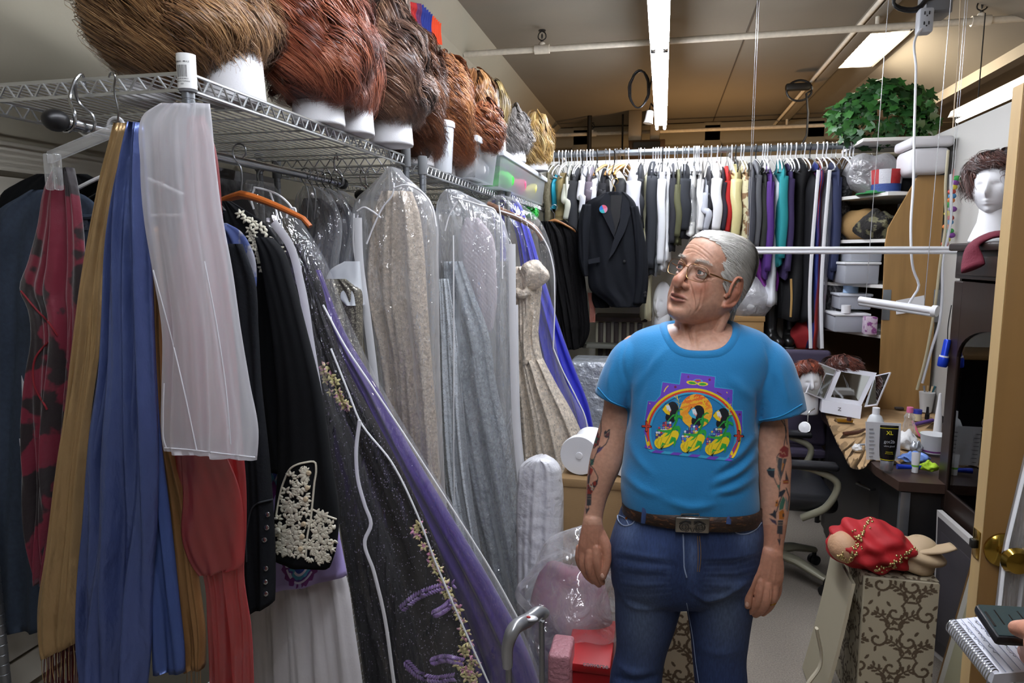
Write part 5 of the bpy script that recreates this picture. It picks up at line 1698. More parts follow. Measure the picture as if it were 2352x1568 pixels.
b.add(BV,BF,col)
b.build('body',m_skin,man,attr=True,ang=180)
for(cxp,cyp,Y,ang_,parent)in((1384,1322,y0-.022,0.2,man),(1716,1387,y1-.022,-0.1,man)):
 q=at(cxp,cyp,Y=Y)
 b=MB()
 b.sphere(q,(.0052,.0016,.0075),14,8)
 b.build('thumb_nail',M('nail','#d3a893',0.3),man,ang=180)
q=at(1772,1384,Y=y1-.004)
b=MB()
b.tube([q+A([.0105*math.cos(a),.0105*math.sin(a),.003*math.cos(a)])for a in np.linspace(0,2*PI,24,endpoint=False)],.0014,8,closed=True)
b.build('finger_ring',M('gold_metal','#c79a3f',0.25,1.0),man)
for s in(-1,1):
 b=MB()
 c=EYE[s]
 gaze=A([-.14,1,.10])
 gaze/=np.linalg.norm(gaze)
 t=MB().sphere((0,0,0),1.0,48,40)
 V=t.verts()[:,[0,2,1]]
 g1=np.cross(gaze,A([0,0,1.0]))
 g1/=np.linalg.norm(g1)
 g2=np.cross(g1,gaze)
 Vr=V[:,:1]*g1+V[:,1:2]*gaze+V[:,2:3]*g2
 ang_=np.degrees(np.arccos(np.clip(V[:,1],-1,1)))
 cc=np.tile(lin('#d8cdc6'),(len(V),1))
 cc[ang_<30]=lin('#272e34')
 cc[ang_<26]=lin('#55646d')
 cc[ang_<13]=lin('#060606')
 rr=ER*(1+.05*np.exp(-(ang_/24)**2))
 b.add(H(c+Vr*rr[:,None]),t.f[0],cc)
 b.build('eye',M('eye_surface','#ffffff',0.08,attr=True,coat=1.0),man,attr=True,ang=180)
yh_z=A([-.09,-.06,-.022,-.020,0,.02,.04,.054,.066,.076,.086,.096])
yh_y=A([-.03,-.03,-.025,.022,.040,.051,.054,.055,.060,.068,.085,.2])
tail=A([0,-.094,-.035])
r2=np.random.default_rng(9)
def hair_ok(p):
 return p[1]<np.interp(p[2],yh_z,yh_y)+.004*math.sin(p[2]*300+p[0]*160)
def surf_dir(d):
 c0=Vector((0,-.012,.010))
 loc,nr,i,ds=HBVH.ray_cast(c0,Vector(d).normalized())
 return A(loc)if loc is not None else None
hb_=MB()
azs,pls=np.linspace(0,2*PI,120,endpoint=False),np.linspace(.01,PI-.4,90)
CV=np.zeros((90,120,3))
ok=np.zeros((90,120),bool)
for i,pl in enumerate(pls):
 for j,azv in enumerate(azs):
  p=surf_dir((math.sin(pl)*math.cos(azv),math.sin(pl)*math.sin(azv),math.cos(pl)))
  ok[i,j]=p is not None and hair_ok(p)and p[2]>-.085
  if p is not None:
   d=p-A([0,-.012,.010])
   edge=np.clip((np.interp(p[2],yh_z,yh_y)-p[1])/.03,0,1)
   CV[i,j]=p+d/np.linalg.norm(d)*(.0012+.0042*edge)
idx=np.arange(90*120).reshape(90,120)
jj=np.roll(np.arange(120),-1)
okq=ok[:-1]&ok[1:]&ok[:-1][:,jj]&ok[1:][:,jj]
q=np.stack([idx[:-1],idx[1:],idx[1:][:,jj],idx[:-1][:,jj]],-1)[okq]
hb_.add(H(CV.reshape(-1,3)),q,A(lin('#dcd9d2')[:3]))
NS,K=9000,14
PP,CC=[],[]
while len(PP)<NS:
 azv,pl=r2.uniform(0,2*PI),math.acos(1-r2.uniform(0,1.55))
 p=surf_dir((math.sin(pl)*math.cos(azv),math.sin(pl)*math.sin(azv),math.cos(pl)))
 if p is None or not hair_ok(p)or p[2]<-.08:
  continue
 if r2.uniform()<0.35 and p[1]<np.interp(p[2],yh_z,yh_y)-.05:
  continue
 a=p-A([0,-.012,.010])
 a/=np.linalg.norm(a)
 part=1 if p[0]>-.008 else-1
 e=tail+A([.018*part*r2.uniform(0,1.2),0,r2.uniform(-.02,.03)])-A([0,-.012,.010])
 e/=np.linalg.norm(e)
 om=math.acos(np.clip(a@e,-1,1))
 if om<.12:
  continue
 pts=[]
 bow=.22*part*max(0,a[2])
 lift=.0042+r2.uniform(0,.0030)
 for t in np.linspace(0,r2.uniform(.75,1.0),K):
  d=(math.sin((1-t)*om)*a+math.sin(t*om)*e)/math.sin(om)
  d=d+A([bow*math.sin(PI*t),0,0])
  s_=surf_dir(d)
  if s_ is None:
   break
  dd=s_-A([0,-.012,.010])
  dd/=np.linalg.norm(dd)
  pts.append(s_+dd*(.0012+lift*min(1,t*4+.45)))
 if len(pts)==K:
  PP.append(pts)
  g=r2.uniform(.72,1.1)
  CC.append(A(lin('#f0ede6')[:3])*g if r2.uniform()<.85 else A(lin('#aaa69b')[:3])*g)
PP,CC=A(PP),A(CC)
wv=r2.normal(0,1,(NS,1,3))*.0012*np.linspace(0,1,K)[None,:,None]
PW=H((PP+wv).reshape(-1,3)).reshape(NS,K,3)
T=np.gradient(PW,axis=1)
T/=np.linalg.norm(T,axis=2,keepdims=True)
out=PW-HC
sd=np.cross(T,out)
sd/=np.linalg.norm(sd,axis=2,keepdims=True)+1e-9
ww=.00042*r2.uniform(.6,1.4,(NS,1,1))*np.linspace(1,.6,K)[None,:,None]
V=np.stack([PW-sd*ww,PW+sd*ww],2)
idx=np.arange(NS*K*2).reshape(NS,K,2)
q=np.stack([idx[:,:-1,0],idx[:,:-1,1],idx[:,1:,1],idx[:,1:,0]],-1).reshape(-1,4)
hb_.add(V.reshape(-1,3),q,np.repeat(CC[:,None],K*2,1).reshape(-1,3))
def ribbon(mb,P,w,c):
 P=np.asarray(P)
 T=np.gradient(P,axis=0)
 T/=np.linalg.norm(T,axis=1,keepdims=True)
 s_=np.cross(T,r2.normal(0,1,3))
 s_/=np.linalg.norm(s_,axis=1,keepdims=True)
 n=len(P)
 mb.add(np.vstack([P-s_*w,P+s_*w]),A([[i,i+1,n+i+1,n+i]for i in range(n-1)]),c)
for k in range(260):
 a=r2.normal(0,.008,3)
 ribbon(hb_,H(spline([tail+a+A([0,.012,.005]),tail+a+A([0,-.012,-.01]),tail+A([0,-.014,-.06])+a*1.3,tail+A([.005,-.005,-.12])+a*1.5],8)),.0006,A(lin('#d0ccc2')[:3])*r2.uniform(.6,1))
for s in(-1,1):
 for k in range(100):
  u=r2.uniform(0,1)
  x=s*(.014+.034*u)
  z=.021+.006*math.sin(u*2.6)+r2.normal(0,.0018)
  p=A([x,face_y(x,z)+.0012,z])
  ribbon(hb_,H(A([p,p+A([s*.003,.0012,.0014]),p+A([s*.0065,.0008,.0012*(1-u)])])),.00026,A(lin('#d6d2ca')[:3])*r2.uniform(.7,1))
 for k in range(220):
  z=r2.uniform(-.028,.02)
  y=r2.uniform(.0,.03)*(1-max(0,-z)*12)
  loc,nr,i,ds=HBVH.ray_cast(Vector((s*.2,y,z)),Vector((-s,0,0)))
  if loc is None:
   continue
  p=A(loc)+A([s*.0012,0,0])
  ribbon(hb_,H(A([p,p+A([s*.0012,-.007,-.006]),p+A([s*.0006,-.014,-.013])])),.0005,A(lin('#dad7cf')[:3])*r2.uniform(.7,1))
hb_.build('hair',M('hair_white','#ffffff',0.5,attr=True,spec=0.4),man,attr=True,ang=180)
gl=MB()
m_gold_w=M('wire_gold','#b58a5c',0.25,1.0)
lensm=film('lens_clear','#f4f6f8',0.0,0.08,0.03,(3,0.0,0.001),(1,1,1))
eg=bpy.data.objects.new('eyeglasses',None)
COL.objects.link(eg)
eg.parent=man
eg.location=Vector(H((0,.1,0))-WLOC[man.name])
WLOC[eg.name]=H((0,.1,0))
for s in(-1,1):
 loop=[]
 for a in np.linspace(0,2*PI,48,endpoint=False):
  cx,cz=math.cos(a),math.sin(a)
  x=.0265*np.sign(cx)*abs(cx)**.55
  z=.0185*np.sign(cz)*abs(cz)**.6
  if z<0:
   x*=.93
  loop.append((s*(.0335)+x,.1005-.30*abs(s*.0335+x)**1.5*2.2,-.004+z))
 b=MB()
 b.tube(H(A(loop)),.0008,8,closed=True)
 b.build('rim',m_gold_w,eg)
 b=MB()
 L3=A(loop)
 cen=L3.mean(0)+A([0,.0008,0])
 b.add(H(np.vstack([L3,[cen]])),[[i,(i+1)%48,48]for i in range(48)])
 b.build('lens',lensm,eg)
 b=MB()
 b.tube(H(spline([(s*.0595,.083,.004),(s*.068,.074,.004),(s*.0745,.045,.003),(s*.0775,.018,.004),(s*.078,-.004,.004),(s*.076,-.018,-.010)],30)),.0012,8,asp=1.4)
 b.build('temple_arm',m_gold_w,eg)
 b=MB()
 b.tube(H(spline([(s*.008,.099,-.004),(s*.009,.0985,-.012),(s*.0085,.096,-.018)],10)),.0008,6)
 b.sphere(H((s*.009,.0955,-.018)),.003,10,8)
 b.build('nose_pad',m_gold_w,eg)
b=MB()
b.tube(H(spline([(-.0075,.0995,.003),(0,.1045,.006),(.0075,.0995,.003)],12)),.0011,8)
b.build('bridge',m_gold_w,eg)
FZ,SZ=at(1590,1200,Y=MY-.150)[2],at(1437,1148,Y=MY)[2]
def belt_z(y):
 return SZ+(FZ-SZ)*np.clip((MY-.016-y)/.14,-.2,1)
sb=MB()
TV=px_rows(T_ROWS,MY,T_DEP,T_OFF,n=90,m=80)
TV[...,2]=np.maximum(TV[...,2],belt_z(TV[...,1])+.004)
sb.grid(TV,cv=True,caps=True)
for pts,rr,k in(([(1512,822),(1462,826),(1430,868),(1406,920)],[40,54,50,44],1.25),([(1700,826),(1746,832),(1774,886),(1793,953)],[40,55,57,55],1.15)):
 P=A([at(x,y,Y=MY+.005-.006*i)for i,(x,y)in enumerate(pts)])
 Q=spline(np.hstack([P,(A(rr)*PXM)[:,None]]),26)
 T=np.gradient(Q[:,:3],axis=0)
 T/=np.linalg.norm(T,axis=1,keepdims=True)
 U=A([0,-1.0,0])-T*(T@A([0,-1.0,0]))[:,None]
 U/=np.linalg.norm(U,axis=1,keepdims=True)
 S_=np.cross(T,U)
 th=np.linspace(0,2*PI,48,endpoint=False)
 sb.grid(Q[:,None,:3]+Q[:,3][:,None,None]*(np.cos(th)[None,:,None]*S_[:,None]+k*np.sin(th)[None,:,None]*U[:,None]),cv=True,caps=True)
SV,SN,SF=remesh(sb,0.0042,7,0.5)
sp=project(SV)
sfac=((SV-CPOS)*SN).sum(1)<0
SV=ridge(SV,SN,sp,[([(1448,890),(1442,930),(1440,985)],6,-.008),([(1740,900),(1744,950),(1740,1000)],6,-.008),([(1440,770),(1428,830),(1445,895)],4,-.003),([(1756,790),(1768,840),(1748,905)],4,-.003),([(1450,905),(1490,850),(1540,790)],10,.004),([(1465,930),(1480,870),(1500,800)],8,-.003),([(1735,920),(1700,890),(1670,860)],12,.004),([(1740,990),(1700,1040),(1650,1075)],8,.005),([(1738,1040),(1700,1080),(1640,1110)],8,.006),([(1740,1015),(1700,1062),(1645,1092)],6,-.005),([(1738,1090),(1690,1120),(1630,1140)],9,.005),([(1736,1065),(1690,1102),(1640,1125)],6,-.004),([(1440,1000),(1470,1060),(1500,1090)],10,.004),([(1430,1080),(1470,1120),(1520,1140)],10,.005),([(1640,1135),(1680,1140),(1725,1120)],8,-.004),([(1530,1150),(1590,1165),(1650,1155)],10,.006),([(1410,830),(1400,870),(1398,900)],7,.004),([(1790,840),(1800,890),(1812,930)],9,.005),([(1770,850),(1778,900),(1776,955)],7,-.004)],sfac*1.0)
NC=at(1606,748,Y=MY-.005)
nx,nyb,nyf=.078,.075,.098
def nk(V):
 d=V-NC
 ry=np.where(d[:,1]<0,nyf,nyb)
 return np.abs(d[:,0]/nx)**3.2+np.abs(d[:,1]/ry)**3.2
keep=~((nk(SV)<1.0)&(SV[:,2]>NC[2]-.12))
kq=keep[SF].all(1)
SHBV=BVHTree.FromPolygons([tuple(v)for v in SV],[tuple(int(i)for i in q_)for q_ in SF])
m_tee=M('tee_blue','#1f7fb8',0.85,bump=(260,0.2,0.003),sheen=0.25,var=(5,0.05))
used=np.unique(SF[kq])
rm=np.full(len(SV),-1)
rm[used]=np.arange(len(used))
b=MB()
b.add(SV[used],rm[SF[kq]])
tee=b.build('tshirt',m_tee,man,ang=180)
rim=[]
for a in np.linspace(0,2*PI,72,endpoint=False):
 c,s=math.cos(a),math.sin(a)
 c,s=(math.copysign(abs(v)**.625,v)for v in(c,s))
 x,y=NC[0]+1.02*nx*c,NC[1]+1.02*(nyf if s<0 else nyb)*s
 loc,nr,i,ds=SHBV.ray_cast(Vector((x,y,2.2)),Vector((0,0,-1)))
 if loc is not None:
  rim.append(A(loc)+A(nr)*.001)
rim=A(rim)
for _ in range(3):
 rim=(np.roll(rim,1,0)+2*rim+np.roll(rim,-1,0))/4
cenr=rim.mean(0)
b=MB()
rad_=rim-cenr
rad_/=np.linalg.norm(rad_,axis=1,keepdims=True)
V=np.stack([rim-rad_*.004+A([0,0,-.006]),rim-rad_*.001+A([0,0,.003]),rim+rad_*.006+A([0,0,.0035]),rim+rad_*.016+A([0,-.001,.0005]),rim+rad_*.018+A([0,0,-.004])],0)
W2=[]
for ring in V:
 W2.append(ring)
b.grid(A(W2),cv=True)
Vb=b.v[0].reshape(5,-1,3)
for k in(3,4):
 for j in range(Vb.shape[1]):
  loc,nr,i,ds=SHBV.find_nearest(Vector(Vb[k,j]))
  Vb[k,j]=A(loc)+A(nr)*(.0022 if k==3 else-.001)
for j in range(Vb.shape[1]):
 loc,nr,i,ds=SHBV.find_nearest(Vector(Vb[2,j]))
 Vb[2,j]=A(loc)+A(nr)*.0035
b.build('collar_rib',m_tee,tee,ang=180)
for pts,w in(([(1374,890),(1402,920),(1440,936)],.0014),([(1743,965),(1790,956),(1842,928)],.0014)):
 b=MB()
 P=[]
 for qx,qy in spline(pts,20):
  d=ray(qx,qy)
  loc,nr,i,ds=SHBV.ray_cast(Vector(CPOS),Vector(d).normalized())
  if loc is not None:
   P.append(A(loc)+A(nr)*.0008)
 if len(P)>4:
  b.tube(P,w,6)
  b.build('hem_stitch',M('tee_stitch','#2f93c9',0.8),tee)
S2=3.734
cp=lambda*p:crop(p,1350,780,S2)
PXG,PYG=np.meshgrid(np.arange(1474,1712,.72),np.arange(850,1062,.72))
GP=np.stack([PXG.ravel(),PYG.ravel()],1)
gc=np.zeros((len(GP),3))
gm=np.zeros(len(GP),bool)
PURP,TEAL,YEL,REDP,ORGP,GRNP,BLK='#6f45c0','#3aa6cf','#f2d21f','#d8402a','#ef7a2a','#2aa23c','#10131c'
outer=cp((488,690),(515,520),(578,526),(622,475),(640,360),(785,380),(800,280),(1096,315),(1088,405),(1246,425),(1238,602),(1326,605),(1328,800),(905,900))
base_p=cp((486,780),(525,800),(545,935),(700,965),(1050,1010),(1200,985),(1245,870),(1290,880),(1282,960),(1262,1005),(1180,1010),(1085,1032),(985,1015),(840,990),(700,975),(560,945),(485,925),(505,880))
lay=[('poly',base_p,PURP),('poly',outer,PURP),('line',outer[:-1],2.2,TEAL)]
paint(GP,lay,gc,gm)
ecx,ecy=1350+903/S2,780+800/S2
rot=math.radians(6.5)
dx,dy_=GP[:,0]-ecx,GP[:,1]-ecy
ux,uy=dx*math.cos(rot)+dy_*math.sin(rot),-dx*math.sin(rot)+dy_*math.cos(rot)
q=np.hypot(ux/(412/S2),uy/(385/S2))
sector=uy<175/S2
for lo,hi,cc in((.955,1.0,YEL),(.91,.955,REDP),(.865,.91,TEAL)):
 k=(q>=lo)&(q<hi)&sector
 gc[k]=lin(cc)[:3]
 gm[k]=True
k=(q<.865)&sector
gm[k]=False
spk=(np.sin(GP[:,0]*2.9+GP[:,1]*1.1)*np.sin(GP[:,1]*2.3-GP[:,0]*.7)>.93)&k
gc[spk]=lin('#9cc7e6')[:3]
gm[spk]=True
sun=((GP[:,0]-(1350+930/S2))/(141/S2))**2+((GP[:,1]-(780+612/S2))/(147/S2))**2
k=sun<1
tsun=np.clip((GP[:,1]-(780+470/S2))/(280/S2),0,1)[:,None]
blot=(noise1(GP[:,0]*.22+2*np.sin(GP[:,1]*.16),3)+noise1(GP[:,1]*.2+GP[:,0]*.05,5)>.1)[:,None]
sc_=np.where(blot,A(lin('#f7b733')[:3]),A(lin('#ee5a24')[:3]))*(1-tsun)+tsun*A(lin('#fbbf2e')[:3])
gc[k]=sc_[k]
gm[k]=True
zz=[]
for i in range(9):
 x0=545+78*i
 y0_=935+8.5*i
 zz.append(('poly',cp((x0-40,y0_+2),(x0+40,y0_+8),(x0,y0_+32)),PURP if i%2 else TEAL))
 zz.append(('poly',cp((x0,y0_+32),(x0+78,y0_+40),(x0+39,y0_+8)),TEAL if i%2 else PURP))
paint(GP,zz,gc,gm)
for ox,oy in((505,740),(1294,822)):
 paint(GP,[('line',cp((ox-12,oy+40),(ox+12,oy+110),(ox+22,oy+180))if ox<900 else cp((ox-6,oy+40),(ox-42,oy+110),(ox-72,oy+180)),5.0,PURP),('line',cp((ox+2,oy+50),(ox+18,oy+110),(ox+30,oy+170))if ox<900 else cp((ox-14,oy+50),(ox-48,oy+110),(ox-76,oy+170)),2.6,REDP),('ell',1350+(ox+(18 if ox<900 else-60))/S2,780+(oy+150)/S2,3.0,5.5,YEL),('line',cp((ox,oy-38),(ox,oy+42)),5.8,BLK),('line',cp((ox-36,oy),(ox+36,oy+4)),5.8,BLK),('line',cp((ox,oy-34),(ox,oy+38)),3.6,'#c8402c'),('line',cp((ox-30,oy),(ox+30,oy+4)),3.6,'#c8402c')],gc,gm)
paint(GP,[('ell',1350+942/S2,780+362/S2,12,7.5,TEAL),('ell',1350+942/S2,780+366/S2,9.5,6,PURP),('ell',1350+945/S2,780+348/S2,7,2.2,REDP),('ell',1350+892/S2,780+368/S2,12.5,4.6,YEL,.12),('ell',1350+985/S2,780+379/S2,12.5,4.6,YEL,.05),('ell',1350+895/S2,780+371/S2,8.5,2.8,GRNP,.12),('ell',1350+985/S2,780+381/S2,8.5,2.8,GRNP,.05),('line',cp((655,445),(668,420),(680,405),(690,395)),2.0,YEL),('ell',1350+752/S2,780+405/S2,3,3,'#7a1f4a'),('ell',1350+1045/S2,780+343/S2,3,3,'#7a1f4a'),('line',cp((855,318),(870,318)),1.5,'#7a1f4a'),('line',cp((862,308),(862,328)),1.5,'#7a1f4a'),('line',cp((1110,450),(1145,470)),2.0,'#7a1f4a'),('ell',1350+1205/S2,780+505/S2,2.6,3,'#2b5fa8'),('line',cp((1190,450),(1196,456)),2.0,YEL),('line',cp((533,545),(537,548)),2.0,YEL),('ell',1350+1300/S2,780+640/S2,2.4,3,'#7a1f4a')],gc,gm)
BE=['#e9edf4','#2f9fc4','#e6c521','#c93a2a','#6a48b5','#27306a']
for fi,(fx,fy,face_)in enumerate(((0,0,YEL),(222,32,'#45b1d8'),(432,55,YEL))):
 o=lambda*p:cp(*[(x+fx,y+fy)for x,y in p])
 e=lambda x,y,rx,ry,c,a=0.0:('ell',1350+(x+fx)/S2,780+(y+fy)/S2,rx/S2,ry/S2,c,a)
 L=[('line',o((765,480),(778,520),(782,560),(770,610)),1.6,YEL)]
 for(x1,y1_,x2,y2)in((770,505,745,485),(775,520,795,495),(778,540,750,525),(780,552,805,540),(778,575,752,560),(776,590,800,580),(768,515,766,478)):
  L.append(('line',o((x1,y1_),(x2,y2)),1.5,YEL))
 L+=[e(722,600,55,72,BLK,.2),e(712,665,46,50,BLK),('poly',o((690,545),(650,572),(640,600),(668,632),(702,645),(712,600),(700,565)),face_),('poly',o((672,565),(700,560),(715,600),(708,625),(680,600)),'#eef0f4'),('line',o((668,545),(655,575),(640,590)),1.4,BLK),('line',o((690,600),(706,622),(716,605)),1.2,REDP),('poly',o((670,690),(725,700),(725,760),(690,830),(580,850),(575,800),(620,740)),'#2a4f8c')]
 rb=np.random.default_rng(fi)
 for yy in range(690,850,21):
  for xx in range(575,728,19):
   if in_poly(A([[xx,yy]],float),[(672,690),(725,700),(725,760),(690,835),(580,850),(575,800),(620,740)])[0]:
    cc=BE[rb.integers(0,6)]
    L+=[e(xx,yy,9.5,9.5,cc),e(xx,yy,3.2,3.2,BE[(rb.integers(0,6))])]
 L+=[e(690,850,60,105,YEL,.95),e(612,890,38,48,YEL,-.5),e(705,795,22,45,YEL,.35),('poly',o((560,855),(640,842),(690,820),(735,775),(775,690),(770,600),(752,640),(752,690),(715,770),(650,775),(585,765),(610,785),(690,800),(650,838)),GRNP),('poly',o((735,740),(785,735),(798,760),(788,830),(770,770),(735,780)),GRNP),('poly',o((740,660),(785,640),(812,655),(815,690),(785,668),(745,690)),GRNP),('poly',o((690,690),(730,640),(760,640),(720,665),(672,722)),GRNP),('poly',o((775,600),(800,588),(822,600),(795,602),(775,622)),GRNP),('poly',o((690,900),(720,830),(755,840),(760,880),(735,930),(738,870),(705,890),(650,900),(625,925),(640,880)),GRNP),('line',o((612,850),(600,885),(608,925)),.9,'#b08c10'),('line',o((635,850),(625,890),(622,930)),.9,'#b08c10'),('line',o((595,870),(590,900)),.9,'#b08c10'),('poly',o((620,935),(650,905),(640,945),(628,940)),BLK),('line',o((775,640),(742,740),(700,830),(640,930)),1.2,'#156b25')]
 paint(GP,L,gc,gm)
ny_,nx_=PXG.shape
PV=np.zeros((len(GP),3))
okp=np.zeros(len(GP),bool)
dirs=CF+CR*((GP[:,:1]-CX)/FPX)+CU*((CY-GP[:,1:])/FPX)
dirs/=np.linalg.norm(dirs,axis=1,keepdims=True)
gmg=gm.reshape(ny_,nx_)
need=gm.copy()
for i in np.where(need)[0]:
 loc,nr,ii,ds=SHBV.ray_cast(Vector(CPOS),Vector(dirs[i]))
 if loc is not None:
  PV[i]=A(loc)+A(nr)*.0011
  okp[i]=True
okg=okp.reshape(ny_,nx_)
idx=np.arange(len(GP)).reshape(ny_,nx_)
qk=okg[:-1,:-1]&okg[1:,:-1]&okg[1:,1:]&okg[:-1,1:]
q=np.stack([idx[:-1,:-1],idx[1:,:-1],idx[1:,1:],idx[:-1,1:]],-1)[qk]
used=np.unique(q)
rm=np.full(len(GP),-1)
rm[used]=np.arange(len(used))
b=MB()
b.add(PV[used],rm[q],gc[used])
b.build('chest_print',M('print_ink','#ffffff',0.7,attr=True),tee,attr=True,ang=180)
jb=MB()
J_ROWS=[(1150,1432,1742),(1180,1420,1748),(1210,1409,1752),(1245,1400,1752),(1300,1403,1747),(1340,1408,1738),(1372,1440,1700)]
JG=px_rows(J_ROWS,MY,[.126,.130,.132,.130,.124,.112,.08],[.012,.014,.012,.008,.002,-.004,-.006],m=50,n=80)
JG[...,2]=np.minimum(JG[...,2],belt_z(JG[...,1])+.012)
jb.grid(JG,cv=True,caps=True)
for rows in([(1270,1402,1572),(1330,1406,1574),(1366,1410,1568),(1431,1412,1550),(1500,1414,1528),(1568,1400,1519),(1650,1402,1514),(1750,1406,1510),(1860,1410,1504),(1925,1412,1500)],[(1270,1576,1749),(1330,1572,1742),(1379,1573,1733),(1453,1584,1721),(1516,1590,1714),(1568,1595,1717),(1650,1600,1715),(1750,1604,1710),(1860,1608,1704),(1925,1608,1700)]):
 arm(rows,[MY]*5+[MY,MY+.005,MY+.01,MY+.015,MY+.02],jb,0.98)
JV,JN,JF=remesh(jb,0.0048,6,0.5)
jp=project(JV)
jf=(((JV-CPOS)*JN).sum(1)<0)*1.0
wr=[]
for k in range(5):
 h_=(.0030,-.0030,.0022,-.0034,.0026)[k]
 y_=(1262,1282,1296,1318,1340)[k]
 wr.append(([(1408+5*k,y_),(1470,y_+12-2*k),(1548-6*k,y_+22-5*k)],6+k%2,h_))
 wr.append(([(1746-5*k,y_+4),(1690,y_+16-2*k),(1612+5*k,y_+20-4*k)],6+k%2,-h_ if k==2 else h_))
wr+=[([(1580,1352),(1615,1376),(1660,1368),(1720,1330)],6,.007),([(1590,1366),(1625,1390),(1680,1376)],5,-.006),([(1420,1360),(1450,1390),(1540,1392)],7,.005),([(1415,1520),(1450,1545),(1500,1540)],9,.006),([(1405,1552),(1460,1565),(1515,1550)],8,-.006),([(1600,1480),(1650,1500),(1705,1490)],10,.004),([(1572,1235),(1576,1280),(1576,1322)],3,.005),([(1606,1236),(1606,1280),(1604,1318)],3,.003)]
JV=ridge(JV,JN,jp,wr,jf)
jc=np.tile(A(lin('#24355c')[:3]),(len(JV),1))
def jmix(m,c,a):
 global jc
 w=(np.clip(m,0,1)*a)[:,None]
 jc=jc*(1-w)+A(lin(c)[:3])*w
g2=lambda cx,cy,sx,sy:np.exp(-((jp[:,0]-cx)/sx)**2-((jp[:,1]-cy)/sy)**2)
jmix(g2(1475,1430,45,95)+g2(1668,1410,45,80),'#5c6a80',.65)
jmix(g2(1440,1220,30,40)+g2(1720,1225,30,40),'#6d83b0',.6)
jmix(g2(1500,1260,50,40),'#4e659a',.5)
jmix(g2(1590,1275,14,50),'#6f86b3',.45)
for k in range(7):
 for pts in([(1410+4*k,1268+16*k),(1470,1278+15*k),(1540,1290+12*k)],[(1745-4*k,1268+16*k),(1690,1288+13*k),(1618,1292+12*k)]):
  m_=near_line(jp,pts,4.5)
  jmix(m_*1.0,'#7588ae',.10)
b=MB()
b.add(JV,JF,jc)
jeans=b.build('jeans',M('denim','#2f4a7c',0.85,attr=True,bump=(520,0.35,0.003),var=(240,0.22),stretch=(1,1,0.25)),man,attr=True,ang=180)
JBV=BVHTree.FromPolygons([tuple(v)for v in JV],[tuple(int(i)for i in q_)for q_ in JF])
def jhit(x,y,lift=.001):
 d=Vector(ray(x,y)).normalized()
 loc,nr,i,ds=JBV.ray_cast(Vector(CPOS),d)
 return None if loc is None else A(loc)+A(nr)*lift
m_st=M('stitch_pale','#93a3bf',0.8)
m_st2=M('stitch_tan','#8a6b3f',0.8)
for nm,pts,mt,rr in(('pocket_seam',[(1424,1162),(1421,1195),(1432,1206),(1452,1203),(1464,1180)],m_st,.0016),('pocket_seam',[(1680,1203),(1690,1222),(1708,1226),(1735,1215),(1748,1200)],m_st,.0016),('coin_pocket_seam',[(1422,1183),(1436,1190),(1445,1206)],m_st,.0012),('fly_seam',[(1569,1226),(1571,1262),(1572,1300),(1577,1325)],m_st,.0018),('fly_stitch',[(1602,1230),(1604,1280),(1602,1312)],m_st2,.0008),('fly_stitch',[(1607,1230),(1609,1280),(1606,1312)],m_st2,.0008),('inseam',[(1577,1384),(1590,1450),(1600,1530),(1606,1568)],m_st,.0009)):
 P=[p for p in(jhit(x,y)for x,y in spline(pts,24))if p is not None]
 b=MB()
 b.tube(P,rr,6)
 b.build(nm,mt,jeans)
q=jhit(1440,1190,.002)
b=MB()
b.lathe([(0,.002),(.0028,.0016),(.0034,0)],q,12,axis=(0,-1,.1))
b.build('rivet',M('copper','#b06a3c',0.3,1.0),jeans)
bl=bpy.data.objects.new('belt',None)
COL.objects.link(bl)
bl.parent=man
bc=at(1587,1180,Y=MY)
bl.location=Vector(bc-WLOC[man.name])
WLOC[bl.name]=bc
xl,xr=at(1434,1150,Y=MY)[0],at(1742,1165,Y=MY)[0]
th=np.linspace(0,2*PI,140,endpoint=False)
rows=[]
for off,o2 in((-.019,.0),(-.018,.0035),(0,.0045),(.018,.0035),(.019,.0)):
 e=2/2.4
 cc,ss=np.sign(np.cos(th))*np.abs(np.cos(th))**e,np.sign(np.sin(th))*np.abs(np.sin(th))**e
 xw=(xl+xr)/2+((xr-xl)/2+.001+o2)*cc
 yw_=MY-.014-(.137+o2)*ss
 zw=belt_z(yw_)+off
 rows.append(np.stack([xw,yw_,zw],-1))
b=MB()
b.grid(A(rows),cv=True)
strap_=b.build('strap',M('leather_belt','#2b1c14',0.5,var=(60,0.3),col2='#6b4326',thresh=(0.56,0.7),stretch=(1,1,2.5),bump=(120,0.4,0.003)),bl,ang=180)
BLB=surf(strap_)
bq=A(BLB.ray_cast(Vector(CPOS),Vector(ray(1590,1205)).normalized())[0])
b=MB()
Vv=[]
wB,hB=.0385,.0185
b.box((-wB,-.004,-hB),(wB,.004,hB),.003,seg=3)
Vl=b.v[0]
Vl[:,1]+=-.0045+(Vl[:,0]/wB)**2*.005
tilt=math.radians(-3)
b.v[0]=bq+np.stack([Vl[:,0],Vl[:,1],Vl[:,2]+0.05*Vl[:,0]],1)
bk=b.build('buckle',M('silver_buckle','#a9a49b',0.28,1.0),bl)
b=MB()
def bt(x,z):
 return bq+A([x,-.0046-.0045+(x/wB)**2*.005,z+.05*x])
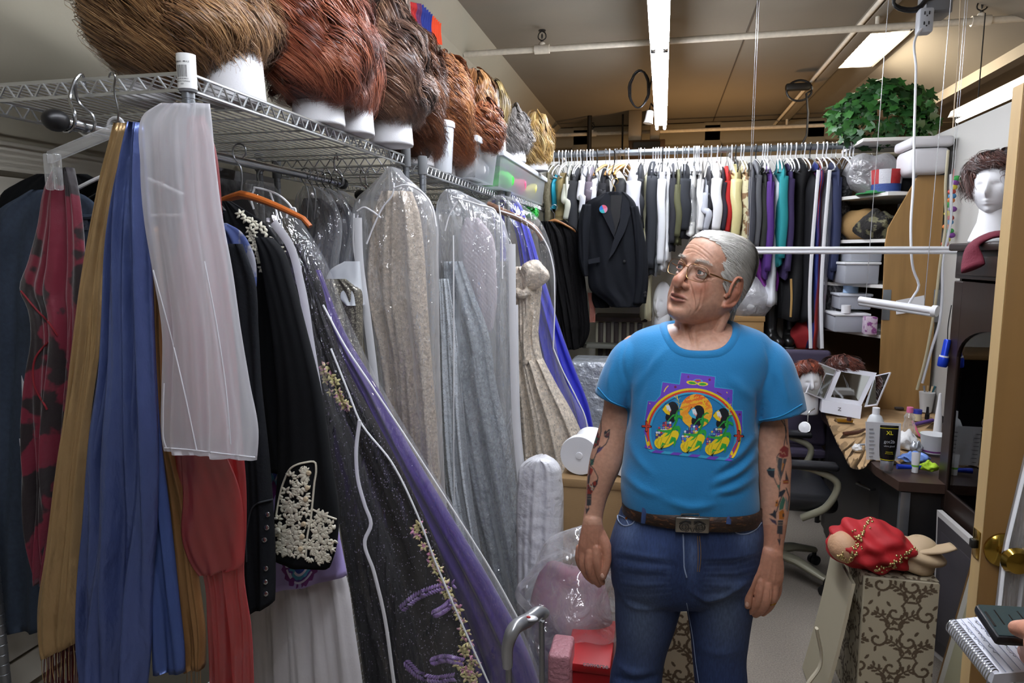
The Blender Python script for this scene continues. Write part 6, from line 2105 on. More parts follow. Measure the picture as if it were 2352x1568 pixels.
for s in(-1,1):
 b.tube([bt(s*(.019+.010*math.cos(a)),-.003+.009*math.sin(a))for a in np.linspace(0,2*PI,22)],.0009,6)
 b.tube([bt(s*(.019+.005*math.cos(a)),-.003+.0045*math.sin(a))for a in np.linspace(0,2*PI,16)],.0009,6)
 for k in range(4):
  b.tube(spline([bt(s*.003,.004+.0025*k),bt(s*.014,.010+.001*k),bt(s*(.024+.002*k),.007-.001*k)],10),.0008,6)
 b.tube(spline([bt(s*.001,-.014),bt(s*.006,-.004),bt(s*.010,-.012),bt(s*.016,-.014)],12),.0008,6)
b.build('buckle_engraving',M('engraving','#1c1a18',0.5),bk)
b=MB()
b.tube([bq+A([x,-.001,z+.05*x])for x,z in((-.028,.018),(-.026,.026),(.014,.028),(.016,.018))],.0016,8)
b.build('buckle_bar',m_chrome,bk)
for x in(1480,1676):
 b=MB()
 P=[]
 for dy__ in(-8,0,10,20,30):
  d=Vector(ray(x-dy__*.1,1158+dy__+(12 if x<1500 else 14))).normalized()
  h_=BLB.ray_cast(Vector(CPOS),d)[0]
  h2=JBV.ray_cast(Vector(CPOS),d)[0]
  h_=h_ if h_ is not None else h2
  if h_ is not None:
   P.append(A(h_)+A([0,-.003,0]))
 if len(P)>2:
  b.tube(spline(P,12),.0055,8,asp=.35,up=(0,-1,0))
  b.build('belt_loop',M('denim_loop','#33466f',0.85,bump=(500,.3,.002)),jeans)
for rows in(LEGL,LEGR):
 c=at((rows[-1][1]+rows[-1][2])/2,rows[-1][0],Y=MY+.01)
 b=MB()
 limb(b,[(c[0],MY+.06,.05),(c[0],MY,.055),(c[0],MY-.10,.042),(c[0],MY-.19,.032)],[.038,.042,.048,.036],[.05,.055,.042,.032],up=(0,0,1))
 b.v[0][:,2]=np.maximum(b.v[0][:,2],.002)
 b.build('shoe',M('shoe_leather','#2a2420',0.5),man,ang=180)
RY0,RZ0=5.0,2.41
t=thing('back_clothing_rod','grey steel pipe clothing rod across the back of the room','clothing rod',(0,RY0,RZ0))
b=MB()
b.tube([(-1.55,RY0,RZ0),(1.60,RY0,RZ0)],0.021,14)
b.build('rod_tube',M('pipe_steel','#7d8286',0.4,0.8),t)
for x in(-0.75,0.45,1.42):
 b=MB()
 b.tube([(x,RY0,RZ0),(x,RY0+0.28,RZ0)],0.012,8)
 b.build('rod_bracket',m_steel,t)
def edge_garment(px0,px1,py0,py1,mat,label,kind='jacket',seed=0,yc=RY0,deep=0.2,group=None,name='hanging_garment',sleeve=True):
 yf=yc-deep
 xa,xb=at(px0,(py0+py1)/2,Y=yf)[0],at(px1,(py0+py1)/2,Y=yf)[0]
 xc,w=(xa+xb)/2,max(0.03,(xb-xa)/2*1.35)
 z0,z1=at((px0+px1)/2,py0,Y=yc)[2],at((px0+px1)/2,py1,Y=yf)[2]
 z1=max(z1,0.25)
 r=np.random.default_rng(seed+100)
 L=z0-z1
 hts=[0,.015,.05,.10,.16,.3,.5,.75,1.0]
 dz=A([0,.012,.035,.075,.13])if kind!='bag' else A([0,.02,.06,.10,.15])
 zs=np.r_[z0-dz,np.linspace(z0-.22,z1,16)]
 bs_=np.r_[.035,.05,.11,.19,deep,deep+r.uniform(-.01,.015,16)*1]
 as_=np.r_[.35,.5,.62,.8,.92,np.linspace(1,1,16)*(1+.08*np.sin(np.linspace(0,5,16)+r.uniform(0,6)))]*w
 if kind=='gown':
  as_[5:]*=np.linspace(.85,1.15,16)
  bs_[5:]*=np.linspace(.75,1.05,16)
 th=np.linspace(0,2*PI,72,endpoint=False)
 rows=[]
 p1,p2=r.uniform(0,6,2)
 for k,(z,a,d)in enumerate(zip(zs,as_,bs_)):
  t_=k/len(zs)
  f=1+.13*t_*(np.sin(7*th+p1+2*t_)+.6*np.sin(12*th+p2-3*t_))
  x=xc+a*np.cos(th)*f+.25*w*math.sin(3*t_+p1)*t_
  y=yc+d*np.sin(th)*(1+.04*np.sin(3*th+p2))
  rows.append(np.stack([x,y,np.full_like(x,z)-(.01*np.sin(4*th+p1)if k==len(zs)-1 else 0)],-1))
 b=MB()
 b.grid(A(rows),cv=True,caps=True)
 o=tag(b.build(name,mat,ang=180),label,'clothing',group)
 if kind=='jacket' and sleeve:
  b=MB()
  zt=z0-.12
  zl=max(z1+.05,zt-.62)
  P=spline([(xc,yf+.02,zt),(xc-.004,yf-.012,zt-.12),(xc+.006,yf-.02,(zt+zl)/2),(xc,yf-.015,zl)],16)
  b.tube(P,np.linspace(w*.8,w*.62,16),16,asp=.55,up=(0,-1,0))
  b.build('sleeve',mat,o,ang=180)
 return o
def cm(c,**k):
 return M('rack_'+c.strip('#'),c,k.pop('rough',.8),**k)
plastic=film('rack_film','#f0f3f8',0.3,0.7,0.12,(16,.5,.02),(1,1,.3))
G_='clothes on the back rod'
RACK=[(1250,1263,380,560,cm('#5c5642',bump=(60,.6,.01)),'fuzzy olive garment at the start of the back rod behind the blond wig','jacket'),(1262,1271,402,480,cm('#1f8fa8',rough=.4),'narrow teal garment next to the tan suede coat','gown'),(1268,1301,398,520,cm('#a08e62',bump=(90,.4,.006)),'tan suede coat near the start of the back rod','gown'),(1293,1307,390,520,cm('#d4d5c4'),'pale cream shirt between tan suede coat and charcoal jacket','jacket'),(1302,1327,384,560,cm('#26272b'),'charcoal jacket right of the pale cream shirt','jacket'),(1329,1342,382,505,cm('#e4e6ec'),'thin white shirt left of the black suit jacket','jacket'),(1344,1360,385,470,cm('#6f6670'),'mauve grey blouse above the suit jacket shoulder','jacket'),(1352,1370,395,462,cm('#eceef2'),'white shirt with hanging tail above the suit jacket collar','jacket'),(1374,1392,388,470,cm('#15151a'),'black garment left of the pale wooden hangers','jacket'),(1402,1436,410,560,cm('#0f1013'),'black jacket hanging right behind the suit jacket hanger','jacket'),(1438,1470,384,600,cm('#cfd0d8',rough=.35),'white satin blouse right of the pale wooden hangers','jacket'),(1457,1477,378,520,cm('#1c1e24'),'black garment with pale piping beside the white satin blouse','jacket'),(1474,1493,396,735,cm('#ddd8b4',rough=.5),'long cream gown reaching low beside the suit jacket','gown'),(1484,1507,372,632,cm('#22252b'),'dark charcoal suit right of the long cream gown','jacket'),(1498,1516,384,632,plastic,'crinkled clear plastic cover with blue print beside the charcoal suit','bag'),(1509,1528,378,622,cm('#e8eaee'),'long white shirt right of the crinkled plastic cover','jacket'),(1526,1539,384,600,cm('#eff0f2'),'white trousers beside the long white shirt','gown'),(1537,1553,376,575,cm('#26262c'),'dark grey jacket above and behind the man, left of olive strip','jacket'),(1551,1563,390,560,cm('#55553a'),'narrow olive garment between two dark jackets','jacket'),(1558,1586,378,545,cm('#1f2228'),'broad dark jacket left of the plastic wrapped whites','jacket'),(1576,1602,382,540,plastic,'clear plastic cover over white clothes above the man','bag'),(1580,1600,386,540,cm('#e9e9e4'),'white garment inside the clear plastic cover above the man','gown'),(1602,1616,378,545,cm('#f0efec'),'bright white shirt right of the plastic wrapped whites','jacket'),(1615,1630,408,545,cm('#b9bcc4',rough=.45),'light grey satin shirt hanging lower among the whites','jacket'),(1627,1637,382,500,cm('#1d1b20'),'thin black garment between grey satin and white shirt','jacket'),(1634,1658,376,545,cm('#e6e6e6'),'white jacket just left of the red garment','jacket'),(1656,1665,384,545,cm('#2a2430'),'narrow dark plum garment touching the red garment','jacket'),(1662,1680,382,550,cm('#b4211f'),'red jacket on the back rod','jacket'),(1678,1703,378,560,cm('#cfc48c',rough=.35,bump=(30,.3,.01)),'pale gold satin blouse right of the red jacket','jacket'),(1703,1724,372,580,M('floral_print','#d8cfa6',.8,var=(22,.2),col2='#8a6a4a',thresh=(.5,.56)),'cream floral print dress right of the gold satin blouse','jacket'),(1718,1734,374,600,cm('#33343a'),'dark grey jacket right of the floral dress','jacket'),(1730,1748,368,585,cm('#55565a',rough=.6),'mid grey jacket with pale stripe, two right of the floral dress','jacket'),(1746,1764,386,590,cm('#2b2d28'),'greenish black jacket left of the purple garment','jacket'),(1761,1774,382,640,cm('#4b2670'),'purple garment beside the long white one','jacket'),(1770,1796,402,702,cm('#e8eaf0',rough=.5),'long white garment hanging below the others on the back rod','gown'),(1788,1808,370,610,cm('#1c8084'),'teal jacket right of the long white garment','jacket'),(1804,1822,376,640,cm('#34284e'),'dark violet garment right of the teal jacket','jacket'),(1816,1858,364,735,cm('#0b0b0e'),'wide black gown in the right half of the back rod','gown'),(1850,1878,392,740,cm('#111116'),'black robe left of the striped bagged garment','gown'),(1866,1890,372,802,M('stripes_rwb','#26357c',.6,var=(3.2,.2),col2='#a8342c',thresh=(.47,.53),stretch=(14,.3,.2)),'red and blue striped garment inside a clear bag with white zipper','gown'),(1886,1908,384,800,plastic,'grey clear bag hanging long beside the striped garment','bag'),(1910,1930,372,640,cm('#252c4a'),'navy jacket with pale band near the end of the back rod','jacket'),(1915,1958,390,760,M('lace_black','#16161a',.8,var=(40,.3),col2='#4a4a4c',thresh=(.5,.58),bump=(60,.6,.01)),'black patterned lace gown at the end of the back rod','gown'),]
for k,g in enumerate(RACK):
 edge_garment(g[0],g[1],g[2],g[3],g[4],g[5],g[6],k,yc=RY0+(0.03 if g[6]=='bag' else 0)+0.02*((k*7)%5-2)/2,group=G_)
for px,c in((1866,'left'),(1892,'right')):
 o=strap([(px+14,390),(px+8,460),(px,560),(px-6,680),(px-4,800)],4.77,.022).build('zipper_strip',m_piping)
 tag(o,c+' white zipper edge of the clear bag over the striped garment','zipper')
HH='white hangers on the back rod'
proto={'w':hanger(at(1400,360,Y=RY0)[0],RY0,RZ0+.004,(0,1,0),'white plastic hanger on the back clothing rod',M('hanger_white','#dcdde0',.35),'tube',group=HH),'s':hanger(at(1467,360,Y=RY0)[0],RY0,RZ0+.004,(0,1,0),'thin wire hanger on the back clothing rod',m_hwire,'wire',group='wire hangers on the back rod'),'d':hanger(at(1522,360,Y=RY0)[0],RY0,RZ0+.004,(0,1,0),'black plastic hanger on the back clothing rod',m_hblack,'tube',group='black hangers on the back rod')}
px_used={'w':[1272,1284,1292,1300,1313,1326,1334,1348,1356,1362,1444,1472,1500,1506,1512,1518,1529,1536,1550,1568,1581,1594,1598,1602,1606,1614,1634,1648,1681,1702,1708,1752,1757,1763,1786,1792,1806,1816,1828,1848,1876,1890,1898,1936,1944,1952,1960],'s':[1306,1320,1342,1480,1556,1574,1626,1656,1670,1726,1770,1800,1840,1910,1920],'d':[1338,1372,1412,1690,1736,1860]}
ch={}
for k_,lst in px_used.items():
 p0=proto[k_]
 for px in lst:
  x=at(px,355,Y=RY0)[0]
  copy_thing(p0,(x-p0.location.x,0,0),ch=ch,rotz=random.uniform(-.12,.12))
for px,lab in((1417,'left of two pale wooden hangers over the suit jacket'),(1426,'right of two pale wooden hangers over the suit jacket'),(1438,'amber wooden hanger beside the pale wooden hangers'),(1392,'pale curved hanger left of the two wooden hangers')):
 hanger(at(px,360,Y=RY0)[0],RY0-.02,RZ0+.004,(.35,.94,0),lab,m_hwood2 if px!=1438 else M('hanger_amber','#b5853f',.4),'wood',half=.19,drop=.09)
sj=thing('suit_jacket','black suit jacket hanging face on in front of the back rod, with a round badge','jacket',at(1410,700,Y=4.62))
m_suit=M('suit_black','#15171c',.9,spec=.2,bump=(180,.25,.003))
drape([(442,1392,1436),(450,1376,1446),(464,1350,1458),(490,1345,1465),(560,1347,1470),(630,1350,1474),(662,1354,1476),(694,1392,1478),(704,1402,1470)],4.64,nf=1.6,amp=.012,th=.085,seed=91,flare=.1).build('body',m_suit,sj,fixn=True,ang=180)
for rows,nm in(([(470,1338,1358),(500,1330,1358),(560,1328,1354),(610,1332,1352),(634,1340,1352)],91),([(474,1446,1466),(510,1452,1474),(580,1458,1486),(650,1458,1489),(696,1452,1484)],93)):
 drape(rows,4.60,nf=1,amp=.006,th=.05,seed=nm,flare=.1,m=40).build('sleeve',m_suit,sj,fixn=True,ang=180)
ml=M('lapel_black','#1b1d23',.8,spec=.25,bump=(180,.2,.003))
for pts in([(1393,442),(1378,462),(1384,492),(1398,520),(1412,548),(1412,520),(1402,480),(1402,450)],[(1432,446),(1444,462),(1448,490),(1436,530),(1410,580),(1398,596),(1408,556),(1424,510),(1428,470)]):
 b=MB()
 b.prism([at(x,y,Y=4.535)for x,y in pts],(0,-1,0),.006)
 b.build('lapel',ml,sj,smooth=False)
b=MB()
b.prism([at(x,y,Y=4.54)for x,y in((1403,448),(1428,448),(1424,500),(1410,545),(1402,490))],(0,1,0),.004)
b.build('lining',M('lining_black','#0a0a0c',.4),sj,smooth=False)
b=MB()
b.prism([at(x,y,Y=4.545)for x,y in((1351,596),(1378,590),(1378,602),(1352,606))],(0,-1,0),.008)
b.build('pocket_flap',ml,sj,smooth=False)
for x,y in((1482,672),(1482,679),(1434,600)):
 b=MB()
 b.lathe([(0,.004),(.009,.003),(.011,0)],at(x,y,Y=4.548),12,axis=(0,-1,0))
 b.build('button',m_hblack,sj)
b=MB()
q=at(1386,480,Y=4.525)
for k,c in enumerate(('#d9627a','#2f77c4','#3aa9b0','#d88aa6')):
 a=np.linspace(k*PI/2+.4,(k+1)*PI/2+.4,10)
 P=np.vstack([[q],q+np.stack([.026*np.cos(a),0*a,.026*np.sin(a)],1)])
 b.add(P,[[0,i,i+1]for i in range(1,10)],A(lin(c)))
b.lathe([(.027,.0003),(.027,.006),(0,.0065)],q,24,axis=(0,1,0),col=A(lin('#c8ccd4')),caps=False)
b.build('badge',M('badge_paint','#ffffff',.3,attr=True),sj,attr=True,smooth=False)
hanger(at(1412,420,Y=4.62)[0],4.65,at(1412,418,Y=4.65)[2],(1,0,0),'dark wooden hanger with brass hook holding the black suit jacket',M('hanger_mahogany','#5a2f18',.35),'wood',half=.13,drop=.07,hookmat=M('brass','#b08d45',.3,1.0))
b=drape([(655,1362,1402),(690,1360,1402),(706,1366,1400)],4.72,nf=2,amp=.01,th=.05,seed=95,m=20)
tag(b.build('dark_garment',m_blackcloth,fixn=True),'black garment edge hanging just below the suit jacket hem','clothing')
t=thing('pink_scarf','salmon pink fringed scarf end beside the fur coats','scarf',at(1358,735,Y=4.75))
drape([(672,1350,1362),(706,1354,1367)],4.75,nf=1,amp=.004,th=.012,seed=96,m=14).build('scarf_cloth',M('salmon','#c98574',.8),t,fixn=True)
b=MB()
for k in range(5):
 x=1355+2.7*k
 b.tube([at(x,704,Y=4.745),at(x+.6,722,Y=4.745),at(x,740,Y=4.745)],.0035,6)
b.build('fringe',M('salmon','#c98574',.8),t)
m_dwood=M('wood_dark','#2c1d14',.5,var=(4,.2),stretch=(1,8,1))
m_cream_=M('cream_paint','#b5b19a',.7)
t=thing('slatted_crate','cream cabinet with dark slats and shelf under the suit jacket','cabinet',at(1425,900,Y=5.1))
x0,x1=at(1368,760,Y=4.92)[0],at(1480,760,Y=4.92)[0]
zt=at(1420,738,Y=4.9)[2]
b=MB()
b.box((x0,4.93,.02),(x1,5.25,zt),.005)
b.build('carcass',m_cream_,t)
b=MB()
b.box((x0-.02,4.88,zt),(x1+.02,5.25,zt+.03),.005)
b.build('top_board',m_dwood,t)
for k in range(6):
 x=x0+.02+(x1-x0-.07)*k/5
 b=MB()
 b.box((x,4.905,.05),(x+.035,4.93,zt-.01),.003)
 b.build('slat',m_dwood,t)
zs=at(1385,790,Y=4.8)[2]
b=MB()
b.box((x0-.08,4.78,zs-.03),(x0+.22,4.90,zs),.004)
b.build('ledge',M('ledge_grey','#6c6c62',.6),t)
t=thing('back_shelf','low dark shelf running under the back rod, carrying boots and boxes','shelf',(.55,5.05,0))
za=at(1790,802,Y=4.85)[2]
xa,xb=at(1492,800,Y=4.85)[0],at(1895,800,Y=4.85)[0]
b=MB()
b.box((xa,4.82,za-.03),(xb,5.27,za),.004)
b.build('shelf_board',M('wood_tan','#7d5f38',.55,var=(5,.15),stretch=(1,8,1)),t)
for x in(xa+.03,xb-.03):
 b=MB()
 b.box((x-.025,4.84,0),(x+.025,5.25,za-.03),.004)
 b.build('leg_panel',m_dwood,t)
b=MB()
b.box((xa,5.22,0),(xb,5.26,za-.03))
b.build('back_panel',m_black,t,smooth=False)
foam_head((at(1522,700,Y=4.97)[0],4.97),za+.001,'bare white foam head on the back shelf behind the man',face=-PI/2-.5,h=at(1522,648,Y=4.97)[2]-za,r=.064)
def carton(lo,hi,label,flap=True,mat=None,name='cardboard_box'):
 t=thing(name,label,'box',((lo[0]+hi[0])/2,(lo[1]+hi[1])/2,lo[2]))
 b=MB()
 b.box(lo,hi,.004)
 b.build('box_body',mat or m_card,t)
 if flap:
  b=MB()
  b.box((lo[0]-.006,lo[1]-.006,hi[2]-.03),(hi[0]+.006,hi[1]+.006,hi[2]+.006),.004)
  b.build('box_lid',mat or m_card,t)
 return t
m_card=M('cardboard','#a07c4e',.8,wave=(110,.12,'Z'),var=(3,.08))
c0,c1=at(1672,745,Y=4.86),at(1752,805,Y=4.86)
zc=at(1715,728,Y=4.86)[2]
carton((c0[0],4.86,za+.001),(c1[0],5.2,zc),'open cardboard box on the back shelf under the bag of white stuffing')
m_bagw=film('bag_white','#f2f2f4',.45,.8,.25,(18,.7,.03),(1,1,1))
b=MB()
q=at(1722,685,Y=4.95)
b.sphere(q,(.16,.14,.15),40,26)
b.v[0]+=.014*np.sin(b.v[0][:,[1,2,0]]*34)+.006*np.sin(b.v[0][:,[2,0,1]]*80)
b.lathe([(.02,.12),(.03,.16),(.055,.21),(.03,.2)],q,16)
tag(b.build('stuffing_bag',m_bagw,ang=180),'white plastic bag of stuffing on the cardboard box behind the man','plastic bag')
b=MB()
b.sphere(q,(.135,.115,.125),30,20)
b.v[0]+=.012*np.sin(b.v[0][:,[1,2,0]]*50)
tag(b.build('white_stuffing',M('stuffing','#cfcfd0',.9),ang=180),'white stuffing inside the plastic bag behind the man','stuffing')
def boot(px,py,Y,label,s=1.0,turn=0.0):
 q=at(px,py,Y=Y)
 t=thing('boot',label,'boot',(q[0],Y,za+.001),'black boots on the back shelf')
 ca,sa=math.cos(turn),math.sin(turn)
 R3=A([[ca,sa,0],[-sa,ca,0],[0,0,1]])
 o=A([q[0],Y,za+.001])
 b=MB()
 limb(b,o+A([(0,.03,.30),(0,.03,.20),(0,.02,.10),(0,-.02,.06),(0,-.10,.045)])*s@R3,A([.05,.046,.042,.044,.036])*s,A([.055,.05,.05,.05,.036])*s,up=(0,1,.2))
 b.build('boot_upper',M('leather_black','#141414',.3),t,ang=180)
 b=MB()
 b.box((-.04*s,-.15*s,0),(.04*s,.07*s,.018*s),.008)
 b.v[0]=b.v[0]@R3+o
 b.build('boot_sole',m_black,t)
boot(1772,790,4.93,'black lace boot left of the pair on the back shelf',turn=.3)
boot(1812,790,4.98,'black boot beside the red bundle on the back shelf',turn=-.2)
b=MB()
q=at(1846,768,Y=4.93)
b.sphere(q,(.075,.09,.135),30,20)
b.v[0]+=.014*np.sin(b.v[0][:,[2,0,1]]*42)
b.v[0][:,2]=np.maximum(b.v[0][:,2],za+.002)
tag(b.build('red_bundle',M('cloth_red','#8e1c1f',.8),ang=180),'crumpled red cloth bundle beside the black boots','cloth')
b=MB()
q=at(1812,690,Y=4.8)
b.tube(spline([at(1817,640,Y=4.8),at(1818,690,Y=4.8),at(1816,728,Y=4.8)],10),.007,8,asp=.3,up=(0,-1,0))
tag(b.build('tan_strap',M('strap_tan','#a9854c',.6)),'tan leather strap hanging below the dark violet garment','strap')
b=drape([(590,1736,1775),(640,1740,1790),(668,1750,1786)],4.9,nf=2,amp=.01,th=.04,seed=98,m=20)
tag(b.build('magenta_cloth',M('magenta','#6a1f7a',.6),fixn=True),'magenta cloth end below the dark jackets behind the man','cloth')
DZ=0.76
m_desk=M('laminate_dark','#3a2a22',.4,var=(5,.1),stretch=(1,6,1))
t=thing('desk','dark brown corner desk with black drawer pedestal by the right partition','desk',(1.3,3.75,0))
fL,fR=at(2012,1072,Z=DZ),at(2065,1106,Z=DZ)
bL=at(1888,948,Z=DZ)
pts=[(fL[0],fL[1]),(fR[0],fR[1]),(1.59,fR[1]),(1.59,4.43),(bL[0]+.02,4.43),(bL[0],bL[1])]
b=MB()
b.prism([(x,y,DZ-.04)for x,y in pts][::-1],(0,0,1),.04)
b.build('desk_top',m_desk,t,smooth=False)
b=MB()
b.box((fR[0]+.02,fR[1]+.03,.03),(1.58,4.40,DZ-.045),.004)
b.build('desk_body',m_black,t)
b=MB()
b.prism([(x,y,.02)for x,y in[(fL[0]+.03,fL[1]+.02),(fR[0]+.02,fR[1]+.04),(fR[0]+.02,4.3),(bL[0]+.05,4.3)]][::-1],(0,0,1),DZ-.07)
b.build('drawer_pedestal',m_black,t,smooth=False)
hq=at(2000,1118,Z=.64)
b=MB()
b.tube([hq+A([-.035,.05,0]),hq+A([-.05,.04,0]),hq+A([-.01,-.04,0]),hq+A([.01,-.03,0])],.006,8)
b.build('drawer_handle',m_chrome,t)
b=MB()
b.box((fR[0]+.012,fR[1]+.004,.02),(fR[0]+.05,fR[1]+.03,DZ-.045),.003)
b.build('corner_strip',M('strip_silver','#8a8d92',.3,.8),t)
m_paper=M('kraft_paper','#a98a63',.85,var=(14,.16),bump=(26,.3,.006))
P0=[(1890,935),(1908,985),(1935,1040),(1962,1078),(1988,1072),(1995,1062),(2060,1066),(2140,1020),(2150,940),(2040,890),(1960,880)]
b=MB()
pp=[at(x,y,Z=DZ+.003)for x,y in spline(P0+[P0[0]],90)[:-1]]
cen=np.mean(pp,0)
n=len(pp)
ring=[[cen+(p-cen)*k+A([0,0,(.004*noise1(i*.35+k*9,4)if k>.3 else .004)])for i,p in enumerate(pp)]for k in(.05,.3,.55,.8,.95,1.0)]
b.grid(A(ring),cv=True,caps=True)
tag(b.build('kraft_paper',m_paper,ang=180),'brown kraft paper sheet covering the desk top, curling at its front edge','paper')
TZ_=DZ+.012
m_clear=film('clear_pet','#eef3f6',.16,.6,.08,(6,.1,.005),(1,1,1))
m_frost=M('frosted_plastic','#dfe2e4',.4,alpha=.8)
def item(name,label,cat,px,py,prof,mat,parts=(),Z=TZ_,axis=(0,0,1),sx=1.0,group=None):
 q=at(px,py,Z=Z)
 t=thing(name,label,cat,q,group)
 b=MB()
 b.lathe(prof,q,24,axis=axis,sx=sx)
 b.build('vessel',mat,t)
 for nm,pr,m in parts:
  b=MB()
  b.lathe(pr,q,24,axis=axis,sx=sx)
  b.build(nm,m,t)
 return t
q=at(2032,1082,Z=TZ_)
item('lotion_bottle','translucent white bottle behind the tall black styling tube','bottle',2006,1035,[(.034,0),(.036,.004),(.036,.145),(.026,.17),(.014,.18)],m_frost,[('cap',[(.016,.178),(.016,.21),(.0,.212)],m_whitepl),('bottle_label',[(.0365,.02),(.0365,.12)],M('label_pale','#cfd6e0',.5))])
b=MB()
b.prism([at(x,y,Y=3.33)for x,y in((1988,968),(2070,972),(2066,1068),(1990,1062))],(0,1,.1),.0015)
o=tag(b.build('paper_sheet',M('paper_white','#d6d6d8',.8),smooth=False),'printed white instruction sheet propped behind the black styling tube','paper')
b=MB()
rr_=np.random.default_rng(2)
for k in range(9):
 for x0_ in(1996,2046):
  if 0<k<9:
   y=975+9*k
   b.prism([at(x0_+a,y+c_,Y=3.326)for a,c_ in((0,0),(rr_.uniform(8,16),.3),(rr_.uniform(8,14),2.2),(0,2))],(0,-1,0),.0006)
b.build('print_marks',M('print_grey','#8b8c90',.8),o,smooth=False)
bq=at(2036,1078,Z=TZ_)
t=thing('styling_tube','tall black styling gel tube with yellow bands standing on a silver cap','tube',bq)
b=MB()
b.lathe([(.0,0),(.024,.001),(.026,.006),(.0255,.042),(.024,.044)],bq,28)
b.build('tube_cap',M('cap_silver','#9a9da3',.3,.7),t)
rows=[]
th=np.linspace(0,2*PI,40,endpoint=False)
for h_,a_,d_ in((.044,.0275,.025),(.06,.031,.025),(.10,.0345,.020),(.15,.036,.012),(.19,.037,.005),(.196,.037,.002)):
 rows.append([bq+A([a_*math.cos(k),d_*math.sin(k),h_])for k in th])
b=MB()
b.grid(A(rows),cv=True,caps=True)
tb=b.build('tube_body',M('tube_black','#101113',.25),t,ang=60)
b=MB()
for h_,a_,d_ in((.047,.0286,.0252),(.183,.0372,.0066)):
 b.grid(A([[bq+A([a_*math.cos(k),d_*math.sin(k),h_+z])for k in th]for z in(0,.003)]),cv=True)
b.build('yellow_band',M('band_yellow','#d3c528',.4),tb)
def tube_text(s,size,h_,c,nm,bold=False,dx=0):
 W,Fs=text_mesh(s,size,(0,0,0),(1,0,0),(0,0,1),bold=bold)
 dpt=np.interp(h_+W[:,2],[.044,.06,.10,.15,.19],[.025,.025,.020,.012,.005])
 aw=np.interp(h_+W[:,2],[.044,.06,.10,.15,.19],[.0275,.031,.0345,.036,.037])
 x=W[:,0]+dx
 y=-dpt*np.sqrt(np.clip(1-(x/aw)**2,0,1))-.0008
 b=MB()
 b.add(np.stack([bq[0]+x,bq[1]+y,bq[2]+h_+W[:,2]],1),Fs)
 b.build(nm,c,tb,smooth=False)
m_yel,m_gry=M('letter_yellow','#d8ca2a',.5),M('letter_grey','#a9abb0',.5)
tube_text('XL',.022,.158,m_yel,'lettering',True)
tube_text('got2b',.019,.122,m_gry,'lettering')
tube_text('ultra glued',.010,.106,m_gry,'lettering')
tube_text('INVINCIBLE',.0055,.082,m_yel,'lettering')
tube_text('STYLING GEL',.0055,.075,m_yel,'lettering')
q=at(2101,1084,Z=TZ_-.01)
t=thing('cream_tube','small white and green cream tube at the desk edge','tube',q)
rows=[[q+A([a_*math.cos(k),d_*math.sin(k),h_])for k in th]for h_,a_,d_ in((0,.013,.013),(.02,.0135,.0135),(.022,.014,.0135),(.055,.0165,.009),(.088,.018,.002))]
b=MB()
b.grid(A(rows),cv=True,caps=True)
b.build('tube_body',m_whitepl,t,ang=60)
b=MB()
b.grid(A([[q+A([a_*math.cos(k),d_*math.sin(k),h_])for k in th]for h_,a_,d_ in((.026,.0146,.0133),(.034,.0154,.0124))]),cv=True)
b.build('green_band',M('band_green','#6fae3a',.5),t)
item('spray_bottle','clear plastic bottle with pink cap behind the desk clutter','bottle',2086,1000,[(.026,0),(.03,.01),(.028,.06),(.022,.08),(.026,.10),(.012,.125)],m_clear,[('cap',[(.015,.122),(.016,.126),(.015,.15),(0,.152)],M('cap_pink','#d5709a',.4))])
item('blue_lid_jar','small jar with square blue lid right of the pink capped bottle','jar',2106,965,[(.022,0),(.022,.04)],M('jar_cream','#c9c0a0',.4),[('lid',[(.023,.04),(.023,.062),(0,.063)],M('lid_blue','#27348f',.4))])
item('nail_polish','small black capped bottle beside the brush cup','bottle',2129,962,[(.012,0),(.012,.03),(.006,.034)],m_black,[('cap',[(.008,.034),(.006,.07),(0,.071)],m_black)])
t=item('brush_cup','frosted plastic cup holding makeup brushes on the desk','cup',2126,945,[(.03,0),(.031,.004),(.042,.115),(.043,.118),(.040,.118)],m_frost)
for k,(dx,dy_,c_,lab)in enumerate(((-.012,.0,'#7c8085','silver makeup brush leaning left in the frosted cup'),(.004,.01,'#b79a72','tan makeup brush upright in the frosted cup'),(.016,-.004,'#c7b090','pale makeup brush in the frosted cup'),(.026,.004,'#2a6d7a','teal makeup brush leaning right in the frosted cup'))):
 q=at(2126,945,Z=TZ_)
 b=MB()
 b.tube([q+A([dx*.4,dy_,.01]),q+A([dx*1.2,dy_,.12]),q+A([dx*1.6,dy_,.155])],[.003,.004,.007],8)
 tag(b.build('makeup_brush',M('brush_%d'%k,c_,.4)),lab,'brush')
item('plastic_tub','wide translucent tub with purple rim band at the cabinet glass','tub',2142,1038,[(.045,0),(.046,.004),(.056,.085),(.058,.088),(.055,.088)],m_frost,[('purple_band',[(.0465,.006),(.0475,.014)],M('band_purple','#6a2a72',.4))])
item('foam_cone','white cone standing near the cabinet glass','cone',2152,1000,[(.02,0),(.017,.08),(.006,.22),(0,.225)],m_whitepl)
def lump(name,label,cat,px,py,r,mat,seed=0,Z=TZ_,amp=.25,fr=1.0,Y=None):
 q=at(px,py,Z=Z)if Y is None else A([at(px,py,Y=Y)[0],Y,Z])
 b=MB()
 b.sphere(q+A([0,0,r[2]*.8]),r,28,18)
 V=b.v[0]
 d=(V-q)/A(r)
 V+=d*A(r)*(amp*(np.sin(d[:,[1,2,0]]*5.2*fr+seed)*np.sin(d[:,[2,0,1]]*4.1*fr+2*seed)))
 V[:,2]=np.maximum(V[:,2],Z+.0005)
 return tag(b.build(name,mat,ang=180),label,cat)
m_tissue=M('tissue','#d9d8d6',.85,bump=(60,.6,.01))
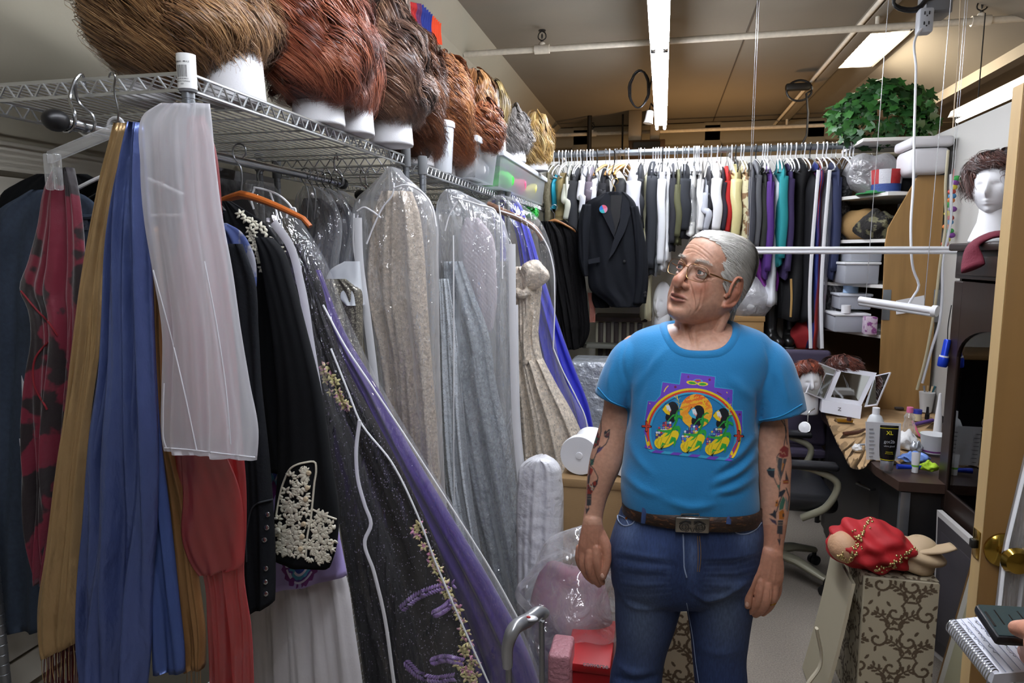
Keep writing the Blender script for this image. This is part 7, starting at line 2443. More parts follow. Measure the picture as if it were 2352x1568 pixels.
lump('tissue','crumpled white tissue heap right of the styling tube','tissue',2082,1030,(.045,.05,.045),m_tissue,1)
lump('cotton_wad','crumpled grey white foil wad near the translucent tub','wad',2104,1040,(.025,.03,.03),M('foil_wad','#a4a8ad',.35,.6),2)
lump('cotton_ball','small cotton wads on the brown paper left of the styling tube','cotton',1968,1035,(.022,.022,.016),m_tissue,3)
lump('blue_packet','crinkled blue wrapper on the desk beside the cream tube','wrapper',2100,1060,(.055,.045,.022),M('wrap_blue','#6f8ed0',.3,bump=(40,.8,.01)),4,amp=.35)
lump('green_cloth','lime green cloth scrap at the front desk edge','cloth',2133,1080,(.035,.03,.02),M('lime','#9fc02a',.8,bump=(80,.5,.006)),5,amp=.3)
q0,q1=at(2060,1076,Z=TZ_),at(2150,1080,Z=TZ_)
b=MB()
b.tube([q0+A([0,0,.01]),q0+(q1-q0)*.25+A([0,0,.01]),q1+A([0,0,.01])],[.012,.010,.008],12)
tag(b.build('blue_torch',M('torch_blue','#1d3fbf',.3,.4)),'shiny blue torch lying along the front desk edge','torch')
q=at(1935,968,Z=TZ_)
b=MB()
b.box(q+A([-.03,-.02,0]),q+A([.05,.03,.018]),.004)
tag(b.build('gold_box',M('box_gold','#a9822f',.3,.7)),'flat gold compact box in front of the trifold mirror','box')
b=MB()
b.lathe([(.012,0),(.012,.02),(0,.021)],at(1950,966,Z=TZ_+.019),16)
tag(b.build('lipstick_cap',M('maroon_cap','#3f2426',.4)),'small dark cap standing on the gold compact box','cap')
b=MB()
b.tube(spline([at(1938,996,Z=TZ_+.01),at(1962,994,Z=TZ_+.014),at(1986,986,Z=TZ_+.012)],10),[.011,.012,.011,.010,.010,.009,.009,.009,.008,.006],10)
tag(b.build('hair_clip',M('clip_brown','#4a2a1c',.4)),'brown wooden handled brush lying on the kraft paper','brush')
for k,(x0_,y0_,x1_,y1_,c_,lab)in enumerate(((1966,1022,1990,1020,'#9a9da2','small silver tweezers on the kraft paper'),(2100,975,2142,965,'#5a3a86','purple and white tube lying behind the frosted cup'),(2096,968,2112,1000,'#c95a7a','pink pencil lying behind the translucent tub'),(2108,990,2124,1002,'#6fb53a','green pencil next to the pink pencil'))):
 b=MB()
 b.tube([at(x0_,y0_,Z=TZ_+.008),at((x0_+x1_)/2,(y0_+y1_)/2,Z=TZ_+.008),at(x1_,y1_,Z=TZ_+.008)],.0055 if k!=1 else .011,10)
 tag(b.build('makeup_stick',M('stick_%d'%k,c_,.4)),lab,'makeup')
for k,(x,y,w_,d_,h_,c_,lab,nm)in enumerate(((2040,925,.10,.05,.018,'#3a3433','dark brush roll behind the trifold mirror','brush_roll'),(2080,912,.06,.05,.03,'#b3ad94','beige power strip at the back of the desk','power_strip'),(2138,922,.05,.06,.05,'#7d4f8c','lilac pouch at the back of the desk by the cabinet','pouch'),(2100,925,.04,.03,.03,'#7a3a2e','brick red box behind the frosted cup','box'),(2065,940,.05,.03,.015,'#2f2b2b','black palette lying right of the trifold mirror','palette'),(2158,970,.03,.03,.04,'#241f22','black pot standing against the cabinet','pot'))):
 q=at(x,y,Z=TZ_)
 b=MB()
 b.box(q+A([-w_/2,-d_/2,0]),q+A([w_/2,d_/2,h_]),.006)
 tag(b.build(nm,M('clutter_%d'%k,c_,.5)),lab,'desk item')
mq=at(1935,955,Z=TZ_)
t=thing('trifold_mirror','white trifold makeup mirror standing open on the desk','mirror',mq)
YM=mq[1]
def mp(x,y,dy_=0.0):
 return at(x,y,Y=YM+.02+(950-y)*.0013+dy_)
m_mir=M('mirror_glass','#c9cccc',.04,1.0)
m_mwhite=M('mirror_white','#d9d9e0',.35)
def panel(quad,nm,dth=.012,rim=.10,dz=(0,0,0)):
 Q=A([mp(x,y,d_)for x,y,d_ in quad])
 nrm=np.cross(Q[1]-Q[0],Q[3]-Q[0])
 nrm/=np.linalg.norm(nrm)
 if nrm[1]>0:
  nrm=-nrm
 c=Q.mean(0)
 b=MB()
 b.prism(Q-nrm*dth,nrm,dth)
 fr_=b.build(nm,m_mwhite,t,smooth=False)
 b=MB()
 I=c+(Q-c)*(1-rim)
 b.prism(I+nrm*.0006,nrm,.0008)
 b.build('mirror_pane',m_mir,fr_,smooth=False)
panel([(1925,842,0),(2014,856,0),(1978,932,-.01),(1893,920,-.01)],'centre_panel',.02,.26)
panel([(1881,832,-.10),(1922,848,-.005),(1892,918,-.01),(1852,902,-.10)],'left_panel',.008,.08)
panel([(2010,862,-.005),(2045,854,-.09),(2013,930,-.09),(1985,934,-.01)],'right_panel',.008,.08)
b=MB()
B_=A([mp(1888,918,-.03),mp(1980,932,-.03),mp(1976,962,-.03),mp(1886,946,-.03)])
b.prism(B_,(0,1,.05),.05)
b.build('mirror_base',m_mwhite,t,smooth=False)
W,Fs=text_mesh('Z',.028,mp(1928,943,-.034),(1,0,-.12),(0,0,1),bold=True)
b=MB()
b.add(W,Fs)
b.build('base_emblem',M('emblem_grey','#8d8d95',.4,.5),t,smooth=False)
b=MB()
b.tube(spline([at(2036,894,Z=TZ_+.09),at(2050,874,Z=TZ_+.15),at(2072,872,Z=TZ_+.13),at(2085,900,Z=TZ_+.03),at(2095,912,Z=TZ_+.01)],24),.004,8)
tag(b.build('mirror_plug_lead',M('cord_white','#d0d1d4',.45)),'white lead and plug arching up right of the trifold mirror','lead')
foam_head((at(1853,935,Y=4.28)[0],4.28),DZ-.001,'white foam head wearing the auburn wig, at the far end of the desk',face=-PI/2+.1,h=.285,r=.066)
hq=at(1853,862,Y=4.28)
wig('short auburn wig on the foam head at the far end of the desk',hq+A([0,.015,.02]),(.088,.10,.08),['#3a160c','#6d2e1c','#8a4228','#9c5032'],n=1800,k=12,curl=.006,cf=1.2,th1=2.2,seed=61,face=(-PI/2+.1,.9,1.35))
wig('dark auburn wig lying behind the trifold mirror',at(1938,836,Y=4.42),(.12,.09,.06),['#2a110a','#4d2216','#6a3322','#7a4030'],n=1200,k=12,curl=.01,cf=2,th1=2.2,seed=62)
t=thing('clip_lamp','small chrome clip lamp with round white lens at the desk corner','lamp',at(1848,985,Y=4.0))
q=at(1848,982,Y=4.0)
b=MB()
b.lathe([(.0,.012),(.032,.010),(.036,.0),(.034,-.012),(0,-.014)],q,24,axis=(-.25,-.8,.35))
b.build('lamp_head',m_chrome,t)
b=MB()
b.lathe([(.030,.0125),(0,.0165)],q,24,axis=(-.25,-.8,.35))
b.build('lamp_lens',m_whitepl,t)
b=MB()
b.tube(spline([q+A([.02,.03,.02]),q+A([.03,.05,.08]),q+A([.06,.06,.10])],12),.004,8)
b.build('lamp_neck',m_chrome,t)
m_oak=M('oak_panel','#957243',.5,var=(3.5,.16),stretch=(6,6,.6))
t=thing('corner_shelves','oak corner shelf unit with slanted end panel and white shelves','shelf',(1.4,4.7,DZ))
YO=4.45
Q=[at(x,y,Y=YO)for x,y in((2110,402),(2176,402),(2160,640),(2152,880))]
Qr=[A([1.575,YO,Q[1][2]]),A([1.575,YO,DZ+.005])]
pl=[at(2110,402,Y=YO),Qr[0],Qr[1],at(2022,880,Y=YO),at(2034,560,Y=YO),at(2041,523,Y=YO)]
pl[3][2]=DZ+.005
b=MB()
b.prism(pl,(0,1,0),.02)
b.build('end_panel',m_oak,t,smooth=False)
m_shelfw=M('shelf_white','#d2d0ca',.5)
SHELF=[]
for x,y in((2030,548),(2030,655),(2030,772),(2034,440)):
 q=at(x,y,Y=YO)
 SHELF.append(q[2])
 b=MB()
 b.prism([(q[0]+.02,YO+.02,q[2]-.02),(1.575,YO+.02,q[2]-.02),(1.575,5.27,q[2]-.02),(q[0]-.25,5.27,q[2]-.02),(q[0]-.27,5.0,q[2]-.02)][::-1],(0,0,1),.02)
 b.build('shelf_board',m_shelfw,t,smooth=False)
b=MB()
b.box((.95,5.262,DZ),(1.575,5.279,SHELF[3]+.3))
b.build('back_board',M('board_brown','#5a4329',.6),t,smooth=False)
for k,(x,y0_,y1_)in enumerate(((2035,665,735),(2152,665,740))):
 c0,c1=at(x-6,y0_,Y=YO-.004),at(x+8,y1_,Y=YO-.004)
 b=MB()
 b.box((c0[0],YO-.004,c1[2]),(c1[0],YO-.0005,c0[2]),.001)
 b.build('steel_bracket',m_steel,t)
b=MB()
b.prism([at(x,y,Y=YO-.003)for x,y in((2058,690),(2122,678),(2124,712),(2058,722))],(0,-1,0),.004)
b.build('bracket_plate',m_whitepl,t,smooth=False)
def on_shelf(x,lev,Y):
 return at(x,600,Y=Y)[0],Y,SHELF[lev]+.001
def tubbox(x0,x1,lev,Y,dep,h,label,mat,lid=None):
 a,c=at(x0,600,Y=Y)[0],at(x1,600,Y=Y)[0]
 z=SHELF[lev]+.001 if isinstance(lev,int)else lev
 t=thing('storage_tub',label,'storage box',((a+c)/2,Y+dep/2,z))
 b=MB()
 b.box((a+.008,Y+.008,z),(c-.008,Y+dep-.008,z+h-.012),.01)
 b.build('tub_body',mat,t)
 b=MB()
 b.box((a,Y,z+h-.016),(c,Y+dep,z+h),.005)
 b.build('tub_lid',lid or m_whitepl,t)
 return z+h
m_tubc=M('tub_clear','#b9bcc4',.3,alpha=.75)
zt=tubbox(1940,2026,1,4.56,.34,.135,'large clear tub with white lid on the second corner shelf',m_tubc)
tubbox(1950,2030,zt+.001,4.58,.3,.09,'smaller clear tub stacked on the large tub',m_tubc)
zt=tubbox(1922,2010,2,4.60,.30,.12,'clear tub holding red and white things on the third corner shelf',m_tubc)
tubbox(1930,2012,zt+.02,4.66,.28,.10,'clear tub with blue jar on its lid, third corner shelf',m_tubc,M('lid_milk','#cfd3da',.4))
b=MB()
b.lathe([(.045,0),(.045,.045),(0,.046)],(at(1958,600,Y=4.75)[0],4.75,zt+.122),20)
tag(b.build('blue_jar',M('jar_blue','#9db8d6',.4)),'pale blue jar standing on the third shelf tub','jar')
b=MB()
b.lathe([(.028,0),(.028,.05),(0,.051)],(at(1955,600,Y=4.57)[0]-.0,4.62,zt+.001),16)
tag(b.build('white_pot',m_whitepl),'small white pot wedged between the third shelf tubs','pot')
b=MB()
a,c=at(1998,600,Y=4.5)[0],at(2026,600,Y=4.5)[0]
b.box((a,4.50,SHELF[2]+.001),(c,4.58,SHELF[2]+.11),.006)
tag(b.build('label_box',M('carton_pink','#c9b7c6',.5,var=(30,.3),col2='#8a4a86',thresh=(.52,.6))),'small pink and white carton near the oak panel on the third shelf','box')
for k,(lo,hi,c_,lab)in enumerate((((1.03,4.62,DZ+.001),(1.25,4.9,DZ+.10),'#6f7fa8','blue and white carton under the corner shelves'),((1.06,4.64,DZ+.102),(1.24,4.86,DZ+.20),'#a9532a','orange box on the blue and white carton under the corner shelves'))):
 carton(lo,hi,lab,flap=False,mat=M('undershelf_%d'%k,c_,.6,var=(12,.3),col2='#d8d8dc',thresh=(.5,.54)),name='packet_box')
zt=SHELF[3]
q=(at(2035,430,Y=4.62)[0],4.62,zt+.001)
t=thing('party_hat','red white and blue glitter top hat on the upper corner shelf','hat',q)
hc=['#a02023','#c9c9cd','#a02023','#c9c9cd','#a02023','#c9c9cd','#a02023','#c9c9cd']
b=MB()
for k in range(8):
 a=np.linspace(k*PI/4,(k+1)*PI/4,7)
 b.grid(A([[(q[0]+r_x*math.cos(x),q[1]+r_x*math.sin(x),q[2]+h_)for x in a]for r_x,h_ in((.082,.055),(.088,.14))]),col=A(lin(hc[k])))
b.lathe([(.088,.14),(0,.141)],q,24,col=A(lin('#a02023')))
b.lathe([(.080,.005),(.082,.055)],q,32,col=A(lin('#24407f')),caps=False)
b.lathe([(.115,.0),(.115,.006),(.08,.007)],q,32,col=A(lin('#c9ccd4')))
b.build('hat_shell',M('glitter_card','#ffffff',.3,attr=True,bump=(160,.8,.006)),t,attr=True)
b=MB()
b.lathe([(.13,-.022),(.13,-.016),(.08,-.012),(.075,-.001)],(q[0]-.03,q[1]+.02,q[2]+.0),28)
b.v[0][:,2]+=.021-.0
tag(b.build('green_hat',M('felt_green','#1f6a35',.8)),'green hat brim under the glitter top hat','hat')
lump('black_hat','black hat crown between glitter hat and white lidded box','hat',2066,436,(.08,.08,.085),M('felt_black','#101012',.9),3,Z=zt+.001,amp=.05,Y=4.7)
q=A([at(1998,400,Y=4.85)[0],4.85,zt+.14])
b=MB()
b.sphere(q,(.16,.13,.135),36,24)
b.v[0]+=.016*np.sin(b.v[0][:,[1,2,0]]*38)
tag(b.build('wig_bag',m_bagw,ang=180),'clear plastic bag holding a maroon wig on the upper corner shelf','plastic bag')
wig('maroon wig inside the clear bag on the upper corner shelf',q-A([0,0,.0]),(.10,.085,.085),['#1e0c10','#451a26','#642c3a','#7d4250'],n=900,k=12,curl=.01,cf=2,th1=2.4,seed=63)
lump('tan_basket','tan woven bag on the second level of the corner shelves','bag',1985,545,(.16,.13,.11),M('straw_tan','#9a7a4d',.8,bump=(120,.6,.006)),2,Z=SHELF[0]+.001,amp=.08,Y=4.85)
lump('fur_hat','dark fur and camouflage hats heaped on the corner shelf by the oak panel','hat',2016,540,(.13,.10,.09),M('fur_camo','#1d1a18',.9,var=(14,.3),col2='#6d6a50',thresh=(.52,.58),bump=(50,.9,.015)),6,Z=SHELF[0]+.001,amp=.2,Y=4.62)
q0_,q1_=at(2084,402,Y=4.42),at(2180,330,Y=4.42)
t=thing('white_box','white rounded plastic box with lid on top of the oak panel','box',((q0_[0]+q1_[0])/2,4.5,q0_[2]))
b=MB()
b.box((q0_[0],4.38,q0_[2]+.002),(1.57,4.66,q0_[2]+.15),.035,seg=4)
b.build('box_body',M('box_white','#c9c7c9',.4),t)
b=MB()
b.box((q0_[0]-.01,4.37,q0_[2]+.151),(1.58,4.67,q0_[2]+.21),.02,seg=4)
b.build('box_lid',M('box_white','#c9c7c9',.4),t)
t=thing('potted_ivy','bushy green ivy in a wicker basket above the corner shelves','plant',at(2040,330,Y=4.95))
q=at(2050,318,Y=4.95)
b=MB()
b.lathe([(.09,-.02),(.11,.06),(.12,.12)],q,24)
b.build('wicker_basket',M('wicker','#8a6a40',.8,wave=(60,.8,'Z')),t)
r4=np.random.default_rng(17)
b=MB()
cc=[]
for k in range(950):
 u=r4.normal(0,1,3)
 u/=np.linalg.norm(u)
 rr=r4.uniform(.55,1.0)**.6
 p=at(2034,262,Y=4.95)+u*A([.33,.22,.205])*rr*(1+.12*math.sin(5*u[0]+3*u[2]))
 if r4.uniform()<.14:
  p=at(r4.uniform(2065,2142),r4.uniform(262,318),Y=4.9)+r4.normal(0,.03,3)
 s_=r4.uniform(.022,.042)
 nrm=u*.6+A([0,-.5,.5])+r4.normal(0,.35,3)
 nrm/=np.linalg.norm(nrm)
 e1=np.cross(nrm,r4.normal(0,1,3))
 e1/=np.linalg.norm(e1)
 e2=np.cross(nrm,e1)
 out=[(0,-1),(.75,-.75),(.55,-.1),(1.0,.35),(.4,.35),(0,1.1),(-.4,.35),(-1.0,.35),(-.55,-.1),(-.75,-.75)]
 P=[p+s_*(e1*x+e2*y)+nrm*s_*.12*(1-abs(x))for x,y in out]
 g=r4.uniform(0,1)
 c=A(lin('#15381a'))*(1-g)+A(lin('#2f6325'))*g
 b.add(np.vstack([P,[p+nrm*s_*.15]]),[[i,(i+1)%10,10]for i in range(10)],c)
o=b.build('foliage',M('ivy_leaf','#ffffff',.45,attr=True),t,attr=True,ang=180)
o['kind']='stuff'
b=MB()
b.box((at(1960,350,Y=4.95)[0],4.74,q[2]-.045),(1.595,5.27,q[2]-.022),.004)
tag(b.build('plant_board',m_shelfw),'pale board under the ivy at rod height','board')
YR=3.62
a_,c_=at(1712,575,Y=YR),at(2186,573,Y=YR)
t=thing('hanging_rail','long white ribbed rail hung level on clear wires behind the man','rail',((a_[0]+c_[0])/2,YR,a_[2]))
b=MB()
b.box((a_[0],YR-.02,a_[2]-.018),(c_[0]+.03,YR+.02,a_[2]+.018),.004)
b.build('rail_body',m_whitepl,t)
for z in(-.009,.009):
 b=MB()
 b.box((a_[0],YR-.025,a_[2]+z-.004),(c_[0]+.03,YR-.019,a_[2]+z+.004),.002)
 b.build('rail_rib',m_whitepl,t)
m_wire=M('clear_wire','#cfd0d2',.25,.6)
for px in(1715,1719,2172,2177):
 p=at(px,575,Y=YR)
 b=MB()
 b.tube([(p[0],YR,a_[2]+.015),(p[0],YR,ZC)],.0011,6)
 b.build('hanging_wire',m_wire,t)
YL=3.66
p0_,p1_=at(1975,688,Y=YL+.12),at(2148,714,Y=YL-.12)
t=thing('hanging_lamp','slim white strip lamp hanging aslant on wires over the desk','lamp',(p0_+p1_)/2)
b=MB()
b.tube([p0_,(p0_+p1_)/2,p1_],.022,16,asp=.8)
b.build('lamp_housing',m_whitepl,t)
b=MB()
b.tube([p0_+A([0,0,-.018]),p1_+A([0,0,-.018])],.012,12)
b.build('lamp_diffuser',M('diffuser','#d8dadd',.3),t)
b=MB()
dd=(p1_-p0_)/np.linalg.norm(p1_-p0_)
b.lathe([(.026,-.012),(.027,0),(.026,.01),(0,.011)],p1_,20,axis=dd)
b.build('end_cap',m_whitepl,t)
for p,px in((p0_+dd*.03,1986),(p1_-dd*.05,2100)):
 b=MB()
 b.tube([p+A([0,0,.015]),A([p[0]+.02,p[1],ZC])],.0016,6)
 b.build('hanging_wire',m_wire,t)
for k,(pts,c_,lab)in enumerate((([(2178,345),(2172,420),(2172,520),(2160,600),(2148,700),(2138,760),(2124,830),(2106,895)],'#a39a80','beige cable running down past the oak panel to the desk'),([(2184,400),(2182,520),(2166,590),(2164,680),(2158,740),(2140,800),(2118,880)],'#c9cacf','white cable hanging beside the cabinet down to the desk'),([(2206,0),(2200,150),(2192,240),(2186,340)],'#c9b59a','thin chain hanging from the ceiling to the side light'))):
 b=MB()
 b.tube(spline([at(x,y,Y=4.2 if k<2 else 4.6)for x,y in pts],50),.0075 if k<2 else .003,8)
 tag(b.build('hanging_cable',M('cable_%d'%k,c_,.5)),lab,'cable')
CX0,CX1,CY0,CY1=1.165,1.585,2.30,3.12
zt_=at(2240,556,Y=2.8)[2]
zb_=at(2155,1172,Y=3.11)[2]
m_cab=M('cabinet_wood','#231813',.35,var=(6,.2),stretch=(1,1,.3),bump=(40,.03,.002))
t=thing('display_cabinet','dark wooden display cabinet with glass door by the open door','cabinet',(1.37,2.7,.02))
b=MB()
b.box((CX1-.02,CY0,zb_),(CX1,CY1,zt_-.03))
b.box((CX0+.02,CY0,zb_),(CX1-.02,CY0+.02,zt_-.03))
b.box((CX0+.02,CY1-.02,zb_),(CX1-.02,CY1,zt_-.03))
b.box((CX0+.02,CY0,zb_),(CX1,CY1,zb_+.04))
b.build('carcass',m_cab,t,smooth=False)
b=MB()
b.box((CX0-.025,CY0-.02,zt_-.03),(CX1,CY1+.02,zt_),.008)
b.box((CX0,CY0,zt_-.14),(CX0+.02,CY1,zt_-.03),.004)
b.build('cornice',m_cab,t)
b=MB()
b.box((CX0-.012,CY0+.04,zt_-.125),(CX0+.001,CY1-.04,zt_-.05),.006)
b.build('frieze_panel',m_cab,t)
dy0,dy1,dz0,dz1=CY0+.01,CY1-.01,zb_+.03,zt_-.15
b=MB()
b.box((CX0-.004,dy0,dz0),(CX0+.018,dy0+.085,dz1),.004)
b.box((CX0-.004,dy1-.085,dz0),(CX0+.018,dy1,dz1),.004)
b.box((CX0-.004,dy0+.085,dz0),(CX0+.018,dy1-.085,dz0+.09),.004)
ar=[(dy0+.085,dz1),(dy1-.085,dz1),(dy1-.085,dz1-.30)]+[(dy1-.085-(dy1-dy0-.17)*(1-math.cos(a))/2,dz1-.30+.13*math.sin(a))for a in np.linspace(.15,PI-.15,18)]+[(dy0+.085,dz1-.30)]
for i in range(2,len(ar)-1):
 (y_a,z_a),(y_b,z_b)=ar[i],ar[i+1]
 b.prism([(CX0-.004,y_a,z_a),(CX0-.004,y_b,z_b),(CX0-.004,y_b,dz1),(CX0-.004,y_a,dz1)],(1,0,0),.022)
dr=b.build('door',m_cab,t,smooth=False)
b=MB()
b.box((CX0+.004,dy0+.07,dz0+.07),(CX0+.008,dy1-.07,dz1-.12))
m_glass=bpy.data.materials.new('cabinet_glass')
m_glass.use_nodes=True
nt=m_glass.node_tree
g1,g2_,mxs,fr=nt.nodes.new('ShaderNodeBsdfTransparent'),nt.nodes.new('ShaderNodeBsdfGlossy'),nt.nodes.new('ShaderNodeMixShader'),nt.nodes.new('ShaderNodeFresnel')
g1.inputs[0].default_value=(.8,.82,.84,1)
g2_.inputs['Roughness'].default_value=.01
fr.inputs['IOR'].default_value=1.75
nt.links.new(fr.outputs[0],mxs.inputs[0])
nt.links.new(g1.outputs[0],mxs.inputs[1])
nt.links.new(g2_.outputs[0],mxs.inputs[2])
nt.links.new(mxs.outputs[0],nt.nodes['Material Output'].inputs['Surface'])
b.build('door_glass',m_glass,dr,smooth=False)
kq=at(2270,972,X=CX0-.02)
b=MB()
b.lathe([(.006,0),(.007,.014),(.015,.022),(.016,.03),(0,.036)],(CX0-.004,kq[1],kq[2]),16,axis=(-1,0,0))
b.build('door_knob',m_cab,dr)
for k in range(4):
 z=dz0+.22+(dz1-dz0-.4)*k/3.4
 b=MB()
 b.box((CX0+.03,CY0+.02,z),(CX1-.02,CY1-.02,z+.012))
 b.build('inner_shelf',M('shelf_dim','#3a3330',.5),t,smooth=False)
 if k in(1,2,3):
  for j in range(2):
   b=MB()
   b.lathe([(.03,0),(.032,.05),(.022,.11),(.03,.15),(0,.16)],(CX0+.16,CY0+.25+.3*j,z+.013),16)
   tag(b.build('ornament',M('ornament_%d'%(k%2),'#53595e' if k%2 else '#2f3f48',.4)),('near' if j==0 else 'far')+' ornament on the '+('lower','middle','upper')[k-1]+' shelf inside the dark glass cabinet','ornament')
b=MB()
b.box((CX0+.05,CY0+.03,.02),(CX1,CY1-.03,zb_),.004)
b.build('plinth',m_black,t)
q=at(2170,812,Y=3.1)
t=thing('hanging_torch','bright blue torch hanging by its strap at the cabinet corner','torch',q)
b=MB()
b.lathe([(.016,-.055),(.019,-.05),(.02,-.02),(.0135,-.005),(.0135,.055),(.011,.06)],q,18,axis=(.12,0,1))
b.build('torch_barrel',M('torch_blue','#1d3fbf',.3,.4),t)
b=MB()
b.lathe([(.0175,-.016),(.018,-.012),(.0175,-.008)],q,18,axis=(.12,0,1))
b.build('torch_ring',m_whitepl,t)
b=MB()
b.tube(spline([q+A([.006,0,.055]),q+A([.004,0,.11]),q+A([.012,.005,.20])],10),.002,6)
b.build('strap',m_black,t)
hd=(1.245,3.03)
foam_head(hd,zt_+.001,'white foam head with closed eyes wearing a brown wig on top of the dark cabinet',face=math.atan2(-1,-.75),h=.315,r=.074,slim=True)
wig('short wavy dark brown wig on the foam head atop the dark cabinet',A([hd[0]+.015,3.045,zt_+.262]),(.112,.118,.095),['#1d0f0a','#3b2018','#57332a','#6b4436'],n=4200,k=18,curl=.014,cf=1.6,th1=2.35,drop=.45,seed=64,swirl=.3,w=.0011,face=(math.atan2(-1,-.75),.75,1.25))
m_maroon=M('knit_maroon','#5c1426',.85,bump=(120,.4,.004))
qa,qb,qc,qd=at(2295,540,Y=2.62),at(2262,562,Y=2.66),at(2242,580,Y=2.6),at(2255,602,Y=2.58)
b=MB()
P=spline([(CX0+.20,2.80,zt_+.04),(CX0+.10,2.82,zt_+.03),(CX0+.0,2.85,zt_+.022),(CX0-.045,2.86,zt_-.015),(CX0-.048,2.85,zt_-.06),(CX0-.05,2.83,zt_-.095)],24)
b.tube(P,np.linspace(.03,.045,24),14,asp=.3,up=(-.6,0,.8))
tag(b.build('maroon_scarf',m_maroon,ang=180),'maroon knitted scarf draped over the front edge of the dark cabinet','scarf')
carton((CX0+.16,2.55,zt_+.001),(CX1-.03,2.76,zt_+.13),'brown box lying on the cabinet beside the foam head',flap=False,mat=M('box_dim','#6a5136',.7),name='flat_box')
b=MB()
r5=np.random.default_rng(3)
q0_,q1_=at(2176,410,Y=4.3),at(2188,560,Y=4.3)
for k in range(16):
 z=q1_[2]+(q0_[2]-q1_[2])*k/15
 b.sphere((1.56+r5.uniform(-.02,.02),4.30,z),(.022,.012,.016),10,6,col=A(lin(['#b0402f','#d2bf3a','#7a3f8f','#3a9a4a','#c9702a','#3f7fb0'][k%6])))
b.tube([(1.56,4.30,q1_[2]),(1.56,4.30,q0_[2]+.05)],.003,6,col=A(lin('#b0402f')))
tag(b.build('hanging_garland',M('bead_paint','#ffffff',.5,attr=True),attr=True),'multicoloured bead garland hanging behind the oak panel edge','garland')
m_beige_p=M('chair_beige','#8f8c78',.4,.15)
m_leather=M('chair_leather','#15161a',.35,bump=(60,.2,.005))
cqx,cqy=.60,3.70
t=thing('office_chair','black office chair with beige arms and star base behind the man','chair',(cqx,cqy,0))
b=MB()
b.box((cqx-.26,cqy-.27,.44),(cqx+.26,cqy+.25,.53),.04,seg=4)
b.build('seat',m_leather,t)
b=MB()
b.box((cqx-.26,cqy+.20,.55),(cqx+.24,cqy+.30,1.02),.04,seg=4)
b.build('backrest',m_leather,t)
for s in(-1,1):
 x=cqx+s*.30
 b=MB()
 b.tube(spline([(x,cqy+.16,.43),(x,cqy+.22,.56),(x,cqy+.10,.665),(x,cqy-.14,.675),(x,cqy-.24,.62),(x,cqy-.20,.50),(x-s*.04,cqy-.10,.42)],40),.021,12,asp=.8)
 b.build('arm',m_beige_p,t)
 b=MB()
 b.box((x-.04,cqy-.24,.682),(x+.04,cqy+.14,.715),.016,seg=3)
 b.build('armrest',m_leather,t)
b=MB()
b.lathe([(.03,.12),(.03,.30),(.045,.31),(.045,.44)],(cqx,cqy,0),18)
b.build('column',m_black,t)
for k in range(5):
 a=-1.0+2*PI*k/5
 d=A([math.cos(a),math.sin(a),0])
 b=MB()
 c0=A([cqx,cqy,0])
 b.tube([c0+A([0,0,.135]),c0+d*.16+A([0,0,.125]),c0+d*.31+A([0,0,.085])],[.036,.032,.022],12,asp=.7)
 lg=b.build('leg',m_beige_p,t)
 b=MB()
 e=c0+d*.31
 side=A([-d[1],d[0],0])
 for s in(-1,1):
  b.lathe([(.0,-.01),(.026,-.009),(.028,0),(.026,.009),(0,.01)],e+side*s*.014+A([0,0,.0285]),16,axis=side)
 b.tube([e+A([0,0,.03]),e+A([0,0,.085])],.012,8)
 b.build('caster',m_black,lg)
bpy.data.objects['office_chair'].rotation_euler=(0,0,PI/2)
t=thing('purple_chair','purple grey upholstered chair back beyond the office chair','chair',(at(1860,850,Y=4.55)[0],4.55,0))
q0_,q1_=at(1795,850,Y=4.5),at(1920,806,Y=4.5)
b=MB()
b.box((q0_[0],4.5,.5),(q1_[0]-.02,4.56,q1_[2]),.03,seg=4)
b.build('backrest',M('fabric_purple','#3a3346',.8),t)
b=MB()
b.box((q0_[0],4.1+.38,.42),(q1_[0]-.02,4.75,.48),.03)
b.build('seat',M('fabric_purple','#3a3346',.8),t)
for x in(q0_[0]+.03,q1_[0]-.05):
 for y in(4.51,4.72):
  b=MB()
  b.tube([(x,y,0),(x,y,.44)],.014,10)
  b.build('leg',m_black,t)
m_dam=bpy.data.materials.new('damask')
m_dam.use_nodes=True
nt=m_dam.node_tree
bs0=nt.nodes['Principled BSDF']
tcn=nt.nodes.new('ShaderNodeAttribute')
tcn.attribute_name='Col'
nt.links.new(tcn.outputs['Color'],bs0.inputs['Base Color'])
bs0.inputs['Roughness'].default_value=.7
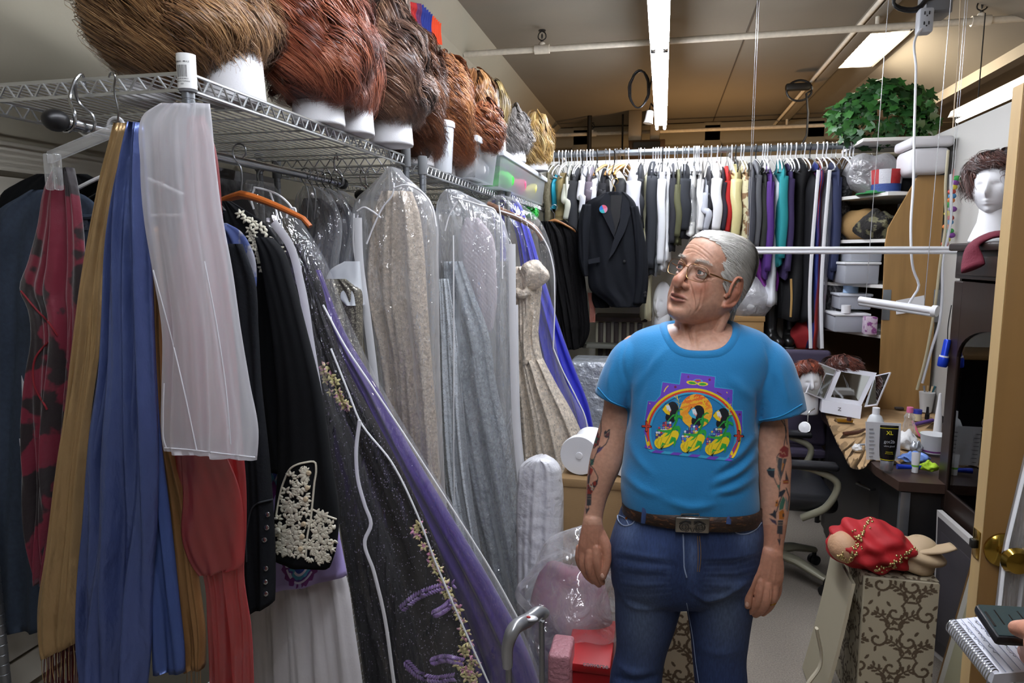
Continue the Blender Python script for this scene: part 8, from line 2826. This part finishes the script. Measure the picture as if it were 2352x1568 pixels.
def damask(o,ex,ez,w_,h_,nrm,mbx,seed=0):
 st=.0022
 nx,nz_=int(w_/st),int(h_/st)
 U,Vv_=np.meshgrid(np.linspace(0,w_,nx),np.linspace(0,h_,nz_))
 P2=np.stack([U.ravel(),Vv_.ravel()],1)
 colr=np.tile(A(lin('#b5ab92')[:3]),(len(P2),1))
 mk=np.zeros(len(P2),bool)
 L=[]
 T_=.105
 for i in range(-1,int(w_/T_)+2):
  for j in range(-1,int(h_/T_)+2):
   ox,oz=i*T_+(T_/2 if j%2 else 0),j*T_
   sg=1 if(i+j)%2 else-1
   sp_=[(ox+sg*(.005+.005*a)*math.cos(a*1.0+1.0),oz+(.005+.005*a)*math.sin(a+1.0))for a in np.linspace(0,6.2,26)]
   L.append(('line',sp_,.009,'#5a4b38'))
   e=sp_[-1]
   st_=spline([e,(e[0]+sg*.016,e[1]+.028),(e[0]-sg*.01,e[1]+.06),(e[0]-sg*.036,e[1]+.076)],12)
   L.append(('line',[tuple(x)for x in st_],.007,'#5a4b38'))
   for k in range(2,11,2):
    p=st_[k]
    a=math.atan2(st_[k][1]-st_[k-1][1],st_[k][0]-st_[k-1][0])
    for s in(-1,1):
     L.append(('ell',p[0]+.013*math.cos(a+s*1.1),p[1]+.013*math.sin(a+s*1.1),.011,.0048,'#5a4b38',a+s*.8))
   for k in range(3):
    a=2.2+k*1.2
    L.append(('ell',ox+sg*.039*math.cos(a),oz+.039*math.sin(a),.011,.005,'#5a4b38',a if sg>0 else PI-a))
 paint(P2,L,colr,mk)
 W=A(o)+U[...,None]*A(ex)+Vv_[...,None]*A(ez)+A(nrm)*.0012
 mbx.grid(W,col=colr.reshape(nz_,nx,3))
zt_d=at(1985,1322,Y=2.55)[2]
p0_,p1_=at(1985,1322,Y=2.55),at(2164,1312,Y=2.55)
xd0,xd1=p0_[0],p1_[0]
t=thing('damask_box','tall cream box with brown damask scrolls, lid ajar, under the red dress','box',((xd0+xd1)/2,2.7,0))
b=MB()
b.box((xd0,2.55,0),(xd1,2.86,zt_d),.012,seg=3,col=A(lin('#b5ab92')))
damask((xd0+.004,2.55,.004),(1,0,0),(0,0,1),xd1-xd0-.008,zt_d-.01,(0,-1,0),b)
damask((xd0,2.858,.004),(0,-1,0),(0,0,1),.30,zt_d-.01,(-1,0,0),b)
damask((xd0+.004,2.554,zt_d),(1,0,0),(0,1,0),xd1-xd0-.008,.30,(0,0,1),b)
b.build('box_body',m_dam,t,attr=True)
b=MB()
lidp=[at(1975,1325,Y=2.60),at(1940,1445,Y=2.56),at(1918,1475,Y=2.52),at(1935,1568,Y=2.46)]
sp_=spline([(xd0-.035,zt_d-.02),(xd0-.06,zt_d*.62),(xd0-.10,zt_d*.2),(xd0-.12,.01)],14)
b.grid(A([[(x,y,z)for y in np.linspace(2.52,2.82,6)]for x,z in sp_]),col=A(lin('#b5ab92')))
b.grid(A([[(x-.012,y,z)for y in np.linspace(2.52,2.82,6)]for x,z in sp_])[:,::-1],col=A(lin('#a09881')))
b.grid(A([[(x-d_,2.52,z)for d_ in(0,.012)]for x,z in sp_]),col=A(lin('#c2b99f')))
for x_o in(-.02,):
 damask((xd0-.125,2.516,.01),(.22,0,1*.97),(-.97,0,.22),.01,.01,(0,-1,0),b)
b.build('open_flap',m_dam,t,attr=True)
b=MB()
b.tube(spline([(xd0-.16,2.5,.36),(xd0-.14,2.5,.22),(xd0-.19,2.48,.13),(xd0-.17,2.46,.005)],20),.012,8,asp=.5)
b.build('flap_edge',M('canvas_edge','#b9b19a',.8),t)
b=MB()
b.box((xd0-.10,2.56,.0),(xd0-.075,2.80,.12),.002)
b.build('packing_sheet',m_whitepl,t)
q=at(1560,1400,Y=2.35)
q2=at(1612,1400,Y=2.35)
t=thing('damask_box',"second damask scroll box standing on the floor behind the man's legs",'box',((q[0]+q2[0])/2,2.45,0))
b=MB()
b.box((q[0]-.10,2.35,0),(q2[0]+.06,2.60,q[2]),.012,seg=3,col=A(lin('#b5ab92')))
damask((q[0]-.096,2.35,.004),(1,0,0),(0,0,1),q2[0]-q[0]+.152,q[2]-.01,(0,-1,0),b)
b.build('box_body',m_dam,t,attr=True)
t=thing('red_dress','rolled red dress with gold beaded trim and beige lining on the damask box','dress',((xd0+xd1)/2,2.65,zt_d))
b=MB()
cq=A([at(2020,1245,Y=2.56)[0],2.66,zt_d+.075])
b.sphere(cq,(.15,.13,.088),60,40)
V=b.v[0]
d=V-cq
V+=(d/.12)*(.010*np.sin(d[:,:1]*60+d[:,2:3]*85)+.005*np.sin(d[:,:1]*30-d[:,2:3]*120))
V[:,2]=np.maximum(V[:,2],zt_d+.002)
rd=b.build('red_cloth',M('jersey_red','#a3131b',.7,bump=(120,.2,.003)),t,ang=180)
rdb=surf(rd)
b=MB()
cq2=A([at(2120,1262,Y=2.6)[0],2.66,zt_d+.055])
b.sphere(cq2,(.085,.10,.062),36,24)
V=b.v[0]
d=V-cq2
V+=d/.08*(.010*np.sin(d[:,2:3]*110+d[:,:1]*30))
V[:,2]=np.maximum(V[:,2],zt_d+.002)
b.tube(spline([cq2+A([.0,-.03,.03]),cq2+A([.06,-.05,.045]),cq2+A([.10,-.05,.06])],10),np.linspace(.05,.036,10),12,asp=.22)
b.build('beige_lining',M('lining_beige','#b39c7c',.7),t,ang=180)
b=MB()
cq3=A([at(1945,1262,Y=2.58)[0],2.62,zt_d+.075])
b.sphere(cq3,(.055,.07,.055),28,18)
b.build('beaded_bodice',M('nude_mesh','#b8906e',.6,bump=(90,.5,.006)),t,ang=180)
bbv=surf(bpy.data.objects[[o.name for o in kids(t)if o.name.startswith('beaded_bodice')][0]])
r6=np.random.default_rng(8)
for bvh_,pts,n in((rdb,[(1965,1225),(1972,1240),(1966,1265),(1945,1280),(1935,1275)],46),(rdb,[(2010,1310),(2040,1300),(2065,1290),(2085,1270),(2110,1255)],50),(bbv,[(1925,1270),(1945,1285),(1965,1270),(1970,1240)],50),(rdb,[(2000,1190),(1985,1215),(1970,1240)],26)):
 b=MB()
 for q_ in spline(pts,n):
  h_=hit(bvh_,q_[0]+r6.normal(0,4),q_[1]+r6.normal(0,4),.002)
  if h_ is not None:
   b.sphere(h_,r6.uniform(.003,.006),8,6)
 b.build('bead_trim',M('beads_gold','#c9b27a',.25,.8),t,ang=180)
m_gild=M('frame_gilt','#7a5c34',.4,.4,bump=(90,.5,.004))
def leaning(poly,X,label,cols,lean=.10,rim=.06):
 P=A([at(x,y,X=X)for x,y in poly])
 t=thing('framed_picture',label,'picture',(P[:,0].mean(),P[:,1].mean(),P[:,2].min()))
 n=A([-1.0,0,0])
 b=MB()
 b.prism(P,(1,0,0),.02)
 fr_=b.build('picture_frame',cols[0],t,smooth=False)
 c=P.mean(0)
 for k,(f,m)in enumerate(((1-rim,cols[1]),(1-rim*3.2,cols[2]))):
  b=MB()
  I=c+(P-c)*f
  b.prism(I+n*.001*(k+1),(-1,0,0),.001)
  b.build(('mat_board','artwork')[k],m,t,smooth=False)
 return t
leaning([(2152,1170),(2262,1268),(2262,1600),(2140,1500)],1.12,'tall grey print in a white frame leaning below the cabinet',(M('frame_white','#b9b6b2',.4),M('print_grey_dark','#3d3a3c',.35),M('print_dim','#4a464a',.3,var=(3,.3))),rim=.08)
leaning([(2232,1285),(2300,1345),(2300,1700),(2130,1640)],.98,'gilt framed picture with pale mat leaning by the open door',(m_gild,M('mat_pale','#a5a399',.6),M('art_pale','#8f8c72',.5,var=(5,.3),col2='#7d8294',thresh=(.45,.6))),rim=.10)
DX=at(2307,700,Y=1.55)[0]
d_t=bpy.data.objects.new('door_1',None)
COL.objects.link(d_t)
d_t.location=(DX+.4,1.57,0)
WLOC['door_1']=A([DX+.4,1.57,0])
struct(d_t)
b=MB()
b.box((DX,1.55,.01),(DX+.80,1.595,2.03),.002)
b.build('door_leaf',M('door_veneer','#7a5a30',.45,var=(2.2,.12),stretch=(7,7,.5)),d_t)
b=MB()
b.box((DX-.0012,1.552,.012),(DX-.0002,1.593,2.028))
b.build('door_edge',M('door_edge_pine','#b79a6a',.6,var=(20,.08),stretch=(1,1,.1)),d_t,smooth=False)
m_brass=M('brass_knob','#b3923f',.18,1.0)
kz=at(2312,1284,Y=1.5)[2]
kx=at(2318,1284,Y=1.52)[0]
b=MB()
b.lathe([(.036,0),(.036,.006),(.028,.012),(.013,.016),(.012,.034),(.022,.042),(.028,.056),(.022,.068),(.012,.0712),(0,.072)],(kx,1.55,kz),28,axis=(0,-1,0))
b.build('door_knob',m_brass,d_t)
b=MB()
b.box((DX-.0035,1.557,kz-.03),(DX-.001,1.588,kz+.03),.001)
pl_=b.build('latch_plate',m_brass,d_t)
b=MB()
b.box((DX-.014,1.566,kz-.010),(DX-.003,1.580,kz+.010),.003)
b.build('latch_bolt',m_dark,pl_)
t=thing('garment_bag','clear garment bag with white edging hanging on the open door at the picture edge','garment bag',at(2352,1200,Y=1.5))
xg=at(2319,1380,Y=1.50)[0]
b=MB()
rows=[]
for z in np.linspace(1.95,.75,30):
 w_=.0+.03*math.sin(z*5)
 k_=np.interp(z,[.75,1.1,1.35,1.6,1.95],[.0,.0,.025,.07,.26])
 x0_=xg+k_+np.interp(z,[.75,1.95],[-.02,.0])
 rows.append([(x0_+.5*s,1.50-.03*math.sin(PI*s)-.008*math.sin(s*30+z*4),z)for s in np.linspace(0,1,24)]+[(x0_+.5*s,1.52,z)for s in np.linspace(1,0,12)])
b.grid(A(rows),cv=True,caps=True)
b.build('clear_film',m_filmhaze,t,ang=180)
for dx in(0,.035):
 b=MB()
 b.tube([A(r[0])+A([dx,-.004,0])for r in rows],.007,8,asp=.4)
 b.build('edging',m_piping,t)
qs=[at(2182,1424,Y=.83),at(2284,1548,Y=.74),at(2440,1536,Y=.78),at(2330,1405,Y=.88)]
Q=A(qs)
nn=np.cross(Q[1]-Q[0],Q[3]-Q[0])
nn/=np.linalg.norm(nn)
if nn[2]<0:
 nn=-nn
t=thing('notebook','spiral reporter notebook with lined handwritten page held at the right edge','notebook',Q.mean(0))
b=MB()
b.prism(Q-nn*.012,nn,.012)
b.build('page_block',M('page_white','#d9dae2',.7),t,smooth=False)
b=MB()
e1,e2=Q[1]-Q[0],Q[3]-Q[0]
for k in range(1,10):
 u=.06+.1*k
 p=Q[0]+e2*u+nn*.0004
 b.tube([p,p+e1*1.0],.0004,4)
b.build('page_rules',M('rule_blue','#9aa3bd',.7),t)
b=MB()
r7=np.random.default_rng(6)
for k in range(7):
 u=.13+.1*k
 P=[Q[0]+e2*(u+r7.uniform(-.02,.03))+e1*v+nn*.0006 for v in np.linspace(.08,r7.uniform(.35,.8),26)]
 b.tube(P,.0003,4)
b.build('handwriting',M('pencil','#6d7078',.7),t)
b=MB()
for k in range(22):
 c=Q[0]+e1*(k+.7)/22.5+e2*.02
 w_=e2/np.linalg.norm(e2)
 b.tube([c+(w_*math.cos(a)*.008+nn*(math.sin(a)*.008-.005))for a in np.linspace(0,2*PI,12,endpoint=False)],.0007,5,closed=True)
o=b.build('spiral_wire',m_chrome,t)
ph_=A([at(2238,1385,Y=.80),at(2290,1462,Y=.74),at(2440,1468,Y=.76),at(2440,1396,Y=.82)])
n2=np.cross(ph_[1]-ph_[0],ph_[3]-ph_[0])
n2/=np.linalg.norm(n2)
if n2[2]<0:
 n2=-n2
t=thing('phone','black phone with dim dark screen held over the notebook','phone',ph_.mean(0))
e1,e2=ph_[1]-ph_[0],ph_[3]-ph_[0]
b=MB()
b.obox(ph_[0]-n2*.011,e1,e2,n2*.011,.004)
b.build('phone_case',m_black,t)
b=MB()
b.obox(ph_[0]+e1*.05+e2*.03,e1*.9,e2*.94,n2*.0006)
b.build('phone_screen',M('screen_dark','#141a1c',.12,emit=('#3d5358',.5)),t,smooth=False)
b=MB()
for k in range(5):
 b.obox(ph_[0]+e1*(.2+.13*(k%2))+e2*(.16+.13*k)+n2*.0007,e1*(.45-.1*(k%3)),e2*.018,n2*.0002)
b.build('screen_text',M('screen_rows','#0b1012',.3),t,smooth=False)
b=MB()
b.obox(ph_[0]+e1*.28+e2*.035+n2*.0008,e1*.44,e2*.03,n2*.0005)
b.build('camera_notch',m_black,t,smooth=False)
hp=thing('person','hand of a person mostly out of frame holding phone and notebook','person',at(2400,1480,Y=.8))
hb2=MB()
Yh=.735
def hpnt(x,y,Y):
 return at(x,y,Y=Y)
limb(hb2,[hpnt(2450,1430,.70),hpnt(2415,1445,.70),hpnt(2375,1448,.715),hpnt(2336,1443,.735)],[.018,.0125,.0115,.008],n=24,sides=16)
for k in range(4):
 limb(hb2,[hpnt(2470-6*k,1500+14*k,.70+.01*k),hpnt(2410-4*k,1496+15*k,.72+.012*k),hpnt(2358-2*k,1478+18*k,.77+.012*k)],[.012,.0105,.008],n=20,sides=14)
limb(hb2,[hpnt(2440,1500,.69),hpnt(2500,1500,.67),hpnt(2560,1515,.64)],[.030,.038,.030],[.025,.026,.024],n=20,sides=20)
limb(hb2,[hpnt(2540,1510,.63),hpnt(2680,1560,.60),hpnt(2900,1640,.54)],[.028,.036,.042],n=24,sides=20)
HV,HN,HFc=remesh(hb2,.0022,4)
b=MB()
b.add(HV,HFc,A(lin('#c98f76')[:3]))
b.build('hand',m_skin,hp,attr=True,ang=180)
c0,c1=at(1290,1100,Y=2.75),at(1445,1240,Y=2.75)
zt5=c0[2]
carton((c0[0],2.75,0),(c1[0],3.1,zt5+.0),"tall cardboard box standing at the man's right elbow",mat=M('cardboard_dull','#927550',.8,wave=(90,.12,'Z'),var=(3,.06)))
def foam_lying(px,py,Y,label,r=.085):
 q=at(px,py,Y=Y)
 z=zt5+.008+r
 t=thing('foam_mannequin',label,'mannequin head',(q[0],Y,zt5+.006),'foam heads lying on the cardboard box')
 b=MB()
 b.lathe([(0,-.004),(.014,-.003),(.016,.002),(.5*r,0),(r*.96,0),(r,.01),(r*.96,.05),(r*.72,.10),(r*.7,.16),(r*.85,.22),(r*.6,.30),(0,.32)],(q[0],Y,z),36,axis=(.12,1,.0))
 b.build('foam_block',m_foam,t)
foam_lying(1330,1058,2.79,'white foam head lying on the cardboard box, its round foot facing out, nearer the dresses')
foam_lying(1436,1108,2.80,"white foam head lying on the cardboard box close to the man's waist")
m_bag2=film('bag_clear','#eef0f4',.16,.62,.1,(9,.9,.04),(1,1,1))
def sack(label,px,py,Y,r,mat,seed,nm='plastic_bag',amp=.03,fr=16):
 q=at(px,py,Y=Y)
 b=MB()
 b.sphere((q[0],Y,r[2]),r,70,50)
 V=b.v[0]
 V+=amp*(np.sin(V[:,[1,2,0]]*fr+seed)*np.sin(V[:,[2,0,1]]*fr*1.3+seed*2))+amp*.4*np.sin(V[:,[2,0,1]]*fr*3)
 V[:,2]=np.maximum(V[:,2],.004)
 return tag(b.build(nm,mat,ang=180),label,'plastic bag')
b=drape([(1050,1226,1254),(1056,1210,1270),(1068,1196,1283),(1110,1190,1292),(1200,1188,1294),(1300,1190,1292),(1420,1196,1290),(1560,1200,1288)],2.6,nf=2.5,amp=.014,th=.14,seed=97,flare=1.0)
tag(b.build('plastic_sack',M('sack_white','#d4d4d8',.35,bump=(20,.6,.02)),fixn=True,ang=180),'tall white plastic sack between the silver gown and the cardboard box','plastic bag')
sack('large clear plastic bag with pinkish contents on the floor beside the man',1325,1420,2.35,(.22,.20,.34),m_bag2,3,amp=.035)
b=MB()
q=at(1318,1400,Y=2.4)
b.sphere((q[0],2.38,.34),(.15,.13,.24),40,26)
b.v[0]+=.02*np.sin(b.v[0][:,[1,2,0]]*28)
b.v[0][:,2]=np.maximum(b.v[0][:,2],.03)
tag(b.build('pink_fabric',M('fabric_rose','#9a8288',.8,var=(5,.2),col2='#9b5f74',thresh=(.5,.65)),ang=180),'bundled grey and rose fabric inside the large clear floor bag','fabric')
strap([(1192,990),(1204,1090),(1222,1180),(1238,1260)],2.40,.03)
q=at(1345,1525,Y=2.1)
t=thing('shoe_box',"red shoe box with white lettering on the floor by the man's leg",'box',(q[0],2.1,0))
z0_=at(1345,1522,Y=2.05)[2]
b=MB()
b.box((at(1300,1540,Y=2.05)[0],2.05,.0),(at(1402,1540,Y=2.05)[0],2.32,z0_-.03),.004)
b.build('box_body',M('card_red','#a3161a',.5),t)
b=MB()
b.box((at(1296,1540,Y=2.04)[0],2.04,z0_-.029),(at(1402,1540,Y=2.04)[0],2.33,z0_),.005)
ld=b.build('box_lid',M('card_red','#a3161a',.5),t)
W,Fs=text_mesh('converse',.022,at(1368,1532,Y=2.037),(1,0,0),(0,0,1),bold=True)
b=MB()
b.add(W,Fs)
b.build('lettering',M('print_white','#d5d6da',.7),ld,smooth=False)
b=MB()
q=at(1284,1530,Y=1.98)
b.box((q[0]-.035,1.97,0),(q[0]+.035,2.10,at(1284,1502,Y=1.98)[2]),.012,seg=3)
tag(b.build('bubble_wrap',M('bubble_pink','#b98088',.3,alpha=.85,bump=(90,.9,.008))),'pink bubble wrapped parcel left of the red shoe box','parcel')
b=MB()
q=at(1365,880,Y=4.4)
b.box((q[0]-.16,4.3,.002),(q[0]+.16,4.62,at(1365,826,Y=4.4)[2]),.03,seg=3)
tag(b.build('plastic_parcel',M('plastic_silver','#a9aeb3',.2,.2,bump=(10,.9,.05))),'large parcel in shiny clear plastic below the fur coats','parcel')
YT=1.42
t=thing('luggage_trolley','silver telescopic luggage handle standing in the foreground','trolley',at(1200,1568,Y=YT))
pa,pb=at(1178,1448,Y=YT-.06),at(1246,1408,Y=YT+.05)
b=MB()
b.tube(spline([at(1166,1530,Y=YT-.06),at(1166,1484,Y=YT-.06),pa+A([0,0,0]),at(1212,1424,Y=YT),pb,at(1252,1412,Y=YT+.055)],40),np.r_[np.linspace(.014,.018,14),np.full(20,.019),np.linspace(.018,.014,6)],16,asp=.8)
b.build('grip',M('grip_silver','#a7a8aa',.3,.6),t)
b=MB()
b.sphere(at(1214,1419,Y=YT-.018),(.022,.012,.006),20,10)
gb=b.build('release_button',M('button_grey','#bdbec0',.35,.3),t)
b=MB()
b.sphere(at(1214,1417,Y=YT-.024),(.005,.003,.003),12,8)
b.build('red_mark',M('mark_red','#a02a2a',.4),gb)
m_alu=M('aluminium','#9b9da0',.35,.9)
for p,yy in((at(1168,1520,Y=YT-.06),YT-.06),(at(1244,1425,Y=YT+.05),YT+.05)):
 b=MB()
 b.tube([(p[0],yy,p[2]),(p[0]+.004,yy+.01,.35)],.0095,12,asp=.7)
 b.build('pole',m_alu,t)
b=MB()
b.box((at(1166,1500,Y=YT)[0]-.10,YT-.14,.05),(at(1250,1500,Y=YT)[0]+.06,YT+.14,.36),.04,seg=3)
b.build('case_body',M('case_black','#1a1b1e',.6),t)
for s in(-1,1):
 b=MB()
 b.lathe([(0,-.015),(.026,-.014),(.028,0),(.026,.014),(0,.015)],(at(1200,1500,Y=YT)[0]+s*.10,YT+.10,.028),16,axis=(1,0,0))
 b.build('wheel',m_black,t)
SC.view_settings.view_transform='Standard'
SC.view_settings.look='None'
SC.view_settings.exposure=0.0
SC.view_settings.gamma=1.0
SC.view_settings.use_curve_mapping=False
SC.cycles.use_denoising=True
SC.cycles.max_bounces=7
SC.cycles.diffuse_bounces=3
SC.cycles.glossy_bounces=3
SC.cycles.transmission_bounces=6
SC.cycles.transparent_max_bounces=14
SC.cycles.sample_clamp_indirect=6.0
SC.cycles.caustics_reflective=False
SC.cycles.caustics_refractive=False
